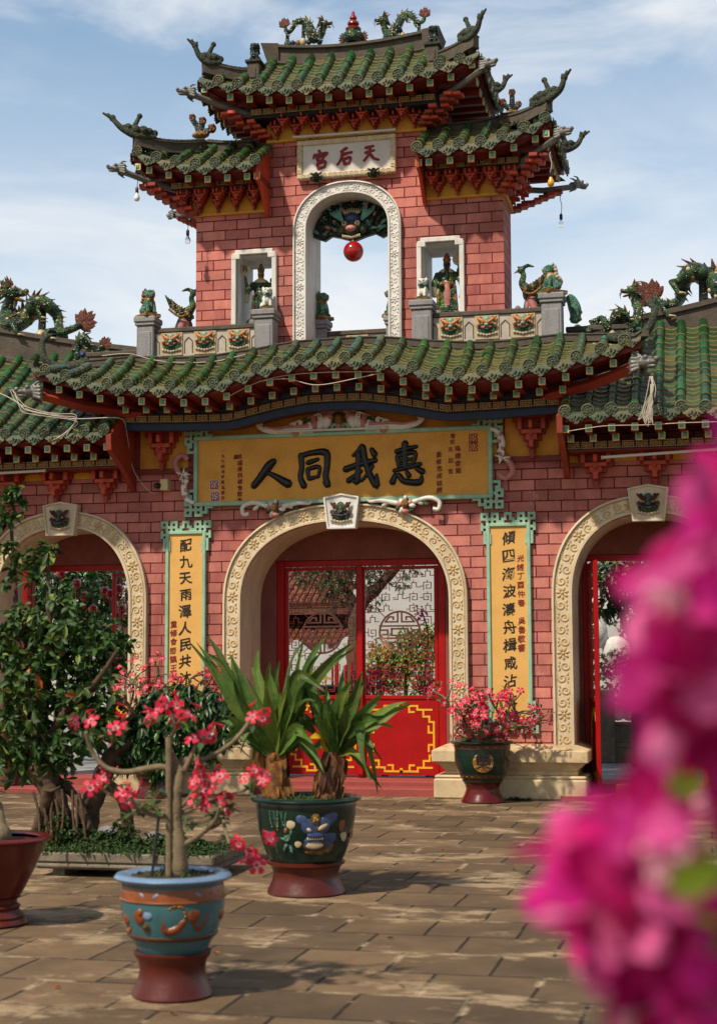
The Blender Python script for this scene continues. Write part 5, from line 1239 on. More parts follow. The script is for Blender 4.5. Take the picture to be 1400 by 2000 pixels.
def lion(label, loc, rz, mats, sc=1.0, plinth=True, proto={}):
    r = thing('lion_statue', label, 'lion statue', loc, rz, 'glazed lions on the gate', sc)
    if mats not in proto: o = lion_mesh(mats, 'lion', r); proto[mats] = o
    else:
        o = proto[mats].copy(); COL.objects.link(o); o.parent = r
    if plinth:
        o.location = (0, 0, 0.05)
        m = MB(); m.cbox(-0.12, 0.12, -0.14, 0.16, 0.0, 0.05, 0.006)
        for k in range(6): m.ball((-0.1 + 0.04 * k, -0.142, 0.012), (0.018, 0.008, 0.014), 0, 6, 4)
        m.build('base', 'gz_ochre', r, 40)
    return r
LM = ('gz_jade', 'gz_ochre', 'gz_green'); LM2 = ('gz_white', 'gz_jade', 'gz_jade'); LM3 = ('gz_jade', 'gz_cream', 'gz_jade')
lion('green and ochre lion seated on the outer post of the left balcony', (-2.73, RY, 6.346), R(50), LM)
lion('pale jade lion on the post in front of the left niche', (-1.06, RY, 6.346), R(25), LM2, 0.82)
lion('green lion on the left post inside the tower arch', (-0.50, 0.78, 6.346), R(60), LM, 1.0)
lion('green lion on the right post inside the tower arch, half behind its frame', (0.53, 0.78, 6.346), R(-55), LM, 1.0)
lion('pale jade lion on the post in front of the right niche', (1.06, RY, 6.346), R(-10), LM2, 0.8)
lion('green and cream lion seated on the outer post of the right balcony', (2.73, RY, 6.346), R(-50), LM3, 1.0)
lion('dark green lion on the little pillar of the top roof, left of the title plaque', (-1.20, -0.045, 9.766), R(10), ('gz_dark', 'gz_dark', 'gz_dark'), 0.72, False)
lion('dark green lion on the little pillar of the top roof, right of the title plaque', (1.24, -0.045, 9.766), R(-10), ('gz_dark', 'gz_dark', 'gz_dark'), 0.72, False)
m = sculpt('fish_finial', [('tube', catmull([(0, 0, 0.0), (0.02, 0, 0.14), (-0.02, 0, 0.28), (-0.08, 0, 0.36)], 4), [0.05, 0.06, 0.07, 0.075, 0.08, 0.085, 0.085, 0.08, 0.075, 0.07, 0.06, 0.05, 0.03], 0), ((0.02, 0, 0.05), (0.085, 0.06, 0.04), 1), ((0.03, 0, 0.14), (0.085, 0.07, 0.03), 1)], ('gz_jade', 'gz_ochre'), None, 0.01)
tag(m, 'jade fish ornament rearing behind the outer post of the right balcony', 'ornament', None, (2.98, 0.30, 6.02), 0.3)

# phoenixes beside the tower
def phoenix(label, loc, rz, flip):
    r = thing('phoenix_statue', label, 'phoenix', loc, rz, 'glazed phoenixes beside the tower')
    f = flip
    b = [((0, 0, 0.36), (0.10, 0.075, 0.12), 0), ('tube', catmull([(0.04 * f, 0, 0.42), (0.10 * f, 0, 0.50), (0.08 * f, 0, 0.60), (0.10 * f, 0, 0.66)], 4), [0.075, 0.07, 0.062, 0.055, 0.05, 0.046, 0.042, 0.04, 0.038, 0.036, 0.036, 0.036, 0.036], 0),
         ((0.11 * f, 0, 0.67), (0.052, 0.04, 0.042), 0), ('tube', [(0.15 * f, 0, 0.67), (0.21 * f, 0, 0.635)], [0.02, 0.006], 2),
         ('tube', [(-0.04 * f, 0.0, 0.30), (-0.12 * f, 0.02, 0.16), (-0.16 * f, 0.02, 0.03)], [0.075, 0.065, 0.05], 0), ('tube', [(-0.02 * f, -0.03, 0.28), (-0.06 * f, -0.04, 0.14), (-0.05 * f, -0.04, 0.02)], [0.06, 0.05, 0.04], 3),
         ('tube', [(0.03 * f, -0.02, 0.27), (0.05 * f, -0.03, 0.12), (0.06 * f, -0.03, 0.0)], [0.03, 0.02, 0.02], 3), ('tube', [(0.05 * f, 0.04, 0.27), (0.09 * f, 0.04, 0.12), (0.10 * f, 0.04, 0.0)], [0.03, 0.02, 0.02], 1)]
    b += [('tube', [(0.10 * f, 0, 0.70), (0.02 * f, 0, 0.735), (-0.06 * f, 0, 0.71)], [0.028, 0.026, 0.01], 0), ('tube', [(0.11 * f, 0, 0.70), (0.16 * f, 0, 0.725)], [0.022, 0.012], 0)]
    sculpt('phoenix', b, ('gz_green', 'gz_jade', 'gz_ochre', 'gz_pink'), r, 0.010, 1)
    w = MB()
    for e in (-1, 1):                                                # raised crescent wings
        for k in range(9):
            t = k / 8; x0 = -0.24 * f * t + 0.07 * f; z0 = 0.36 + 0.10 * (t ** 2) ; L = 0.08 + 0.10 * t
            w.tube([(x0, e * 0.09, z0), (x0 - 0.03 * f, e * 0.115, z0 + L * 0.5), (x0 - 0.08 * f * t - 0.01 * f, e * 0.11, z0 + L)], [0.026, 0.028, 0.008], 6, k % 2 if k % 3 else 2, True, 1, 0.45, up=(0, -1, 0))
        w.tube(catmull([(0.08 * f, e * 0.10, 0.36), (-0.05 * f, e * 0.12, 0.33), (-0.20 * f, e * 0.115, 0.44)], 5), 0.018, 6, 2)
    w.build('wing', MT('gz_green', 'gz_dark', 'gz_ochre'), r, 60)
    rk = sculpt('rock_base', [((0.02, 0, -0.02), (0.17, 0.12, 0.09), 0), ((-0.12, 0.02, 0.0), (0.10, 0.09, 0.08), 0), ((0.13, 0.03, 0.05), (0.09, 0.08, 0.12), 0), ((-0.02 * f, 0.04, 0.10), (0.07, 0.06, 0.08), 1), ((0.16 * f, -0.02, 0.12), (0.05, 0.05, 0.09), 0)], ('rock_grey', 'gz_dark'), r, 0.014, 0)
    return r
phoenix('green glazed phoenix behind the left balcony, against the left edge of the tower', (-2.30, 0.36, 6.06), 0, 1)
phoenix('green glazed phoenix on a grey rock behind the right balcony, back to the tower', (2.42, 0.30, 6.08), 0, -1)

# deities in the niches
def deity(label, loc, rz, spec, cols):
    r = thing('deity_statue', label, 'statue', loc, rz, 'robed figures in the tower niches'); r.scale = (1.05, 1.05, 1.34) if spec > 0 else (1.15, 1.15, 1.34)
    s = spec
    b = [((0, 0, 0.06), (0.13, 0.10, 0.07), 0), ((0, 0, 0.17), (0.115, 0.085, 0.15), 0), ((0, 0, 0.33), (0.10, 0.075, 0.10), 0), ((0, 0, 0.42), (0.11, 0.07, 0.06), 0), ((0, -0.02, 0.445), (0.085, 0.065, 0.03), 2),
         ((0, -0.005, 0.52), (0.045, 0.048, 0.055), 1), ((0, -0.05, 0.515), (0.012, 0.014, 0.012), 1), ((0, 0.0, 0.57), (0.05, 0.05, 0.03), 1), ((0, 0.0, 0.605), (0.028, 0.03, 0.035), 1), ((0, -0.055, 0.315), (0.09, 0.03, 0.022), 3), ((0, -0.07, 0.2), (0.04, 0.025, 0.14), 4)]
    b += [('tube', [(-s * 0.10, 0, 0.42), (-s * 0.16, -0.06, 0.34), (-s * 0.19, -0.08, 0.44)], [0.04, 0.045, 0.022], 0), ((-s * 0.19, -0.085, 0.46), 0.024, 1), ('tube', [(-s * 0.165, -0.06, 0.36), (-s * 0.18, -0.05, 0.22)], [0.04, 0.028], 2),
          ('tube', [(s * 0.10, 0, 0.42), (s * 0.14, -0.05, 0.32), (s * 0.07, -0.10, 0.30)], [0.042, 0.045, 0.024], 0), ((s * 0.06, -0.105, 0.30), 0.022, 1), ('tube', [(s * 0.14, -0.05, 0.32), (s * 0.15, -0.05, 0.18)], [0.045, 0.028], 2)]
    for e in (-1, 1): b += [((e * 0.055, -0.10, 0.012), (0.03, 0.05, 0.018), 5), ('tube', [(e * 0.09, -0.05, 0.30), (e * 0.11, -0.065, 0.05)], [0.018, 0.022], 3)]
    if spec < 0: b += [('tube', [(0, -0.05, 0.50), (0, -0.08, 0.44), (0, -0.085, 0.36)], [0.028, 0.024, 0.008], 5)]
    sculpt('figure', b, cols, r, 0.009, 1)
    d = MB(); cx = (-s * 0.20, -0.09, 0.56) if s > 0 else (0.13, -0.06, 0.56)
    d.lathe([(0.0, -0.012), (0.058, -0.012), (0.066, -0.004), (0.066, 0.008), (0.0, 0.012)], 18, 0, cx, (0, -1, 0))
    d.tube([(cx[0], cx[1], cx[2] - 0.055), (-s * 0.19 if s > 0 else 0.14, -0.08, 0.34)], 0.009, 6, 1)
    if s > 0: write(d, '月', cx[0], cx[2], cx[1] - 0.018, 0.075, 1, 1.0, 0.003)
    d.build('fan', MT('gz_cream', 'gz_brown'), r, 40)
    w = MB(); x = 0.16; w.tube(catmull([(x, 0.05, 0.18), (x + 0.05, 0.06, 0.32), (x + 0.02, 0.06, 0.46), (x - 0.05, 0.05, 0.47)], 5), [0.03, 0.035, 0.04, 0.045, 0.05, 0.055, 0.058, 0.058, 0.055, 0.05, 0.045, 0.04, 0.035, 0.03, 0.02, 0.012], 8, 0, True, 1, 0.4)
    w.build('banner', 'gz_brown', r, 60)
    k = sculpt('rock_base', [((0, 0, -0.02), (0.17, 0.13, 0.05), 0), ((-0.12, -0.04, 0.0), (0.08, 0.07, 0.06), 0), ((0.10, -0.05, 0.0), (0.07, 0.06, 0.05), 1)], ('rock_grey', 'gz_jade'), r, 0.014, 0)
    return r
deity('robed figure in green with ochre headdress and a disc fan, in the left niche', (-1.27, 0.50, 6.27), R(10), 1, ('gz_green', 'gz_ochre', 'gz_cream', 'gz_rust', 'gz_green', 'gz_dark'))
deity('bearded robed figure with a pink apron and raised fan, in the right niche', (1.30, 0.50, 6.25), R(8), -1, ('gz_green', 'pot_orange', 'gz_cream', 'gz_ochre', 'gz_pink', 'gz_dark'))
for x, lab in ((-1.30, 'left'), (1.32, 'right')):
    m = MB(); m.cbox(-0.11, 0.11, -0.012, 0.012, 0, 0.09, 0.003); m.cbox(-0.10, 0.10, 0.0121, 0.03, 0, 0.02, 0.002)
    tag(m.build('name_board', 'sign_blue', None, 30), 'plain pale blue board at the foot of the figure in the %s niche' % lab, 'board', 'pale boards in the niches', (x, 0.26, 6.101))

# red ball and the carved beast head hanging in the tower arch
hang = thing('carved_beast_head', 'dark green carved beast head with blue brow filling the top of the tower arch', 'carving', (0.015, 0.52, 7.55))
m = MB(); pts = [(x - 0.015, arch_top(*TA, 2.15)(x) - 7.55) for x in [0.015 + 0.556 * -math.cos(math.pi * i / 24) for i in range(25)]]
low = [(0.55, -0.10), (0.40, -0.16), (0.30, -0.10), (0.18, -0.13), (0, -0.19), (-0.18, -0.13), (-0.30, -0.10), (-0.40, -0.16), (-0.55, -0.10)]
m.prism(pts + low, 0.02, 0.09, 0); m.build('back_panel', 'gz_dark', hang, 40)
m = MB()
random.seed(3)
for k in range(90):
    q = random.uniform(0.0, math.pi); rr = random.uniform(0.2, 0.52); x, z = math.cos(q) * rr * 1.0, -0.10 + math.sin(q) * rr * 0.95
    if z > arch_top(*TA, 2.15)(x + 0.015) - 7.55 - 0.05: continue
    a = q + random.uniform(-0.6, 0.6); L = random.uniform(0.06, 0.12)
    m.tube([(x, 0.0, z), (x + math.cos(a) * L * .5, -0.04, z + math.sin(a) * L * .5), (x + math.cos(a) * L, -0.02, z + math.sin(a) * L)], [0.012, 0.024, 0.004], 6, random.choice([0, 0, 1, 1, 2, 3]), True, 1, 0.5, up=(0, -1, 0))
m.build('leaf_carving', MT('gz_dark', 'turquoise', 'gz_green', 'gz_pink'), hang, 60)
m = MB()
for s in (-1, 1):
    for k in range(4): m.tube([(s * 0.13, -0.05, 0.08), (s * (0.17 + 0.025 * k), -0.07, 0.17), (s * (0.16 + 0.05 * k), -0.06, 0.27 - 0.02 * k)], [0.02, 0.03, 0.006], 6, 0, True, 1, 0.5, up=(0, -1, 0))
    m.ball((s * 0.09, -0.12, 0.02), 0.038, 2, 10, 7); m.ball((s * 0.09, -0.155, 0.02), 0.016, 4, 8, 5)
    m.ball((s * 0.15, -0.06, -0.04), (0.06, 0.05, 0.07), 5, 10, 7)
m.ball((0, -0.06, 0.10), (0.11, 0.08, 0.09), 1, 14, 9); m.ball((0, -0.05, 0.0), (0.14, 0.08, 0.12), 5, 12, 8); m.ball((0, -0.13, -0.05), (0.075, 0.05, 0.045), 3, 12, 8)
for k in range(9): m.tube([((k - 4) * 0.022, -0.06, 0.17), ((k - 4) * 0.034, -0.07, 0.25 - 0.006 * abs(k - 4))], [0.013, 0.005], 6, 2)
for k in range(9): m.ball(((k - 4) * 0.028, -0.10, -0.145 - 0.012 * (4 - abs(k - 4)) * 0.5), (0.017, 0.02, 0.024), 2, 7, 5)
m.build('beast_face', MT('turquoise', 'gz_blue', 'gz_cream', 'gz_pink', 'gz_dark', 'gz_green'), hang, 60)
m = MB(); m.lathe([(0.0, 0.152), (0.03, 0.152), (0.034, 0.137), (0.05, 0.13)], 20, 1)
prof = [(0.137 * math.sin(R(a)), 0.137 * math.cos(R(a))) for a in range(20, 181, 8)]; m.lathe(prof, 32, 0); m.tube([(0, 0, 0.15), (0, 0, 0.19)], 0.008, 6, 1)
tag(m.build('lantern_ball', MT('lantern_red', 'gz_brown'), None, 50), 'shiny red ball hanging under the carved beast head', 'lantern', None, (0.045, 0.42, 7.185))

# gourd finial and coral ornaments on the ridges
gp = at(690, 84, 0.56)
gr = thing('gourd_finial', 'red gourd on a green jar with flame handles at the middle of the top ridge', 'finial', gp)
m = MB(); m.lathe([(0.09, 0.0), (0.13, 0.02), (0.155, 0.07), (0.14, 0.125), (0.10, 0.155), (0.105, 0.165), (0.08, 0.17)], 24); m.build('jar', 'gz_green', gr, 50)
m = MB(); m.lathe([(0.07, 0.165), (0.105, 0.175), (0.11, 0.20), (0.07, 0.225), (0.055, 0.235), (0.082, 0.26), (0.078, 0.29), (0.045, 0.315), (0.035, 0.325), (0.052, 0.345), (0.045, 0.37), (0.025, 0.395), (0.02, 0.44), (0.0, 0.455)], 20); m.build('gourd', 'gourd_red', gr, 50)
for s in (-1, 1):
    m = MB()
    for k in range(6): q = (k - 2.5) * 0.5; m.tube([(s * 0.12, 0, 0.07), (s * (0.14 + 0.07 * math.cos(q)), 0, 0.07 + 0.09 * math.sin(q))], [0.03, 0.008], 6, 0, True, 1, 0.5, up=(0, -1, 0))
    m.build('handle', 'gz_rust', gr, 50)
def coral(label, px, Y, s, tall):
    r = thing('ridge_ornament', label, 'ornament', at(*px, Y), 0, 'coral ornaments on the tower side roofs', s)
    pts = [(0.0, 0.34, 0.055), (-0.15, 0.19, 0.06), (0.10, 0.14, 0.05)] if tall else [(-0.12, 0.26, 0.05), (0.03, 0.20, 0.055), (0.17, 0.08, 0.06)]
    sculpt('stem', [('tube', [(0, 0, 0), (x * 0.4, 0, z * 0.5), (x, 0, z * 0.9)], [0.06, 0.045, 0.04], 0) for x, z, q in pts] + [((0, 0, 0.0), (0.13, 0.08, 0.05), 1)], ('gz_dark', 'gz_ochre'), r, 0.012, 1)
    for x, z, q in pts:
        m = MB(); m.ball((x, 0, z), (q, q * 0.8, q * 1.1), 0, 10, 7)
        for k in range(9): a = k * 2.4; m.ball((x + math.cos(a) * q * 0.7, -q * 0.5 * (k % 2), z + math.sin(a) * q * 0.8), q * 0.35, k % 2, 7, 5)
        m.build('knob', MT('gz_rust', 'gz_ochre'), r, 60)
coral('three-knobbed rust and ochre ornament on the ridge of the left lower tower roof', (392, 264), 0.5, 1.0, False)
coral('three-knobbed rust and ochre ornament on the ridge of the right lower tower roof', (1000, 222), 0.5, 0.85, True)
# ------------------------------------------------------------------ writing: title plaque, banner, couplets
pl = thing('title_plaque', 'white stone plaque with three red characters over the tower arch', 'plaque', (0.02, 0.20, 8.40))
m = MB(); m.box(-0.60, 0.60, -0.07, -0.002, -0.20, 0.20); m.build('board', 'plaque_white', pl, 30)
m = MB()
for q in ((-0.675, 0.675, 0.195, 0.265), (-0.675, 0.675, -0.265, -0.195)): m.cbox(q[0], q[1], -0.10, -0.002, q[2], q[3], 0.012)
for q in ((-0.675, -0.605), (0.605, 0.675)): m.cbox(q[0], q[1], -0.099, -0.003, -0.1945, 0.1945, 0.012)
fr = m.build('frame', 'cream_stucco', pl, 30)
m = MB()
for k in range(17):
    for z in (0.23, -0.23): scroll(m, (-0.58 + 0.0725 * k, z), 1 if k % 2 else -1, 0, 0.055, -0.10, 1 if k % 2 else -1, 0.006, 1.1)
for k in range(5):
    for x in (-0.64, 0.64): scroll(m, (x, -0.16 + 0.08 * k), 0, 1 if k % 2 else -1, 0.055, -0.10, 1 if k % 2 else -1, 0.006, 1.1)
m.build('frame_relief', 'cream_relief', fr, 60)
m = MB(); S = 0.0066 / 4.346; o = (0.0, 0.0, 510, 285); W5 = 15
def SK(p, w=None): stroke(m, p, (w if w is not None else W5), o, S, -0.075, 0, 0.4)
for p in ([(263, 208), (275, 232)], [(225, 243), (214, 276)], [(222, 250), (300, 238), (338, 236), (318, 262)], [(245, 272), (252, 306)], [(245, 270), (302, 262), (296, 298)], [(252, 304), (295, 297)],
          [(285, 300), (262, 326)], [(248, 330), (256, 374)], [(248, 328), (320, 312), (312, 362)], [(256, 372), (312, 360)],
          [(515, 205), (490, 218), (462, 234)], [(476, 232), (465, 298), (430, 350)], [(478, 264), (520, 252), (562, 246)], [(486, 304), (492, 352)], [(486, 304), (548, 294), (536, 346)], [(492, 350), (538, 342)],
          [(684, 218), (722, 212), (754, 206)], [(682, 262), (722, 252), (762, 246)], [(724, 212), (716, 272), (668, 334)], [(722, 272), (756, 316), (802, 334)]): SK(p)
m.build('characters', 'letter_red', pl, 60)
hm = mask_mesh().build('beast_mask', MT('gz_dark', 'gz_dark', 'gz_ochre', 'gz_dark', 'gz_dark', 'gz_dark'), pl, 60); hm.location = (-0.40, -0.12, -0.265); hm.scale = (0.17, 0.15, 0.15)
h2 = hm.copy(); COL.objects.link(h2); h2.parent = pl; h2.location = (0.385, -0.12, -0.265)

FR1 = ['###.###....', '#.#.#.###..', '#######.#..', '..#.#.#.###', '###.#######', '#.###......', '###.#......', '.##.#......', '.#..#......', '.####......']
def fret_corner(mb, x, z, sx, sz, cell, y0, y1, rows, ox, oz):
    """corner fret: cell (ox, oz) of the bitmap sits on the frame's corner"""
    R_ = [r.ljust(max(map(len, rows)), '.') for r in rows]
    if sx < 0: R_ = [r[::-1] for r in R_]; ox = len(R_[0]) - 1 - ox
    if sz < 0: R_ = R_[::-1]; oz = len(R_) - 1 - oz
    mb.bitmap(R_, x - (ox + 0.5) * cell, z + (oz + 0.5) * cell, cell, y0, y1)
bn = thing('banner_sign', 'wide ochre sign with four big black characters in a mint green fret frame', 'sign', (-0.03, -0.02, 4.21))
X0, X1, Z0, Z1 = -1.93, 1.93, -0.41, 0.41
m = MB(); m.box(X0, X1, -0.05, -0.001, Z0, Z1); m.build('board', 'plaque_ochre', bn, 0)
m = MB(); w = 0.055
m.cbox(X0 - w, X1 + w, -0.085, -0.001, Z1, Z1 + w, 0.008); m.cbox(X0 - w, X1 + w, -0.085, -0.001, Z0 - w, Z0, 0.008)
m.cbox(X0 - w, X0, -0.084, -0.001, Z0, Z1, 0.008); m.cbox(X1, X1 + w, -0.084, -0.001, Z0, Z1, 0.008)
fb = m.build('frame', 'mint_paint', bn, 30)
for sx, x in ((1, X0 - w / 2), (-1, X1 + w / 2)):
    for sz, z in ((1, Z1 + w / 2), (-1, Z0 - w / 2)):
        m = MB(); fret_corner(m, x, z, sx, sz, 0.036, -0.065, -0.003, FR1, 4, 4); m.build('corner_fret', 'mint_paint', fb, 0)
m = MB(); m.bitmap(['..###.###.###.###..', '###.#.#.###.#.#.###', '#.###.#.#.#.#.###.#'], -0.34, Z1 + w + 0.105, 0.036, -0.06, -0.004); m.build('crest_fret', 'mint_paint', fb, 0)
# big black brush characters
m = MB(); S = 0.0066 / 2.09 * 1.0; o = (0.0, 0.0, 700, 312); 
def BK(p, w): stroke(m, p, [q * 1.5 for q in w] if hasattr(w, '__len__') else w * 1.45, o, S, -0.055, 0, 0.55)
for p, wd in [([(420, 278), (396, 300), (362, 345), (331, 381)], [9, 13, 11, 10]), ([(388, 325), (420, 340), (455, 362), (482, 377)], [6, 8, 11, 13]),
              ([(534, 258), (538, 310), (532, 350), (548, 388)], [9, 8, 8, 10]), ([(532, 262), (585, 250), (640, 252), (646, 300), (640, 350), (648, 388), (630, 372)], [8, 8, 11, 9, 9, 9, 4]), ([(562, 292), (608, 278)], 8), ([(562, 318), (568, 360)], 7), ([(562, 318), (612, 310), (608, 352)], 7), ([(568, 358), (606, 350)], 7),
              ([(794, 228), (778, 250), (756, 268)], 8), ([(722, 324), (760, 312), (810, 298), (850, 290)], [10, 9, 8, 8]), ([(778, 256), (776, 310), (772, 376), (750, 366)], [8, 8, 9, 4]), ([(735, 372), (762, 352), (792, 332)], [9, 7, 5]), ([(796, 232), (806, 290), (826, 350), (853, 396), (853, 348)], [9, 9, 9, 10, 4]), ([(836, 312), (815, 345), (790, 375)], [7, 6, 4]), ([(832, 244), (846, 268)], [7, 10]),
              ([(934, 258), (975, 248), (1020, 240)], 8), ([(972, 224), (970, 270), (972, 330)], [10, 8, 8]), ([(940, 276), (946, 320)], 8), ([(940, 276), (1012, 264), (1004, 312)], 8), ([(946, 298), (1004, 290)], 7), ([(944, 320), (1004, 310)], 7), ([(925, 336), (980, 326), (1035, 312)], [6, 6, 7]), ([(932, 352), (918, 384)], [7, 10]), ([(945, 352), (968, 380), (1030, 386), (1040, 360)], [7, 9, 10, 4]), ([(978, 342), (988, 360)], [6, 8]), ([(1015, 328), (1044, 344)], [6, 10])]: BK(p, wd)
m.build('characters', 'lacquer_black', bn, 60)
m = MB()
def col_text(mb, txt, x, z, dz, size, y, mat=0, brush=0.6, th=0.005):
    for i, ch in enumerate(txt):
        if ch != ' ': write(mb, ch, x + random.uniform(-0.004, 0.004), z - i * dz, y, size * random.uniform(0.94, 1.05), mat, brush, th)
q = lambda px, py: ((px - 700) * S, -(py - 312) * S)
for txt, px, py, dz, sz in (('一九七四年甲寅孟春吉旦', 198, 228, 22, 15), ('暹羅', 262, 256, 22, 19), ('福建同鄉會敬奉', 272, 282, 26, 21), ('會安', 1168, 202, 24, 20), ('天后宮', 1158, 258, 44, 20), ('福建會館', 1188, 254, 30, 23), ('重修落成誌慶', 1112, 276, 29, 22)):
    x, z = q(px, py); 
    if txt == '暹羅':
        for i, ch in enumerate(txt): write(m, ch, x + (0.5 - i) * 0.05, z, -0.052, sz * S * 1.1, 0, 0.6, 0.005)
    else: col_text(m, txt, x, z, dz * S, sz * S * 1.1, -0.052)
m.build('small_characters', 'letter_red', bn, 0)
SEAL = ['#########', '#..#.#..#', '#.##.#.##', '#.#..###.', '###.#..##', '#..##.#.#', '##.#..###', '#.##.##.#', '#########']
for px, py, n, c in ((142, 352, 1, 4.0), (146, 402, 1, 4.0), (1234, 196, 2, 4.0)):
    m = MB(); x, z = q(px, py); cell = c * S
    m.box(x - cell * 0.5, x + cell * 9.5, -0.0525, -0.0502, z - cell * (9 * n + .5), z + cell * 0.5, 0)
    for e in range(n): m.bitmap(SEAL if e == 0 else SEAL[::-1], x, z - e * cell * 9.0, cell, -0.0545, -0.0530, 1, cell)
    m.build('seal_mark', MT('plaque_white', 'letter_red') if n == 1 else MT('plaque_ochre', 'letter_red'), bn, 0)
# carved and painted scroll ornaments round the banner
ORM = MT('gz_white', 'gz_pink', 'gz_ochre', 'gz_green', 'gz_blue')
def cloud_tail(m, pts, r0, r1, mat, y=-0.09):
    P = catmull([(x, y, z) for x, z in pts], 6); n = len(P); m.tube(P, [lerp(r0, r1, i / (n - 1)) for i in range(n)], 8, mat, True, 1, 0.7, up=(0, -1, 0))
m = MB()
for s in (-1, 1):
    cloud_tail(m, [(s * 0.35, 0.50), (s * 0.62, 0.50), (s * 0.85, 0.49), (s * 1.02, 0.52), (s * 1.10, 0.58), (s * 1.06, 0.60), (s * 1.04, 0.57)], 0.05, 0.016, 0)
    cloud_tail(m, [(s * 0.40, 0.53), (s * 0.66, 0.535), (s * 0.86, 0.52), (s * 1.0, 0.55)], 0.03, 0.012, 1, -0.11)
    for k in range(6):
        x = 0.16 + 0.085 * k; z = 0.62 - 0.022 * k
        m.ball((s * x, -0.085, z - 0.03), (0.062, 0.035, 0.10 - 0.008 * k), (0, 0, 1, 0, 0, 1)[k], 10, 7, Matrix.Rotation(s * (-0.35 - 0.1 * k), 3, 'Y'))
        scroll(m, (s * (x + 0.02), z + 0.045), s * 0.5, 0.8, 0.085 - 0.006 * k, -0.115, s, 0.014, 1.3, (1, 0, 1, 3, 0, 0)[k])
for k in range(7): a = math.pi * k / 6; m.ball((math.cos(a) * 0.12, -0.09, 0.65 + math.sin(a) * 0.10), (0.055, 0.035, 0.06), 1, 10, 7); m.ball((math.cos(a) * 0.15, -0.075, 0.65 + math.sin(a) * 0.14), (0.035, 0.025, 0.035), 0, 8, 5)
m.ball((0, -0.12, 0.60), (0.055, 0.05, 0.07), 2, 10, 7); m.ball((0, -0.11, 0.52), (0.035, 0.035, 0.045), 1, 8, 6)
for k in range(5): m.tube([((k - 2) * 0.03, -0.10, 0.63), ((k - 2) * 0.06, -0.11, 0.70)], [0.025, 0.006], 6, 3)
cr = m.build('crest_carving', ORM, bn, 60); cr.scale = (1, 1, 1.08); cr.location = (0, 0, -0.036)
for s in (-1, 1):                                                     # flower sprays under the sign
    m = MB(); cx = s * 0.86; cz = -0.52
    cloud_tail(m, [(cx - s * 0.10, cz + 0.02), (cx - s * 0.32, cz + 0.06), (cx - s * 0.45, cz + 0.05), (cx - s * 0.5, cz + 0.08)], 0.035, 0.010, 0)
    cloud_tail(m, [(cx + s * 0.10, cz + 0.03), (cx + s * 0.30, cz + 0.08), (cx + s * 0.44, cz + 0.03), (cx + s * 0.43, cz - 0.07), (cx + s * 0.36, cz - 0.06)], 0.03, 0.024, 0)
    for k in range(9): a = k * 2 * math.pi / 9; m.ball((cx + math.cos(a) * 0.085, -0.085, cz + math.sin(a) * 0.06 - 0.015), (0.055, 0.03, 0.035), (0, 1, 3)[k % 3], 8, 6, Matrix.Rotation(-a, 3, 'Y'))
    for k in range(8): x = (k - 3.5) * 0.075; m.ball((cx + x, -0.07, cz + 0.045 - abs(x) * 0.12), (0.06, 0.03, 0.028), 3 if k % 2 else 0, 8, 5, Matrix.Rotation(x * 2, 3, 'Y'))
    m.ball((cx, -0.12, cz + 0.01), (0.05, 0.045, 0.055), 2, 10, 7); m.ball((cx, -0.10, cz - 0.085), (0.06, 0.035, 0.035), 1, 8, 6)
    m.ball((cx + 0.01, -0.11, cz + 0.085), (0.025, 0.03, 0.035), 0, 8, 6)
    m.build('flower_carving', ORM, bn, 60)
    m = MB(); ex = s * 2.10; e = 1                                  # scroll at the end of the sign
    up = 1 if s > 0 else -1
    cloud_tail(m, [(ex - s * 0.13, up * 0.42), (ex - s * 0.02, up * 0.36), (ex + s * 0.02, up * 0.22), (ex - s * 0.02, up * 0.10)], 0.026, 0.04, 0)
    cloud_tail(m, [(ex - s * 0.02, up * 0.10), (ex + s * 0.10, -up * 0.02), (ex + s * 0.14, -up * 0.14), (ex + s * 0.05, -up * 0.22), (ex - s * 0.04, -up * 0.16)], 0.045, 0.03, 1)
    for k in range(9): a = k * 0.7; m.tube([(ex + s * 0.02, -0.10, up * 0.04), (ex + s * 0.02 + math.cos(a) * 0.10, -0.115, up * 0.04 + math.sin(a) * 0.09)], [0.022, 0.006], 6, 2 if k % 2 else 0)
    for k in range(8): m.ball((ex + s * (0.0 - 0.02 * math.sin(k)), -0.10, up * (0.34 - 0.045 * k)), (0.03, 0.024, 0.03), (1, 0)[k % 2], 8, 5)
    m.build('end_carving', ORM, bn, 60)

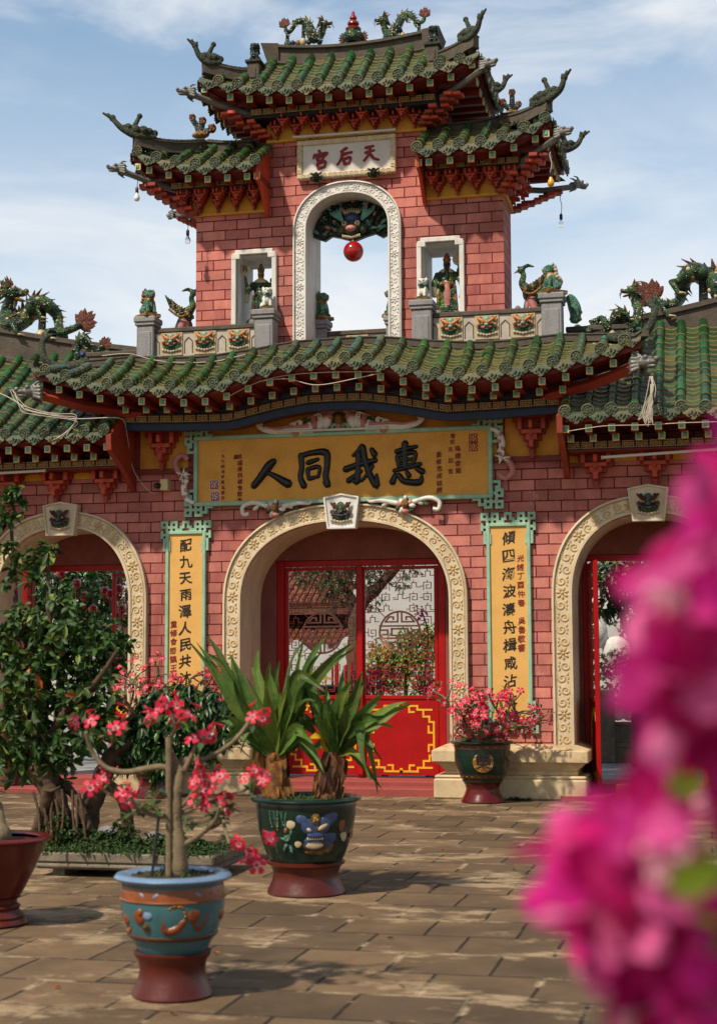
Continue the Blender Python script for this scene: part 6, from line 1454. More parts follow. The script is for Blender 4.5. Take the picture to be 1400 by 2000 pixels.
TOPF = ['###.###..###..###.###', '#.#.#.#..#.#..#.#.#.#', '#######.##.##.#######', '..#.#.###...###.#.#..']
SIDEF = ['#.#.', '###.', '#.#.', '.##.', '.#.#', '.#.#', '.#.#', '.###']
def couplet(label, x, txt, size, dz, ztop, small, sx, sz0, sdz, ssz):
    r = thing('couplet_panel', label, 'sign', (x, 0.0, 0.0), 0, 'upright couplet panels')
    w = 0.232; c = 0.0331; z0, z1 = 0.98, 3.385
    m = MB(); m.box(-w, w, -0.035, -0.001, z0, z1); m.build('board', 'plaque_yellow', r, 0)
    m = MB(); m.cbox(-w - 0.045, -w, -0.06, -0.001, z0 - 0.045, z1 + 0.045, 0.006); m.cbox(w, w + 0.045, -0.06, -0.001, z0 - 0.045, z1 + 0.045, 0.006)
    m.cbox(-w, w, -0.059, -0.001, z1, z1 + 0.045, 0.006); m.cbox(-w, w, -0.059, -0.001, z0 - 0.045, z0, 0.006); f = m.build('frame', 'mint_paint', r, 30)
    m = MB(); wt = 21 * c
    m.bitmap(TOPF, -wt / 2, z1 + 0.045 + 4 * c, c, -0.05, -0.002)
    for s in (-1, 1): R_ = SIDEF if s < 0 else [q[::-1] for q in SIDEF]; m.bitmap(R_, -wt / 2 if s < 0 else wt / 2 - 4 * c + 0.0, z1 + 0.045, c, -0.05, -0.002)
    m.build('top_fret', 'mint_paint', f, 0)
    m = MB(); m.bitmap(TOPF[::-1], -wt / 2, z0 - 0.045, c, -0.05, -0.002)
    for s in (-1, 1): R_ = SIDEF[::-1] if s < 0 else [q[::-1] for q in SIDEF[::-1]]; m.bitmap(R_, -wt / 2 if s < 0 else wt / 2 - 4 * c, z0 - 0.045 + 8 * c, c, -0.05, -0.002)
    m.build('bottom_fret', 'mint_paint', f, 0)
    m = MB(); col_text(m, txt, 0.0, ztop, dz, size, -0.037, 0, 1.0, 0.004); m.build('characters', 'ink_black', r, 0)
    m = MB(); col_text(m, small, sx, sz0, sdz, ssz, -0.037, 0, 0.7, 0.003); m.build('small_characters', 'letter_red', r, 0)
random.seed(11)
couplet('yellow couplet panel left of the middle gateway, small red characters low at its left', -2.135, '配九天雨澤人民共沐恩波', 0.175, 0.218, 3.24, '重修會勝鎮王敬', -0.165, 2.20, 0.115, 0.095)
couplet('yellow couplet panel right of the middle gateway, small red characters high at its right', 2.135, '傾四海波濤舟楫咸沾大德', 0.175, 0.224, 3.24, '光緒丁酉仲春 吳魯敬書', 0.15, 2.98, 0.112, 0.095)

# ------------------------------------------------------------------ small fittings
def tube_light(label, a, b, r=0.018):
    a, b = Vector(a), Vector(b); d = b - a
    rt = thing('fluorescent_tube', label, 'tube light', a, 0, 'fluorescent tubes under the eaves')
    m = MB(); m.tube([(0, 0, 0), d], r, 10); m.build('tube', 'metal_white', rt, 50)
    m = MB()
    for t in (0.0, 1.0): p = d * t; m.tube([p - d.normalized() * 0.012, p + d.normalized() * 0.012], r * 1.3, 10)
    for t in (0.15, 0.85): p = d * t; m.cbox(p.x - 0.012, p.x + 0.012, p.y, p.y + 0.12, p.z - 0.008, p.z + 0.008, 0.003)
    m.build('holder', 'beige_plastic', rt, 40)
tube_light('long thin tube light above the white title plaque', (-0.69, 0.06, 8.705), (0.70, 0.06, 8.695))
tube_light('white tube light along the top of the ochre banner sign', (-0.84, -0.15, 4.69), (0.60, -0.15, 4.685))
tube_light('tube light under the left side roof', (-5.0, -0.43, 4.225), (-3.98, -0.43, 4.245))
tube_light('tube light under the right side roof', (3.36, -0.52, 4.155), (5.1, -0.52, 4.22))
cc = thing('security_camera', 'small beige box camera with black lens left of the banner sign', 'camera', (-2.45, -0.08, 4.03))
m = MB(); m.cbox(-0.02, 0.09, -0.06, 0.08, -0.06, 0.09, 0.008); m.build('body', 'beige_plastic', cc, 30)
m = MB(); m.lathe([(0.0, 0.05), (0.03, 0.045), (0.042, 0.02), (0.042, -0.04)], 16, 0, (-0.05, -0.07, 0.0), (-0.4, -1, 0)); m.build('lens', 'black_plastic', cc, 40)

def wire(label, pts, r=0.006, mat='wire_white', cat='cable', name='cable', group='loose white cables on the roofs'):
    m = MB(); P = catmull(pts, 6); o = P[0].copy(); m.tube([p - o for p in P], r, 5); tag(m.build(name, mat, None, 50), label, cat, group, o)
def bulb(label, p, cable, colr, s=1.0):
    """hanging bulb: p = its socket, cable = length of flex above"""
    rt = thing('light_bulb', label, 'bulb', p, 0, 'bare bulbs hanging from the eaves', s)
    m = MB(); m.lathe([(0.0, 0.05), (0.014, 0.045), (0.022, 0.03), (0.022, -0.03), (0.018, -0.035)], 12); m.build('socket', 'black_plastic' if colr != 'bulb_white' else 'gz_brown', rt, 40)
    m = MB(); m.lathe([(0.017, -0.033), (0.02, -0.05), (0.036, -0.085), (0.04, -0.11), (0.03, -0.14), (0.0, -0.152)], 16); m.build('globe', colr, rt, 60)
    m = MB(); m.tube(catmull([(0, 0, 0.04), (0.012, 0.0, 0.04 + cable * 0.4), (-0.008, 0, 0.04 + cable * 0.8), (0.0, 0.0, 0.04 + cable)], 5), 0.005, 5); m.build('flex', 'wire_white' if colr == 'bulb_yellow' else 'black_plastic', rt, 40)
glass = bpy.data.materials.new('clear_glass'); glass.use_nodes = True; MATS['clear_glass'] = glass
gb = glass.node_tree.nodes['Principled BSDF']; gb.inputs['Transmission Weight'].default_value = 1.0; gb.inputs['Roughness'].default_value = 0.03; gb.inputs['IOR'].default_value = 1.15
bulb('milky white bulb under the left corner of the left lower tower roof', at(268, 372, -0.45), 0.30, 'bulb_white')
bulb('clear bulb hanging beside the left edge of the tower', at(367, 455, -0.1), 0.28, 'clear_glass')
bulb('yellow bulb under the right front corner of the right lower tower roof', at(1075, 340, -0.5), 0.22, 'bulb_yellow', 1.1)
bulb('clear bulb hanging in the sky right of the tower', at(1095, 424, 1.6), 0.28, 'clear_glass')
bulb('clear bulb in front of the tiles of the right side roof', at(1279, 782, -1.12), 0.22, 'clear_glass', 1.25)
def on(px): return [at(*q) for q in px]
wire('thin white cable looping along the canopy ridge left of the balcony', on([(200, 695, -0.35), (252, 691, -0.33), (300, 703, -0.34), (350, 708, -0.36), (420, 706, -0.36), (480, 692, -0.36)]))
wire('white cable sagging under the left half of the canopy eave', on([(505, 745, -1.02), (560, 740, -1.03), (620, 752, -1.04), (700, 738, -1.04), (745, 728, -1.03)]))
wire('white cable strung along the canopy rafters left of the banner middle', on([(440, 778, -1.0), (500, 748, -1.02), (560, 733, -1.03), (640, 727, -1.04), (740, 726, -1.04)]), 0.005)
wire('white cable falling over the left side roof from the silver dragon head', on([(0, 768, -1.0), (25, 780, -1.05), (55, 800, -1.06), (110, 812, -1.0), (150, 818, -0.95), (230, 816, -0.9), (245, 828, -0.7)]))
wire('white cable hanging down the red end board to the security camera', on([(245, 826, -0.7), (252, 870, -0.3), (262, 920, -0.15), (290, 958, -0.1), (305, 963, -0.06)]), 0.005)
wire('white cable along the eave of the right side roof', on([(1110, 842, -0.98), (1180, 832, -0.98), (1260, 830, -0.99), (1330, 826, -0.99), (1400, 824, -0.99)]), 0.005)
for k in range(7):
    x = 1262 + 3 * k
    wire('tangle of white cable hanging from the right silver dragon head', on([(1268 + k, 735, -1.1), (x + random.uniform(-8, 8), 762, -1.13), (x - 6 + random.uniform(-8, 8), 800, -1.12), (1252 + 4 * k + random.uniform(-8, 8), 826 + random.uniform(-6, 8), -1.1), (1266 + k, 795, -1.12), (1270 + k, 750, -1.12)]), 0.005, group='tangled cables at the right dragon head')
for k in range(4):
    wire('white cables crossing the left side roof below the dragon head', on([(20 + 3 * k, 760, -1.1), (40 + random.uniform(-9, 9), 785 + 5 * k, -1.12), (70 + random.uniform(-9, 9), 800 + 3 * k, -1.1), (110 + 10 * k, 808 + 4 * k, -1.0), (150, 812 + 6 * k, -0.95), (130 - 8 * k, 850 + 3 * k, -1.0)]), 0.005, group='cables below the left dragon head')
# ------------------------------------------------------------------ plants
def leaf(mb, p, d, L, Wd, up=None, mat=0, droop=0.25, fold=0.25):
    d = Vector(d).normalized(); up = Vector(up) if up is not None else Vector((0, 0, 1))
    s = d.cross(up)
    if s.length < 1e-4: s = d.orthogonal()
    s.normalize(); n = s.cross(d).normalized(); g = Vector((0, 0, -1)) * droop * L
    q = [Vector(p)]
    for t, w in ((0.38, 0.42), (0.72, 0.5)):
        c = Vector(p) + d * L * t + g * t * t; q += [c - s * Wd * w + n * Wd * fold, c, c + s * Wd * w + n * Wd * fold]
    q.append(Vector(p) + d * L + g)
    mb.add(q, [(0, 2, 1), (0, 3, 2), (1, 2, 5, 4), (2, 3, 6, 5), (4, 5, 7), (5, 6, 7)], mat)
def rnd_dir(z0=-1, z1=1):
    z = random.uniform(z0, z1); a = random.uniform(0, 2 * math.pi); r = math.sqrt(max(0, 1 - z * z)); return Vector((r * math.cos(a), r * math.sin(a), z))
def flower(mb, p, d, s, tube=True):
    """five-petalled trumpet flower; materials 0 petal, 1 rim, 2 pale middle, 3 orange throat"""
    d = Vector(d).normalized(); a = d.orthogonal().normalized(); b = d.cross(a); a0 = random.uniform(0, 6)
    for k in range(5):
        q = a0 + 2 * math.pi * k / 5; r = a * math.cos(q) + b * math.sin(q); t = d.cross(r)
        c0 = p + r * s * 0.06; c1 = p + r * s * 0.20 + d * s * 0.05; c2 = p + r * s * 0.46 + d * s * random.uniform(-0.04, 0.06); c3 = p + r * s * 0.55 - d * s * 0.04
        mb.add([c0 - t * s * 0.04, c0 + t * s * 0.04, c1 + t * s * 0.11, c1 - t * s * 0.11], [(0, 1, 2, 3)], 2)
        mb.add([c1 - t * s * 0.11, c1 + t * s * 0.11, c2 + t * s * 0.19, c2 - t * s * 0.19, c3], [(0, 1, 2, 3), (3, 2, 4)], [0, 1])
    mb.ball(p + d * s * 0.02, s * 0.07, 3, 6, 4)
    if tube: mb.tube([p + d * s * 0.01, p - d * s * 0.22, p - d * s * 0.45], [s * 0.10, s * 0.07, s * 0.03], 6, 3 if random.random() < 0.6 else 0)
FLM = MT('petal_pink', 'petal_rim', 'petal_pale', 'pot_orange')
def pot(root, body, foot, rim_mat, body_mat, foot_mat, zs, soil='soil'):
    m = MB(); m.lathe([(r, z) for r, z in foot] , 36, 0); m.build('pot_foot', foot_mat, root, 40)
    rb, zt_ = body[-1]
    m = MB(); m.lathe(body + [(rb - 0.035, zt_ - 0.002), (rb - 0.045, zs - 0.02)], 44, 0); o = m.build('pot_body', body_mat, root, 40)
    m = MB(); m.lathe([(rb - 0.01, zt_ - 0.005), (rb + 0.035, zt_ + 0.004), (rb + 0.045, zt_ + 0.018), (rb + 0.035, zt_ + 0.032), (rb - 0.005, zt_ + 0.036), (rb - 0.04, zt_ + 0.02)], 44, 0); m.build('pot_rim', rim_mat, root, 50)
    m = MB(); rs = rb - 0.04
    m.grid([[(rs * k / 5 * math.cos(2 * math.pi * j / 24), rs * k / 5 * math.sin(2 * math.pi * j / 24), zs + random.uniform(-0.008, 0.012)) for j in range(24)] for k in range(6)][::-1], 0, True); m.build('soil', soil, root, 60)
    return o
def on_pot(prof, ang, z, out=0.0):
    zz = [p[1] for p in prof]; r = float(np.interp(z, zz, [p[0] for p in prof])) + out; return Vector((math.sin(ang) * r, -math.cos(ang) * r, z))
def relief(mb, prof, ang, z, wa, wz, mat, depth=0.012, tilt=0.0):
    out = max(0, depth - 0.014) * 0.9; depth = min(depth, 0.014) * 0.6; c = on_pot(prof, ang, z, -depth * 0.2 + out); rot = Matrix.Rotation(ang, 3, 'Z') @ Matrix.Rotation(tilt, 3, 'Y'); mb.ball(c, (wa, depth, wz), mat, 12, 7, rot)
def relief_line(mb, prof, pts, r, mat):
    rr = r if hasattr(r, '__len__') else [r * 0.6, r, r, r * 0.5]; P = catmull([on_pot(prof, a, z, -0.6 * max(rr) + 0.003) for a, z in pts], 5); n = len(P)
    mb.tube(P, [float(np.interp(i / (n - 1), np.linspace(0, 1, len(rr)), rr)) for i in range(n)], 7, mat)
def weeds(mb, n, r, z, mat=0, h=0.06):
    for k in range(n):
        a = random.uniform(0, 6.28); rr = r * math.sqrt(random.random()); leaf(mb, (rr * math.cos(a), rr * math.sin(a), z), rnd_dir(0.3, 1), random.uniform(0.4, 1) * h, h * 0.25, None, mat, 0.4)

CAMDIR = Vector((math.sin(R(-13)) * -1, -1, 0))
# --- blue pot with a trained desert rose
random.seed(21)
BP = on_ground(337, 1944); BP.z = 0
bp = thing('potted_desert_rose', 'sparse desert rose with pink flowers in the turquoise blue pot at the front', 'potted plant', BP)
bprof = [(0.172, 0.225), (0.19, 0.26), (0.225, 0.32), (0.25, 0.39), (0.262, 0.46), (0.258, 0.52), (0.25, 0.565), (0.252, 0.575)]
pot(bp, bprof, [(0.0, 0.0), (0.195, 0.0), (0.205, 0.012), (0.20, 0.03), (0.175, 0.08), (0.165, 0.13), (0.172, 0.18), (0.192, 0.205), (0.195, 0.222), (0.18, 0.228)], 'pot_rim_blue', 'pot_blue', 'pot_foot', 0.592)
m = MB(); rr = lambda z: float(np.interp(z, [p[1] for p in bprof], [p[0] for p in bprof]))
m.lathe([(rr(z) + 0.003, z) for z in (0.495, 0.51, 0.53, 0.555)], 44, 0); m.lathe([(rr(0.485) + 0.004, 0.485), (rr(0.49) + 0.009, 0.49), (rr(0.496) + 0.004, 0.496)], 44, 0)
m.lathe([(rr(0.30) + 0.002, 0.296), (rr(0.30) + 0.010, 0.303), (rr(0.31) + 0.010, 0.312), (rr(0.318) + 0.002, 0.32)], 44, 2)
for k in range(22):
    a = k * 2 * math.pi / 22; relief(m, bprof, a, 0.525, 0.022, 0.009, (3, 1, 0)[k % 3], 0.008, 0.5 if k % 2 else -0.5); relief(m, bprof, a + 0.1, 0.308, 0.012, 0.005, 1, 0.012, 0.3)
A0 = R(8)
relief(m, bprof, A0 - 0.50, 0.425, 0.036, 0.040, 1); relief(m, bprof, A0 - 0.46, 0.445, 0.016, 0.018, 0, 0.02); relief(m, bprof, A0 - 0.30, 0.43, 0.026, 0.022, 3); relief(m, bprof, A0 - 0.36, 0.375, 0.026, 0.026, 2); relief(m, bprof, A0 - 0.36, 0.375, 0.014, 0.014, 4, 0.02)
relief_line(m, bprof, [(A0 + 0.00, 0.42), (A0 + 0.05, 0.36), (A0 + 0.25, 0.36), (A0 + 0.42, 0.40), (A0 + 0.50, 0.425)], [0.012, 0.022, 0.026, 0.02, 0.006], 1)
relief_line(m, bprof, [(A0 + 0.10, 0.345), (A0 + 0.30, 0.365), (A0 + 0.45, 0.42), (A0 + 0.38, 0.47), (A0 + 0.22, 0.475), (A0 + 0.12, 0.46)], [0.004, 0.008, 0.007, 0.008, 0.004], 4)
relief(m, bprof, A0 + 0.62, 0.43, 0.034, 0.038, 1); relief_line(m, bprof, [(A0 + 0.60, 0.40), (A0 + 0.78, 0.36), (A0 + 0.95, 0.44)], 0.016, 1); relief(m, bprof, A0 - 0.95, 0.40, 0.03, 0.03, 1); relief_line(m, bprof, [(A0 - 1.25, 0.36), (A0 - 1.0, 0.34), (A0 - 0.8, 0.37)], 0.014, 4)
for k in range(5): relief(m, bprof, A0 + 1.5 + k * 0.8, 0.41, 0.04, 0.03, 1)
m.build('pot_relief', MT('pot_orange', 'relief_rust', 'gz_brown', 'pot_rim_blue', 'gz_ochre'), bp, 60)
def rel(px, py, Y, o): return at(px, py, Y) - o
def branches(root, o, Yc, paths, name='branch', mat='bark_pale', jitter=0.05):
    for pts, r0, r1, dy in paths:
        n0 = len(pts); P = catmull([rel(x, y, Yc + dy * (i / (n0 - 1)) ** 1.0 + (random.uniform(-jitter, jitter) * 0.3 if 0 < i < n0 - 1 else 0), o) for i, (x, y) in enumerate(pts)], 5); n = len(P)
        m = MB(); m.tube(P, [lerp(r0, r1, (i / (n - 1)) ** 0.8) * random.uniform(0.86, 1.14) for i in range(n)], 9)
        for k in range(n // 2): i = random.randint(1, n - 2); q = lerp(r0, r1, i / (n - 1)); m.ball(P[i] + rnd_dir() * q * 0.75, q * random.uniform(0.25, 0.5), 0, 6, 4)
        m.build(name, mat, root, 60)
brs = [([(349, 1712), (350, 1660), (344, 1600), (346, 1545), (352, 1505)], 0.052, 0.024, 0.0), ([(352, 1505), (309, 1498), (247, 1508), (206, 1498), (180, 1467), (168, 1430)], 0.020, 0.010, -0.15),
       ([(345, 1515), (360, 1486), (401, 1482), (453, 1451), (486, 1412)], 0.018, 0.010, 0.12), ([(355, 1508), (329, 1455), (342, 1425), (335, 1395)], 0.018, 0.009, -0.05), ([(352, 1520), (372, 1480), (385, 1450), (395, 1438)], 0.014, 0.008, 0.1),
       ([(352, 1655), (391, 1630), (422, 1600), (430, 1575)], 0.018, 0.009, -0.15), ([(400, 1625), (432, 1596), (440, 1620), (448, 1648)], 0.012, 0.008, -0.12), ([(348, 1590), (391, 1575), (447, 1554), (490, 1538)], 0.015, 0.008, 0.1),
       ([(346, 1595), (298, 1592), (265, 1572), (255, 1555)], 0.015, 0.008, -0.12), ([(300, 1592), (250, 1570), (205, 1545), (190, 1535)], 0.010, 0.007, 0.1), ([(350, 1580), (372, 1555), (388, 1520)], 0.013, 0.008, -0.05), ([(400, 1622), (425, 1612), (440, 1596)], 0.010, 0.006, 0.02)]
branches(bp, BP, BP.y, brs)
m = MB(); m.tube([rel(330, 1712, BP.y - 0.05, BP), rel(330, 1440, BP.y - 0.05, BP)], 0.017, 8); m.build('stake', 'bark_pale', bp, 40)
m = MB(); m.tube([rel(297, 1712, BP.y - 0.1, BP), rel(312, 1580, BP.y - 0.06, BP)], 0.008, 6); m.build('stake', 'black_plastic', bp, 40)
fl = MB(); lf = MB()
CL = [(150, 1411), (176, 1409), (236, 1416), (222, 1425), (288, 1398), (305, 1388), (322, 1378), (345, 1374), (368, 1396), (345, 1402), (300, 1405), (395, 1437), (420, 1432), (380, 1442), (408, 1440), (494, 1404), (512, 1404), (384, 1495), (396, 1520), (378, 1530), (428, 1520), (405, 1543), (388, 1508), (415, 1528), (430, 1568), (446, 1586), (398, 1572), (385, 1566), (437, 1555),
      (465, 1652), (488, 1655), (478, 1680), (500, 1688), (528, 1638), (496, 1668), (462, 1642), (178, 1536), (205, 1520), (193, 1527), (246, 1566), (272, 1536), (256, 1546), (238, 1548), (474, 1518), (512, 1522), (500, 1508), (525, 1512)]
for x, y in CL:
    p = rel(x + random.uniform(-4, 4), y + random.uniform(-4, 4), BP.y + random.uniform(-0.10, 0.06), BP); flower(fl, p, Vector((random.uniform(-0.9, 0.7), -1 if random.random() < 0.7 else random.uniform(-0.6, 0.4), random.uniform(-0.3, 1.0))), random.uniform(0.062, 0.105))
    if random.random() < 0.35: b = p + rnd_dir(0, 1) * 0.05; fl.tube([b, b + rnd_dir(0.2, 1) * 0.03, b + rnd_dir(0.3, 1) * 0.05], [0.004, 0.008, 0.002], 6, 1)
for x, y, n in [(160, 1440, 6), (205, 1440, 8), (235, 1435, 7), (340, 1410, 10), (300, 1412, 6), (372, 1408, 6), (400, 1450, 7), (488, 1420, 5), (405, 1500, 6), (440, 1580, 8), (420, 1600, 9), (395, 1560, 8), (310, 1550, 10), (300, 1575, 10), (275, 1590, 8), (255, 1590, 6), (450, 1640, 5), (432, 1600, 6), (225, 1530, 5), (490, 1540, 6), (365, 1610, 8), (505, 1655, 3)]:
    for k in range(int(n * 1.5)): leaf(lf, rel(x + random.uniform(-8, 8), y + random.uniform(-6, 6), BP.y + random.uniform(-0.08, 0.08), BP), rnd_dir(-0.3, 0.8), random.uniform(0.06, 0.095), random.uniform(0.022, 0.032), None, 0, 0.3)
fl.build('blossom', FLM, bp, 50); lf.build('leaves', 'rose_leaf', bp, 60)
m = MB(); weeds(m, 160, 0.2, 0.595, 0, 0.05); m.build('moss_cover', 'moss', bp, 60)

# --- dark dragon pot with two strap-leaved lilies
random.seed(5)
DP = on_ground(598, 1744); DP.z = 0
dp = thing('potted_lily', 'two strap-leaved crinum lilies in the dark pot painted with a blue lion face', 'potted plant', DP)
dprof = [(0.262, 0.235), (0.285, 0.28), (0.32, 0.37), (0.345, 0.46), (0.362, 0.56), (0.368, 0.64), (0.365, 0.665)]
pot(dp, dprof, [(0.0, 0.0), (0.275, 0.0), (0.285, 0.012), (0.28, 0.03), (0.25, 0.09), (0.238, 0.15), (0.255, 0.20), (0.282, 0.215), (0.284, 0.235), (0.268, 0.24)], 'pot_dark', 'pot_dark', 'pot_foot', 0.68, 'moss')
m = MB(); A0 = R(13) + 0.22                                         # painted relief: lion face, boy with a fan, bamboo
for (da, z, wa, wz, k, dd, t) in [(0.0, 0.52, 0.105, 0.075, 0, 0.014, 0.0), (0.06, 0.40, 0.10, 0.06, 0, 0.012, 0), (0.28, 0.56, 0.075, 0.045, 0, 0.012, -0.5), (-0.27, 0.56, 0.045, 0.035, 0, 0.012, 0.5), (0.32, 0.44, 0.06, 0.05, 0, 0.012, 0.6), (0.0, 0.565, 0.035, 0.038, 3, 0.022, 0), (0.0, 0.565, 0.022, 0.024, 2, 0.03, 0),
                                  (0.14, 0.51, 0.055, 0.026, 1, 0.022, -0.5), (0.15, 0.508, 0.042, 0.017, 4, 0.028, -0.5), (-0.13, 0.49, 0.03, 0.022, 1, 0.022, 0.5), (-0.13, 0.49, 0.02, 0.013, 4, 0.028, 0.5), (0.0, 0.45, 0.06, 0.022, 0, 0.028, 0), (0.0, 0.375, 0.085, 0.038, 1, 0.020, 0), (-0.01, 0.378, 0.066, 0.026, 4, 0.027, 0), (0.05, 0.33, 0.08, 0.02, 3, 0.016, 0), (0.30, 0.37, 0.05, 0.05, 2, 0.010, 0.3),
                                  (-0.62, 0.48, 0.016, 0.02, 5, 0.016, 0), (-0.60, 0.435, 0.026, 0.036, 6, 0.014, 0.2), (-0.66, 0.37, 0.012, 0.04, 6, 0.014, 0.4), (-0.54, 0.36, 0.012, 0.045, 6, 0.014, -0.3), (-0.50, 0.475, 0.010, 0.03, 6, 0.012, 0.2), (-0.50, 0.53, 0.034, 0.038, 4, 0.010, 0), (-0.36, 0.39, 0.026, 0.03, 4, 0.010, 0.2), (-0.70, 0.42, 0.03, 0.01, 6, 0.012, 0.4),
                                  (-0.80, 0.52, 0.010, 0.045, 3, 0.010, 0.0), (0.62, 0.52, 0.03, 0.06, 5, 0.010, 0.2), (0.72, 0.44, 0.035, 0.05, 4, 0.010, -0.2), (-1.1, 0.45, 0.05, 0.06, 0, 0.010, 0), (1.1, 0.45, 0.05, 0.05, 3, 0.010, 0)]:
    relief(m, dprof, A0 + da, z, wa, wz, k, dd, t)
for k in range(7): relief(m, dprof, A0 + (k - 3) * 0.05, 0.425, 0.007, 0.012, 4, 0.03)
for k in range(9): relief_line(m, dprof, [(A0 - 0.98 + 0.05 * k, 0.62), (A0 - 0.96 + 0.05 * k + random.uniform(-0.06, 0.06), 0.55), (A0 - 0.98 + 0.05 * k + random.uniform(-0.08, 0.08), 0.50)], 0.006, 7 if k % 2 else 6)
for k in range(8): relief_line(m, dprof, [(A0 - 0.95 + random.uniform(-0.1, 0.1), 0.27), (A0 - 0.95 + random.uniform(-0.1, 0.1), 0.36), (A0 - 1.0 + random.uniform(-0.1, 0.1), 0.45)], 0.005, 7)
m.build('pot_relief', MT('gz_blue2' if 'gz_blue2' in MATS else 'gz_blue', 'gz_brown', 'gz_ochre', 'gz_ochre', 'gz_cream', 'pot_orange', 'gz_jade', 'moss_green'), dp, 60)
def strap(mb, P, W0, mat=0, seg=12, cup=0.35, twist=0.0):
    P = catmull(P, 6); n = len(P); rows = []
    for i, p in enumerate(P):
        t = (P[min(i + 1, n - 1)] - P[max(i - 1, 0)]).normalized(); u = i / (n - 1)
        s = t.cross(Vector((0, -1, 0.35))); s.normalize(); nn = s.cross(t).normalized()
        if twist: s = (s * math.cos(twist * u) + nn * math.sin(twist * u)); nn = s.cross(t).normalized()
        w = W0 * 0.5 * (0.75 + 0.5 * math.sin(math.pi * min(1, u * 0.9 + 0.1))) * (1 - max(0, u - 0.55) / 0.45) ** 0.75 + 0.0012
        wob = 0.006 * math.sin(9 * u + W0 * 100)
        rows.append([p - s * w + nn * w * cup + nn * wob, p - s * w * 0.5 + nn * w * cup * 0.25, p - nn * 0.004, p + s * w * 0.5 + nn * w * cup * 0.25, p + s * w + nn * w * cup - nn * wob])
    mb.grid(rows, mat)
Yd = DP.y
def lily(base, mid, tips, seed):
    random.seed(seed); tips = tips + [(tx + random.uniform(-26, 26), ty + random.uniform(-4, 34), bx + random.uniform(-12, 12), by + random.uniform(-12, 12), -dy + random.uniform(-.12, .12), w * 0.85, 0) for tx, ty, bx, by, dy, w, mt in tips]
    m = MB()
    for tx, ty, bx, by, dy, w, mt in tips:
        b = rel(base[0] + random.uniform(-6, 6), base[1] + random.uniform(-6, 8), Yd + dy * 0.05, DP); e = rel(tx, ty, Yd + dy, DP); c = rel(bx, by, Yd + dy * 0.55, DP)
        strap(m, [b, b.lerp(c, 0.55) + Vector((0, 0, 0.01)), c, c.lerp(e, 0.55) + (e - c).cross(Vector((0, 1, 0))) * random.uniform(-0.05, 0.09) + Vector((0, 0, random.uniform(0, 0.03))), e], w * random.uniform(0.62, 0.9), mt, twist=random.uniform(-1.1, 1.1), cup=random.uniform(0.3, 0.6))
    m.build('leaves', MT('strap_leaf', 'strap_yellow'), dp, 60)
lily((535, 1476), None, [(384, 1254, 455, 1375, -0.15, .085, 0), (406, 1243, 455, 1340, 0.1, .08, 0), (450, 1280, 490, 1390, -0.2, .095, 0), (506, 1265, 520, 1370, 0.2, .085, 0), (492, 1303, 512, 1390, 0.25, .06, 0), (547, 1290, 540, 1390, 0.0, .085, 0), (594, 1253, 560, 1360, 0.2, .085, 0), (641, 1240, 590, 1345, 0.1, .085, 0), (694, 1253, 600, 1350, -0.1, .09, 0), (650, 1328, 590, 1330, 0.3, .09, 1), (625, 1400, 600, 1340, -0.1, .10, 0),
     (441, 1398, 470, 1420, -0.3, .09, 0), (446, 1425, 470, 1425, -0.1, .09, 0), (520, 1345, 527, 1400, -0.3, .09, 0), (560, 1340, 545, 1400, -0.25, .085, 0), (600, 1380, 580, 1400, -0.2, .09, 0), (610, 1452, 580, 1425, -0.3, .09, 0), (470, 1470, 490, 1430, -0.25, .08, 0), (636, 1518, 590, 1440, -0.25, .085, 0), (618, 1440, 590, 1420, 0.2, .09, 0), (575, 1320, 560, 1380, 0.3, .085, 0), (480, 1330, 500, 1400, 0.25, .08, 0), (640, 1355, 590, 1370, 0.25, .085, 0)], 4)
lily((655, 1472), None, [(672, 1300, 664, 1380, 0.1, .085, 0), (707, 1312, 685, 1385, 0.0, .085, 0), (751, 1350, 705, 1400, -0.1, .085, 0), (797, 1370, 725, 1410, -0.15, .085, 0), (729, 1462, 700, 1440, -0.2, .08, 0), (722, 1524, 705, 1420, -0.25, .085, 0), (653, 1366, 655, 1410, -0.3, .085, 0), (602, 1344, 625, 1395, 0.15, .085, 0), (596, 1446, 625, 1440, -0.2, .08, 1), (640, 1340, 645, 1400, 0.2, .08, 0), (690, 1380, 675, 1415, -0.3, .085, 0), (612, 1400, 632, 1420, -0.3, .085, 0), (740, 1400, 705, 1415, 0.2, .085, 0), (725, 1522, 690, 1470, -0.15, .06, 0), (700, 1350, 680, 1400, 0.25, .08, 0), (625, 1370, 640, 1410, -0.2, .08, 0), (760, 1392, 710, 1418, 0.1, .08, 0), (680, 1330, 668, 1390, -0.15, .08, 0)], 6)
for bx, by, tx, ty, r0, r1, mt in ((545, 1568, 535, 1470, 0.095, 0.07, 'fibre_orange'), (636, 1568, 655, 1468, 0.115, 0.05, 'fibre')):
    P = catmull([rel(bx, by, Yd, DP), rel((bx + tx) / 2, (by + ty) / 2 + 8, Yd, DP), rel(tx, ty, Yd, DP)], 6); n = len(P)
    m = MB(); m.tube(P, [lerp(r0, r1, (i / (n - 1)) ** (0.6 if mt == 'fibre' else 1)) for i in range(n)], 14)
    for k in range(20):                                              # torn sheath strips
        i = random.randint(0, n - 3); a = random.uniform(0, 6.28); r = lerp(r0, r1, i / (n - 1)); dv = Vector((math.cos(a), math.sin(a), 0))
        p = P[i] + dv * r * 0.98; q = P[min(n - 1, i + 5)] + dv * r * random.uniform(0.9, 1.25)
        strap(m, [q, (p + q) / 2 + dv * 0.012, p + dv * random.uniform(0, 0.02)], random.uniform(0.02, 0.045), random.choice([0, 1]))
    m.build('trunk', MT(mt, 'fibre' if mt != 'fibre' else 'gz_brown'), dp, 50)
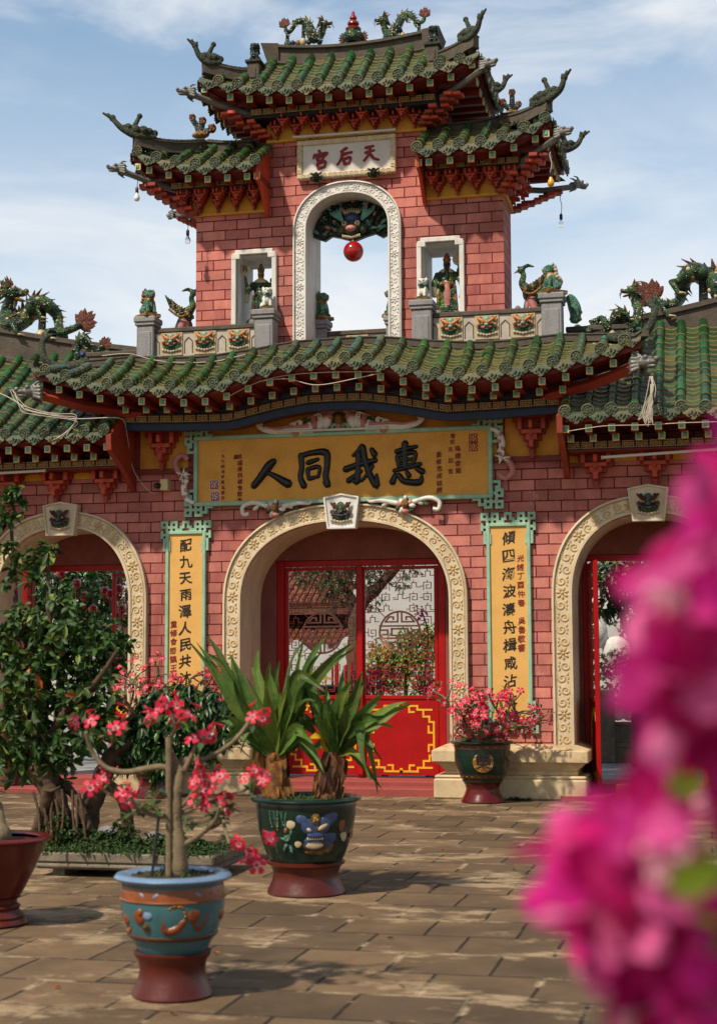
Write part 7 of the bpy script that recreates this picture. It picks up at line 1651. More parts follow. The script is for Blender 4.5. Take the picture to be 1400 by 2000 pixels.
m = MB(); weeds(m, 260, 0.31, 0.685, 0, 0.06); m.build('moss_cover', 'moss', dp, 60)

# --- flowering desert roses by the plinths
def rose_bush(root, z0, rx, rz, nb, nf, seed, lift=1.0):
    random.seed(seed); br = MB(); fl = MB(); lf = MB(); tips = []
    br.ball((0, 0, z0 + 0.03), (0.13, 0.11, 0.10), 0, 12, 8)
    def grow(p, d, r, L, lv):
        pts = [p]; q = p.copy()
        for k in range(3):
            d = (d + rnd_dir() * 0.45 + Vector((0, 0, 0.10))).normalized(); q = q + d * L / 3; pts.append(q.copy())
        br.tube(catmull(pts, 3), [lerp(r, r * 0.6, i / 9) for i in range(10)], 6)
        if lv == 0: tips.append((q, d)); return
        tips.append((pts[2], d))
        for k in range(random.choice((2, 3))): grow(q, (d + rnd_dir() * 0.9).normalized(), r * 0.62, L * 0.72, lv - 1)
    for k in range(nb):
        a = 2 * math.pi * k / nb + random.uniform(-0.3, 0.3); e = random.uniform(0.25, 1.2)
        d = Vector((math.cos(a) * rx, math.sin(a) * rx * 0.8, e * rz)).normalized(); grow(Vector((math.cos(a) * 0.07, math.sin(a) * 0.07, z0 + 0.06)), d, 0.032, random.uniform(0.24, 0.36) * lift, 2)
    tips.sort(key=lambda t: random.random())
    for k in range(nf):
        q, d = tips[k % len(tips)]; p = q + rnd_dir() * 0.06; out = (p - Vector((0, 0, z0 + 0.2))).normalized(); flower(fl, p, out + Vector((0, -0.7, 0.25)) + rnd_dir() * 0.4, random.uniform(0.085, 0.115), False)
    for q, d in tips:
        for k in range(random.randint(2, 5)): leaf(lf, q + rnd_dir() * 0.03, (d + rnd_dir() * 0.8), random.uniform(0.06, 0.10), 0.028, None, 1 if random.random() < 0.08 else 0, 0.3)
    br.build('branch', 'bark_pale', root, 60); fl.build('blossom', FLM, root, 50); lf.build('leaves', MT('rose_leaf', 'strap_yellow'), root, 60)
rprof = [(0.225, 0.235), (0.26, 0.30), (0.31, 0.40), (0.335, 0.50), (0.34, 0.58), (0.335, 0.66), (0.34, 0.70)]
rfoot = [(0.0, 0.0), (0.255, 0.0), (0.265, 0.012), (0.255, 0.04), (0.22, 0.10), (0.20, 0.16), (0.215, 0.22), (0.23, 0.235)]
def big_pot(label, loc, seed, emblem):
    r = thing('potted_desert_rose', label, 'potted plant', loc, 0, 'desert roses beside the plinths')
    pot(r, rprof, rfoot, 'pot_dark', 'pot_dark', 'pot_red', 0.712)
    m = MB(); g = lambda z: float(np.interp(z, [p[1] for p in rprof], [p[0] for p in rprof]))
    m.lathe([(g(z) + 0.003, z) for z in (0.645, 0.66, 0.68, 0.695)], 40, 0); m.lathe([(g(z) + 0.003, z) for z in (0.30, 0.32, 0.345)], 40, 0); m.lathe([(g(0.25) + 0.002, 0.25), (g(0.26) + 0.007, 0.258), (g(0.27) + 0.002, 0.266)], 40, 0)
    for k in range(20): relief(m, rprof, k * 2 * math.pi / 20, 0.672, 0.03, 0.012, 1, 0.008); relief(m, rprof, k * 2 * math.pi / 20, 0.322, 0.02, 0.012, 1, 0.008)
    a = R(10); c = on_pot(rprof, a, 0.50, 0.004); n = Vector((math.sin(a), -math.cos(a), 0.12)).normalized()
    m.lathe([(0.0, 0.004), (0.11, 0.004), (0.125, -0.004), (0.125, -0.03)], 28, 2, c, n)
    t = MB(); write(t, '榮', 0, 0, 0, 0.19, 0, 0.2, 0.004); T = Matrix.Translation(c + n * 0.010) @ Matrix.Rotation(a, 4, 'Z'); m.add([T @ v for v in t.v], t.f, 3)
    m.build('pot_bands', MT('gz_brown', 'gz_ochre', 'gz_ochre', 'ink_black'), r, 50)
    rose_bush(r, 0.70, 1.0, 0.55 if emblem else 1.1, 13, 170 if emblem else 230, seed, 1.08 if emblem else 1.5)
big_pot('bushy pink desert rose in the dark green pot, before the right plinth', (1.86, -0.62, 0), 31, True)
big_pot('pink desert rose in the pot before the left plinth, behind the bonsai', (-2.30, -0.66, 0), 44, False)

# --- red pot cut by the left edge of the picture
RP = on_ground(-12, 1806); RP.z = 0
rp = thing('red_pot', 'dark red glazed footed pot at the left edge, swollen pale trunk in it', 'potted plant', RP)
pot(rp, [(0.16, 0.17), (0.20, 0.24), (0.26, 0.36), (0.30, 0.46), (0.32, 0.53)], [(0, 0), (0.20, 0), (0.215, 0.015), (0.205, 0.035), (0.19, 0.045), (0.195, 0.06), (0.175, 0.08), (0.16, 0.10), (0.17, 0.12), (0.145, 0.14), (0.15, 0.17), (0.17, 0.175)], 'pot_red', 'pot_red', 'pot_foot', 0.51)
m = sculpt('trunk', [((0, 0, 0.56), (0.11, 0.1, 0.10), 0), ('tube', [(0, 0, 0.6), (-0.06, 0.02, 0.72), (-0.10, 0.0, 0.9)], [0.07, 0.04, 0.025], 0), ('tube', [(0.02, 0, 0.6), (-0.02, 0.08, 0.75), (-0.16, 0.12, 0.86)], [0.06, 0.03, 0.02], 0)], ('bark_pale',), rp, 0.012)
m = MB(); random.seed(9)
for k in range(60): leaf(m, Vector((-0.13, 0.05, 0.92)) + rnd_dir() * 0.14, rnd_dir(-0.1, 1), random.uniform(0.07, 0.11), 0.035); 
m.build('leaves', 'rose_leaf', rp, 60)

# --- bonsai tray with two trees
random.seed(15)
TC = on_ground(228, 1716); TC.z = 0; TC.y += 0.42
tr = thing('bonsai_tray', 'low grey stone tray on feet, filled with mossy soil', 'planter', TC)
xl, xr = rel(70, 1700, TC.y - 0.4, TC).x, rel(418, 1700, TC.y - 0.4, TC).x
m = MB()
m.cbox(xl, xr, -0.42, 0.42, 0.06, 0.11, 0.02); 
for (a, b, c, d) in ((xl, xr, -0.42, -0.36), (xl, xr, 0.36, 0.42), (xl, xl + 0.06, -0.36, 0.36), (xr - 0.06, xr, -0.36, 0.36)): m.cbox(a, b, c, d, 0.111, 0.19, 0.012)
for x in (xl + 0.12, xr - 0.2): m.box(x, x + 0.1, -0.34, 0.34, 0.0, 0.059)
m.build('basin', 'tray_stone', tr, 30)
m = MB(); N = 26; hgt = lambda u, v: 0.17 + 0.14 * math.exp(-((u - 0.25) ** 2 / 0.05 + (v - 0.5) ** 2 / 0.10)) + 0.09 * math.exp(-((u - 0.75) ** 2 / 0.05 + (v - 0.5) ** 2 / 0.1)) + random.uniform(-0.008, 0.012)
m.grid([[(lerp(xl + 0.05, xr - 0.05, i / N), lerp(-0.37, 0.37, j / 14), hgt(i / N, j / 14)) for j in range(15)] for i in range(N + 1)][::-1], 0); m.build('soil', 'moss', tr, 60)
m = MB()
for k in range(4200):
    u, v = random.random(), random.random(); p = (lerp(xl + 0.02, xr - 0.02, u), lerp(-0.43, 0.38, v), max(hgt(u, v) if v > 0.08 else 0.2, 0.19)); leaf(m, p, rnd_dir(0.1, 1), random.uniform(0.03, 0.075), 0.018, None, 0 if random.random() < 0.7 else 1, 0.7)
for k in range(14):                                                  # a few ferns at the left end
    b = Vector((xl + 0.05 + random.uniform(0, 0.2), random.uniform(-0.3, 0.2), 0.2)); d = Vector((random.uniform(-1, 0.3), random.uniform(-0.5, 0.5), random.uniform(0.6, 1.2))).normalized(); L = random.uniform(0.2, 0.38)
    for e in range(14):
        t = e / 14; c = b + d * L * t + Vector((d.x * 0.1, 0, -0.12)) * t * t
        for s in (-1, 1): leaf(m, c, d.cross(Vector((0, 1, 0.2))) * s + d * 0.4, 0.055 * (1 - 0.7 * t), 0.014, None, 1, 0.2)
m.build('ground_cover', MT('moss', 'dark_leaf'), tr, 60)
for k, (px, py, s) in enumerate(((205, 1600, 0.10), (165, 1620, 0.08), (300, 1640, 0.07))):
    p = rel(px, py, TC.y, TC); m2 = sculpt('rock', [((p.x, 0.05, 0.24), (s * 1.3, s, s * 1.2), 0), ((p.x + s, 0.0, 0.22), (s, s * 0.9, s * 0.8), 0)], ('rock_grey',), tr, 0.02, 0)
def crown(root, o, Yc, blobs, count, L, Wd, mats, droopy=0.3, clump=6, name='crown', thick=0.8, hang=0.0, k2=0.06):
    mb = MB(); A = sum(r * r for _, _, r in blobs)
    for px, py, r in blobs:
        c = rel(px, py, Yc, o); rr = (at(px + r, py, Yc) - at(px, py, Yc)).length
        for k in range(max(int(count * r * r / A), 5 if A > 20000 else 0)):
            d = rnd_dir(); q = c + Vector((d.x * rr, d.y * rr * thick, d.z * rr)) * (random.random() ** 0.45) * random.uniform(0.8, 1.12)
            od = (d + rnd_dir() * 0.6 + Vector((0, -0.15, 0.25 - hang))).normalized(); mt = 0 if random.random() > k2 else 1
            for e in range(clump):
                leaf(mb, q, (od * 0.45 + rnd_dir() + Vector((0, 0, 0.15 - hang))).normalized(), L * random.uniform(0.65, 1.15), Wd * random.uniform(0.8, 1.2), od, mt if e < 1 or mt == 0 else 0, droopy)
    return mb.build(name, mats, root, 60)
crown(tr, TC, TC.y - 0.1, [(95, 1632, 26), (150, 1640, 34), (210, 1650, 36), (270, 1655, 36), (330, 1655, 38), (385, 1662, 26), (120, 1600, 20), (240, 1622, 24)], 420, 0.045, 0.02, MT('moss', 'dark_leaf'), 0.4, 7, 'foliage', 0.8, k2=0.3)
t1 = thing('bonsai_tree', 'large leafy bonsai with broad green leaves at the left edge', 'tree', TC)
def trunk(root, o, Yc, paths, mat='bark', name='trunk'):
    m = MB()
    for pts, r0, r1, dy in paths:
        n0 = len(pts); P = catmull([rel(x, y, Yc + dy * i / (n0 - 1), o) for i, (x, y) in enumerate(pts)], 5); n = len(P)
        m.tube(P, [lerp(r0, r1, i / (n - 1)) * (1 + 0.12 * math.sin(i * 1.9)) for i in range(n)], 9)
    m.build(name, mat, root, 60)
trunk(t1, TC, TC.y, [([(100, 1655), (112, 1590), (95, 1530), (75, 1450), (80, 1360), (100, 1250)], 0.13, 0.05, 0.0), ([(60, 1650), (85, 1590), (95, 1540)], 0.05, 0.05, -0.15), ([(150, 1650), (130, 1590), (108, 1540)], 0.05, 0.05, -0.1), ([(180, 1635), (150, 1560), (110, 1520)], 0.04, 0.04, 0.1),
                      ([(88, 1530), (40, 1480), (5, 1470), (-30, 1440)], 0.07, 0.04, 0.1), ([(85, 1460), (130, 1390), (190, 1330), (230, 1270)], 0.05, 0.015, -0.2), ([(85, 1380), (40, 1280), (30, 1150), (22, 1010)], 0.045, 0.012, 0.1), ([(95, 1300), (150, 1220), (215, 1225)], 0.03, 0.012, 0.15), ([(100, 1260), (95, 1160), (95, 1085)], 0.03, 0.01, 0.0)])
for k in range(8): 
    x = 75 + 13 * k + random.uniform(-5, 5); trunk(t1, TC, TC.y - 0.12, [([(x + random.uniform(-12, 12), 1540 + random.uniform(0, 25)), (x, 1590), (x + random.uniform(-10, 10), 1650)], 0.012, 0.010, -0.05)], 'bark', 'aerial_root')
crown(t1, TC, TC.y, [(110, 1235, 85), (55, 1320, 85), (165, 1320, 75), (35, 1420, 75), (120, 1410, 80), (195, 1272, 42), (40, 1215, 46), (14, 978, 17), (24, 1012, 15), (94, 1084, 13), (34, 962, 8), (2, 1000, 14), (38, 990, 9), (95, 1072, 13), (70, 1100, 12), (78, 1140, 18), (155, 1222, 36), (218, 1240, 26), (185, 1380, 60), (40, 1480, 55), (110, 1480, 45), (205, 1420, 40), (30, 1130, 24), (12, 1075, 12), (45, 1090, 10), (5, 1260, 60), (240, 1255, 12)], 620, 0.108, 0.046, MT('tree_leaf', 'autumn_leaf'), 0.35, 6, k2=0.02)
t2 = thing('bonsai_tree', 'dense dome-shaped clipped bonsai with small dark leaves behind the blue pot', 'tree', TC + Vector((0, 0.2, 0)))
o2 = TC + Vector((0, 0.2, 0))
trunk(t2, o2, o2.y, [([(170, 1655), (175, 1590), (200, 1520), (225, 1470), (280, 1440), (350, 1400)], 0.10, 0.05, 0.0), ([(225, 1475), (260, 1500), (300, 1460), (330, 1430)], 0.05, 0.03, 0.1), ([(215, 1500), (235, 1440), (260, 1400)], 0.05, 0.02, -0.1), ([(200, 1525), (240, 1560), (255, 1650)], 0.05, 0.05, 0.1)])
crown(t2, o2, o2.y, [(350, 1395, 62), (300, 1400, 48), (410, 1395, 50), (260, 1430, 40), (440, 1420, 34), (345, 1450, 50), (290, 1460, 40), (400, 1445, 45), (320, 1500, 30), (260, 1480, 26), (360, 1365, 36), (310, 1370, 30), (405, 1372, 30)], 620, 0.075, 0.034, MT('dark_leaf', 'tree_leaf'), 0.7, 7, hang=0.35, k2=0.12)
# a few weeds growing in the joints of the paving
def weed_patch(px, py, n, h, label):
    p = on_ground(px, py); m = MB()
    for k in range(n): a = random.uniform(0, 6.28); leaf(m, Vector((math.cos(a) * 0.14 * random.random(), math.sin(a) * 0.06 * random.random(), 0.0)), rnd_dir(0.2, 1), random.uniform(0.4, 1) * h, h * 0.22, None, 0, 0.5)
    tag(m.build('weed', 'moss', None, 60), label, 'weed', 'weeds in the paving joints', p)
weed_patch(1012, 1563, 60, 0.12, 'tuft of weed on the paving just right of the character pot')
for px, py in ((822, 1556), (840, 1572), (704, 1585), (660, 1745), (905, 1552)): weed_patch(px, py, 14, 0.05, 'tiny green weed sprouting from a joint of the courtyard paving')

random.seed(61)
for k, (px, py) in enumerate(((770, 1835), (560, 1905), (905, 1740), (705, 1790), (430, 1865), (640, 1985), (790, 1930), (860, 1662), (480, 1800), (1000, 1700), (120, 1930), (985, 1920), (345, 1985), (730, 1660))):
    if k % 3 == 2: continue
    p = on_ground(px, py); m = MB(); a = random.uniform(0, 6.28); leaf(m, Vector((0, 0, 0.008)), (math.cos(a), math.sin(a), 0.12), random.uniform(0.035, 0.06), 0.022, None, 0, 0.15, 0.4)
    tag(m.build('fallen_leaf', ('fibre', 'autumn_leaf', 'petal_pink')[k % 3], None, 60), ('small dry brown leaf lying on the courtyard paving', 'small orange leaf lying on the courtyard paving', 'pink petal lying on the courtyard paving')[k % 3], 'fallen leaf' if k % 3 < 2 else 'petal', ('dry leaves on the paving', 'orange leaves on the paving', 'petals on the paving')[k % 3], p)
# ------------------------------------------------------------------ the yard behind the gate
random.seed(51)
def hall():
    r = thing('temple_hall', 'brown temple hall with orange tiled roofs seen through the left door leaf', 'building', (0, 0, 0))
    Yh = 15.0; x0, x1 = at(420, 1200, Yh).x, at(672, 1200, Yh).x
    m = MB(); m.box(x0, x1, Yh, Yh + 4, 0, 3.2); m.build('wall', 'temple_brown', r, 0)
    for z0, z1, d0, d1, nm in ((2.05, 2.75, -1.3, 0.1, 'lower_roof'), (2.95, 4.3, -0.9, 1.6, 'upper_roof')):
        m = MB(); n = 26
        for k in range(n):
            x = lerp(x0 - 0.4, x1 + 0.3, (k + 0.5) / n)
            for e in range(6): 
                t0, t1 = e / 6, (e + 1.15) / 6; m.tube([(x, Yh + lerp(d0, d1, t0), lerp(z0, z1, t0) + 0.05), (x, Yh + lerp(d0, d1, t1), lerp(z0, z1, t1) + 0.03)], [0.075, 0.068], 8, 0)
        m.add([(x0 - 0.4, Yh + d0, z0), (x1 + 0.3, Yh + d0, z0), (x1 + 0.3, Yh + d1, z1), (x0 - 0.4, Yh + d1, z1)], [(0, 1, 2, 3)], 0)
        m.box(x0 - 0.4, x1 + 0.3, Yh + d0 + 0.02, Yh + d0 + 0.06, z0 - 0.16, z0 - 0.01, 1)
        m.build(nm, MT('roof_orange', 'temple_brown'), r, 40)
    for k in range(9):
        x = lerp(x0 + 0.2, x1 - 0.2, k / 8); m = MB(); m.cbox(x - 0.09, x + 0.09, Yh - 0.2, Yh - 0.02, 0, 2.1, 0.02); m.build('column', 'dark_red', r, 30)
    m = MB()
    for k in range(16):
        for j in range(4): m.cbox(lerp(x0, x1, (k + .12) / 16), lerp(x0, x1, (k + .88) / 16), Yh - 0.03, Yh - 0.002, 0.25 + 0.45 * j, 0.62 + 0.45 * j, 0.02)
    m.build('lattice_screen', 'gz_brown', r, 30)
hall()
Yw = 13.0
wl = thing('white_wall', 'tall white rendered wall filling the right door leaf', 'wall', (0, 0, 0))
m = MB(); a, b = at(690, 1200, Yw).x, at(925, 1200, Yw).x; m.cbox(a, b, Yw, Yw + 0.5, 0, 3.9, 0.02); m.cbox(a - 0.15, b + 0.15, Yw - 0.1, Yw + 0.6, 3.9, 4.1, 0.03); m.build('wall_body', 'white_wall', wl, 30)
m = MB(); Yv = 11.0; a, b = at(548, 1300, Yv).x, at(705, 1300, Yv).x; pts = [(a, 0.0), (b, 0.0), (b, at(700, 1262, Yv).z)]
for px, py in ((690, 1235), (672, 1246), (655, 1262), (640, 1272), (632, 1258), (618, 1262), (605, 1275), (590, 1262), (575, 1250), (560, 1262)): p = at(px, py, Yv); pts.append((p.x, p.z))
pts.append((a, at(552, 1255, Yv).z)); m.prism(pts, Yv, Yv + 0.3); tag(m.build('wavy_wall', 'white_wall', None, 30), 'low white wall with a wavy top behind the bronze urn', 'wall')
Yu = 6.0; up = at(655, 1330, Yu); up.z = 0.012
ur = thing('incense_urn', 'big dark bronze incense urn behind the left door leaf', 'urn', up)
m = MB(); m.lathe([(0.0, 0.55), (0.25, 0.55), (0.5, 0.72), (0.62, 0.95), (0.60, 1.12), (0.55, 1.18), (0.68, 1.24), (0.70, 1.30), (0.62, 1.31), (0.55, 1.2)], 32); m.build('bowl', 'urn_bronze', ur, 40)
for k in range(3):
    q = k * 2.094 + 0.5; m = MB(); m.tube([(math.cos(q) * 0.4, math.sin(q) * 0.4, 0.7), (math.cos(q) * 0.5, math.sin(q) * 0.5, 0.35), (math.cos(q) * 0.44, math.sin(q) * 0.44, 0.0)], [0.11, 0.08, 0.09], 10); m.build('leg', 'urn_bronze', ur, 50)
for k in range(9):
    p = (random.uniform(-0.35, 0.35), random.uniform(-0.3, 0.3)); m = MB(); m.tube([(p[0], p[1], 1.2), (p[0], p[1], 1.55 + random.uniform(0, 0.15))], 0.02, 6); m.build('candle', 'door_red' if k % 3 else 'gz_cream', ur, 50)
def shrub(name, label, cat, blobs, Y, count, L, W_, mats, k2=0.1, base=None, hang=0.0, thick=0.8, clump=6, trunks=None, group=None, r=0.05):
    cx = sum(b[0] for b in blobs) / len(blobs); o = at(cx, 1400, Y); o.z = 0.012
    t = thing(name, label, cat, o, 0, group)
    if trunks: trunk(t, o, Y, trunks)
    else: trunk(t, o, Y, [([(cx, 1400), (cx + 5, 1300), blobs[0][:2]], r, r * 0.4, 0.0)]); 
    m = MB(); m.tube([(0, 0, -0.012), (at(cx, 1400, Y) - o)], r, 8); m.build('stem', 'bark', t, 50)
    crown(t, o, Y, blobs, count, L, W_, mats, 0.35, clump, k2=k2, hang=hang, thick=thick); return t
shrub('shrub', 'rounded orange-tinged green shrub behind the right door leaf', 'shrub', [(785, 1285, 50), (745, 1285, 42), (830, 1275, 42), (800, 1245, 32), (840, 1240, 25), (760, 1330, 34), (825, 1330, 36), (730, 1320, 25)], 8.0, 900, 0.075, 0.035, MT('bush_leaf', 'pot_orange'), 0.10)
t3 = shrub('pine_tree', 'dark needled tree hanging across the top of the middle doorway', 'tree', [(610, 1118, 40), (650, 1130, 42), (700, 1135, 45), (660, 1165, 34), (740, 1110, 36), (800, 1110, 26), (785, 1140, 20), (720, 1175, 22), (570, 1105, 26), (690, 1080, 70), (760, 1060, 60), (620, 1060, 60)], 8.0, 700, 0.10, 0.02, MT('dark_leaf', 'tree_leaf'), 0.05, hang=0.3, clump=8, trunks=[([(690, 1400), (694, 1250), (700, 1190), (740, 1145), (790, 1090), (830, 1050)], 0.16, 0.06, 0), ([(700, 1190), (660, 1130), (610, 1100)], 0.09, 0.03, 0)], r=0.16)
random.seed(8)
pk = at(832, 1300, 3.6); pk.z = 0.012
bb = thing('potted_bougainvillea', 'thin bougainvillea with a magenta tip above the shrub in the doorway', 'plant', pk)
m = MB(); m.tube(catmull([(0, 0, 0), at(830, 1320, 3.6) - pk, at(836, 1240, 3.6) - pk, at(822, 1190, 3.6) - pk], 5), 0.012, 6); m.build('stem', 'stem_brown', bb, 50)
m = MB()
for k in range(26): leaf(m, at(822 + random.uniform(-9, 9), 1195 + random.uniform(-14, 14), 3.6) - pk, rnd_dir(), 0.055, 0.045, None, 0)
m.build('bracts', 'bougain', bb, 60)
for k, (px, n) in enumerate(((715, 40), (752, 34), (838, 40))):
    p = on_ground(px, 1452); p = at(px, 1340, 2.6); p.z = 0.012; f = thing('flowering_plant', ('pink flowers low behind the meeting of the doors', 'pink and red flowers low in the middle of the right door leaf', 'pink flowers low at the right end of the doorway')[k], 'plant', p, 0, 'flowers just behind the doors')
    fl = MB(); lf = MB(); st = MB()
    for e in range(n):
        q = Vector((random.uniform(-0.22, 0.22), random.uniform(-0.15, 0.15), random.uniform(1.05, 1.55))); flower(fl, q, Vector((random.uniform(-.5, .5), -1, .5)), 0.09, False); leaf(lf, q + rnd_dir() * 0.08, rnd_dir(), 0.1, 0.03)
        if e % 3 == 0: st.tube([(q.x * 0.2, q.y * 0.2, 0.0), (q.x * 0.7, q.y * 0.7, 0.7), q], [0.012, 0.01, 0.006], 5)
    fl.build('blossom', FLM, f, 50); lf.build('leaves', 'rose_leaf', f, 60); st.build('stem', 'bark_pale', f, 50)
# left gateway: dark trees with red paper lanterns
for k, (b, lab) in enumerate((([(120, 1150, 60), (60, 1180, 70), (170, 1160, 60), (110, 1230, 60), (190, 1220, 50), (40, 1250, 60)], 'dark leafy tree just inside the left gateway'), ([(215, 1130, 50), (240, 1200, 50), (180, 1105, 50), (230, 1270, 45), (100, 1095, 50), (40, 1100, 60)], 'second dark tree farther inside the left gateway'))):
    shrub('yard_tree', lab, 'tree', b, 5.0 + 3.0 * k, 520, 0.16, 0.05, MT('dark_leaf', 'tree_leaf'), 0.15, hang=0.4, r=0.09, group='trees inside the left gateway')
for k, (px, py) in enumerate(((205, 1155), (165, 1165), (182, 1190), (215, 1160), (150, 1140), (120, 1120), (232, 1150), (238, 1190), (228, 1230), (240, 1250))):
    p = at(px, py, 4.2); r = thing('paper_lantern', 'small red lantern hanging among the dark leaves in the left gateway', 'lantern', p, 0, 'red lanterns in the left gateway')
    m = MB(); m.lathe([(0.0, 0.075), (0.035, 0.075), (0.07, 0.045), (0.082, 0.0), (0.07, -0.045), (0.035, -0.075), (0.0, -0.075)], 14); m.build('shade', 'lantern_red', r, 50)
    m = MB(); m.tube([(0, 0, -0.07), (0, 0, -0.2)], [0.014, 0.02], 6); m.tube([(0, 0, 0.07), (0, 0, 0.5)], 0.003, 4); m.build('tassel', 'door_red', r, 50)
# right gateway: tree, pale rockery, stone balustrade
shrub('yard_tree', 'leafy tree with pale blossoms inside the right gateway', 'tree', [(1185, 1130, 40), (1230, 1120, 50), (1290, 1130, 60), (1210, 1175, 34), (1340, 1150, 60), (1180, 1190, 24), (1260, 1170, 40)], 6.0, 420, 0.17, 0.05, MT('dark_leaf', 'strap_yellow'), 0.05, r=0.09)
shrub('yard_tree', 'dark bush behind the stone balustrade in the right gateway', 'shrub', [(1190, 1300, 36), (1230, 1290, 40), (1280, 1290, 45), (1330, 1300, 50), (1185, 1340, 30)], 8.0, 300, 0.10, 0.04, MT('dark_leaf', 'tree_leaf'), 0.1)
random.seed(4); p = at(1195, 1300, 9.0); p.z = 0.012
bl = [(((random.uniform(-0.5, 0.6)), random.uniform(-0.1, 0.1), 0.35 * k + 0.1), (0.34 - 0.015 * k, 0.25, 0.30), 0) for k in range(8)]
for k in range(5): bl.append(('tube', [(-0.4 + 0.2 * k, 0, 2.5), (-0.42 + 0.21 * k, 0, 2.95 + 0.1 * (k % 2))], [0.10, 0.05], 0))
tag(sculpt('rockery', bl, ('rock_white',), None, 0.03, 0), 'tall white rockery piece behind the stone balustrade', 'rockery', None, p)
Yb = 7.0; a, b = at(1150, 1400, Yb).x, at(1420, 1400, Yb).x
bs = thing('stone_balustrade', 'low grey stone balustrade across the yard inside the right gateway', 'balustrade', (a, Yb, 0.012))
L = b - a; n = 3; zt2 = at(1200, 1362, Yb).z
m = MB(); m.cbox(0, L, -0.08, 0.08, zt2 - 0.10, zt2, 0.02); m.build('top_rail', 'tray_stone', bs, 30); m = MB(); m.cbox(0, L, -0.07, 0.07, 0.25, 0.33, 0.01); m.cbox(0, L, -0.06, 0.06, 0.0, 0.249, 0.01)
z1 = zt2 * 0.62; m.cbox(0, L, -0.062, 0.062, z1 - 0.06, z1, 0.01); m.cbox(0, L, -0.05, 0.05, 0.331, z1 - 0.061, 0.01); m.build('panel', 'tray_stone', bs, 30)
for k in range(n + 1):
    x = L * (k + 0.42) / (n + 0.2); m = MB(); m.cbox(x - 0.13, x + 0.13, -0.13, 0.13, 0, zt2 + 0.12, 0.02); m.build('post', 'tray_stone', bs, 30)
for k in range(12):
    x = L * (k + 0.5) / 12; m = MB(); m.ball((x, 0, (z1 + zt2 - 0.1) / 2), (0.14, 0.05, (zt2 - 0.1 - z1) * 0.46), 0, 12, 7); m.build('cloud_baluster', 'white_stucco', bs, 60)
# far boundary of the yard
m = MB(); m.cbox(-30, 24, 24.0, 24.4, 0, 4.4, 0.03); m.cbox(-30, 24, 23.9, 24.5, 4.4, 4.6, 0.03); tag(m.build('boundary_wall', 'white_wall', None, 30), 'long white wall closing the far end of the yard behind the gate', 'wall', None, (0, 0, 0.0))
random.seed(77)
for k in range(7):
    x = -11 + 3.6 * k; px = None; o = Vector((x, 20.5 + random.uniform(-1, 1), 0.012)); t = thing('garden_tree', 'round dark green tree before the far white wall of the yard', 'tree', o, 0, 'trees along the far wall')
    m = MB(); m.tube(catmull([(0, 0, 0), (0.1, 0, 0.9), (0, 0, 1.8), (0.1, 0, 2.6)], 4), [0.16 - 0.008 * i for i in range(13)], 8); m.build('trunk', 'bark', t, 50)
    mb = MB()
    for e in range(420):
        d = rnd_dir(); q = Vector((d.x * 1.5, d.y * 1.2, 2.3 + d.z * 1.2)) * 1.0; q = Vector((0, 0, 2.3)) + (q - Vector((0, 0, 2.3))) * random.random() ** 0.4
        for c in range(4): leaf(mb, q, d * 0.4 + rnd_dir(), random.uniform(0.14, 0.24), 0.09)
    mb.build('crown', 'dark_leaf', t, 60)

# ------------------------------------------------------------------ bougainvillea close to the viewer
random.seed(101)
def cpt(px, py, dist):
    d = _f + _r * ((px - 700) / 3000) - _u * ((py - 1000) / 3000); return CAM_POS + d * dist
root0 = cpt(1440, 2300, 0.95); root0.z = 0.0
bv = thing('bougainvillea', 'magenta bougainvillea spray close to the viewer at the right edge, out of focus', 'plant', root0)
st = MB(); br = MB(); lv = MB(); wf = MB()
def bract(p, d, s, mat):
    d = d.normalized(); up = rnd_dir(); sd_ = d.cross(up).normalized(); n = sd_.cross(d).normalized(); rows = []
    for t, w in ((0, 0.10), (0.2, 0.62), (0.45, 0.86), (0.7, 0.68), (0.9, 0.30), (1.0, 0.02)):
        c = p + d * s * t + n * s * 0.28 * t * t; rows.append([c + sd_ * s * 0.5 * w * u + n * s * 0.16 * (abs(u) ** 1.5) * w + n * random.uniform(-0.02, 0.02) * s for u in (-1, -0.5, 0, 0.5, 1)])
    br.grid(rows, mat)
def bflower(px, py, dist, s, white=False):
    c = cpt(px, py, dist) - root0; ax = (-_f + rnd_dir() * 0.9).normalized(); a = ax.orthogonal().normalized(); b = ax.cross(a); q0 = random.uniform(0, 6); mt = 1 if random.random() < 0.30 else 0
    for k in range(3):
        q = q0 + k * 2.094; r = a * math.cos(q) + b * math.sin(q); bract(c - ax * s * 0.2, (r * 0.75 + ax * 0.55), s, mt)
    if white or random.random() < 0.02:
        for k in range(2):
            p = c + rnd_dir() * s * 0.15; e = p + (ax + rnd_dir() * 0.4) * s * 0.55; wf.tube([p, e], [s * 0.05, s * 0.045], 6, 0)
            for j in range(5): wf.ball(e + (a * math.cos(j * 1.257) + b * math.sin(j * 1.257)) * s * 0.10, s * 0.075, 0, 6, 4)
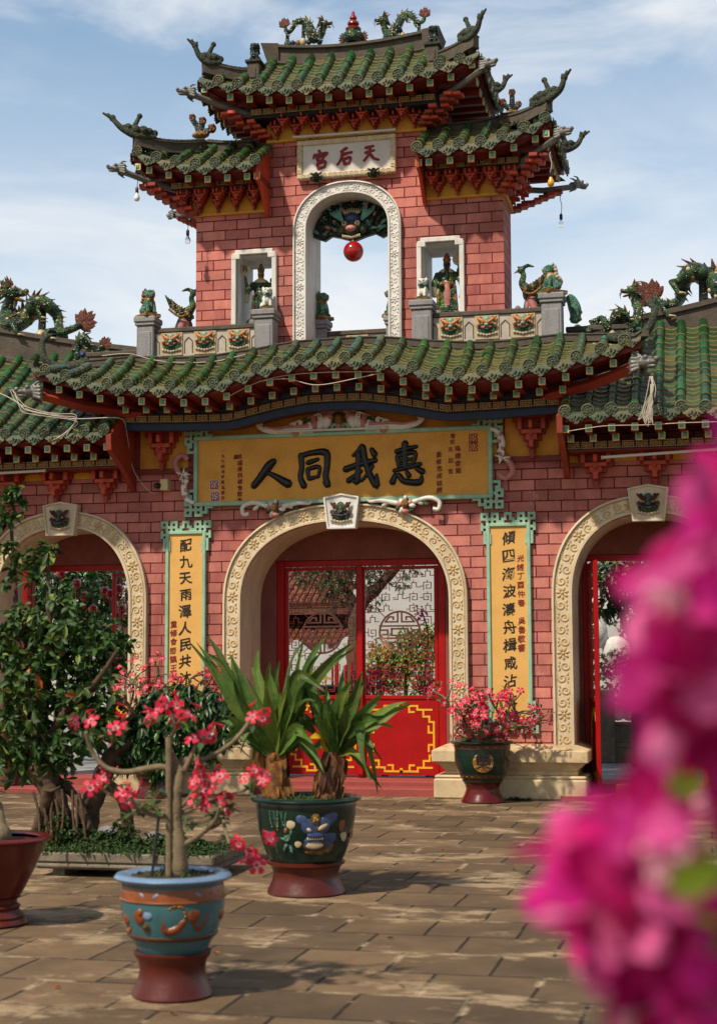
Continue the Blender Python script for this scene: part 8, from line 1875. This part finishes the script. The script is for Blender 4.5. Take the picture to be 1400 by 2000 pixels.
CLU = [(1395, 925, 28, 4), (1390, 985, 32, 4), (1385, 1050, 40, 6), (1320, 1105, 38, 6), (1385, 1130, 45, 5), (1275, 1165, 38, 6), (1345, 1190, 45, 6), (1262, 1235, 38, 6), (1325, 1265, 48, 7), (1390, 1250, 40, 4), (1262, 1315, 40, 6), (1335, 1350, 48, 6), (1390, 1370, 40, 4), (1290, 1395, 36, 5), (1355, 1430, 42, 5), (1300, 1455, 26, 3), (1395, 1480, 36, 4), (1395, 1560, 30, 3),
       (1195, 1600, 32, 5), (1145, 1630, 32, 5), (1240, 1605, 28, 4), (1115, 1685, 32, 5), (1170, 1675, 42, 6), (1118, 1755, 34, 5), (1170, 1745, 45, 6), (1235, 1690, 42, 5), (1150, 1810, 42, 6), (1225, 1790, 45, 6), (1285, 1740, 38, 4), (1215, 1865, 42, 5), (1285, 1840, 45, 6), (1275, 1920, 45, 5), (1345, 1800, 36, 3), (1345, 1890, 45, 5), (1330, 1970, 48, 5), (1395, 1960, 40, 3)]
for px, py, r, n in CLU:
    for k in range(n):
        a = random.uniform(0, 6.28); q = r * math.sqrt(random.random()); bflower(px + (24 if py > 1545 else 46) + q * math.cos(a), py + q * math.sin(a), random.uniform(1.1, 1.4), random.uniform(0.036, 0.052))
for px, py in ((1300, 1135), (1258, 1615), (1240, 1685)): bflower(px + 30, py, 1.05, 0.046, True)
def bleaf(px, py, dist, dx, dy, s, mat=0): c = cpt(px, py, dist) - root0; e = cpt(px + dx, py + dy, dist) - root0; leaf(lv, c, e - c, s, s * 0.62, -_f, mat, 0.05, 0.12)
for q in ((1425, 1690, 1.0, -70, 20, .045), (1420, 1690, 1.15, -60, 10, .05), (1425, 1730, 1.15, -50, -30, .045), (1300, 1290, 1.15, -30, 40, .03), (1330, 1520, 1.5, -20, 20, .05), (1290, 1500, 1.5, 30, 20, .05), (1420, 1880, 1.15, -40, -50, .05), (1310, 1545, 1.5, 10, -30, 0.05)): bleaf(*q[:3], q[3], q[4], q[5])
def stem(pts, r): P = catmull([(cpt(*p) - root0) if len(p) == 3 and p[2] < 5 else Vector(p[:3]) for p in pts], 5); st.tube(P, r, 7)
stem([(1440, 2300, 0.95), (1440, 2060, 1.3), (1430, 1850, 1.42), (1440, 1650, 1.42), (1410, 1450, 1.42), (1390, 1250, 1.42), (1440, 1000, 1.42)], 0.003)
stem([(1430, 1850, 1.42), (1340, 1800, 1.42), (1230, 1710, 1.42), (1170, 1670, 1.42)], 0.0025)
st.tube([(0, 0, 0), (cpt(1440, 2300, 0.95) - root0) * 0.5 + Vector((0.02, 0, 0)), cpt(1440, 2300, 0.95) - root0], [0.012, 0.008, 0.004], 8)
br.build('bracts', MT('bougain', 'bougain_deep'), bv, 80); lv.build('leaves', 'bougain_leaf', bv, 60); st.build('stem', 'stem_brown', bv, 50); wf.build('blossom', 'bougain_white', bv, 60)
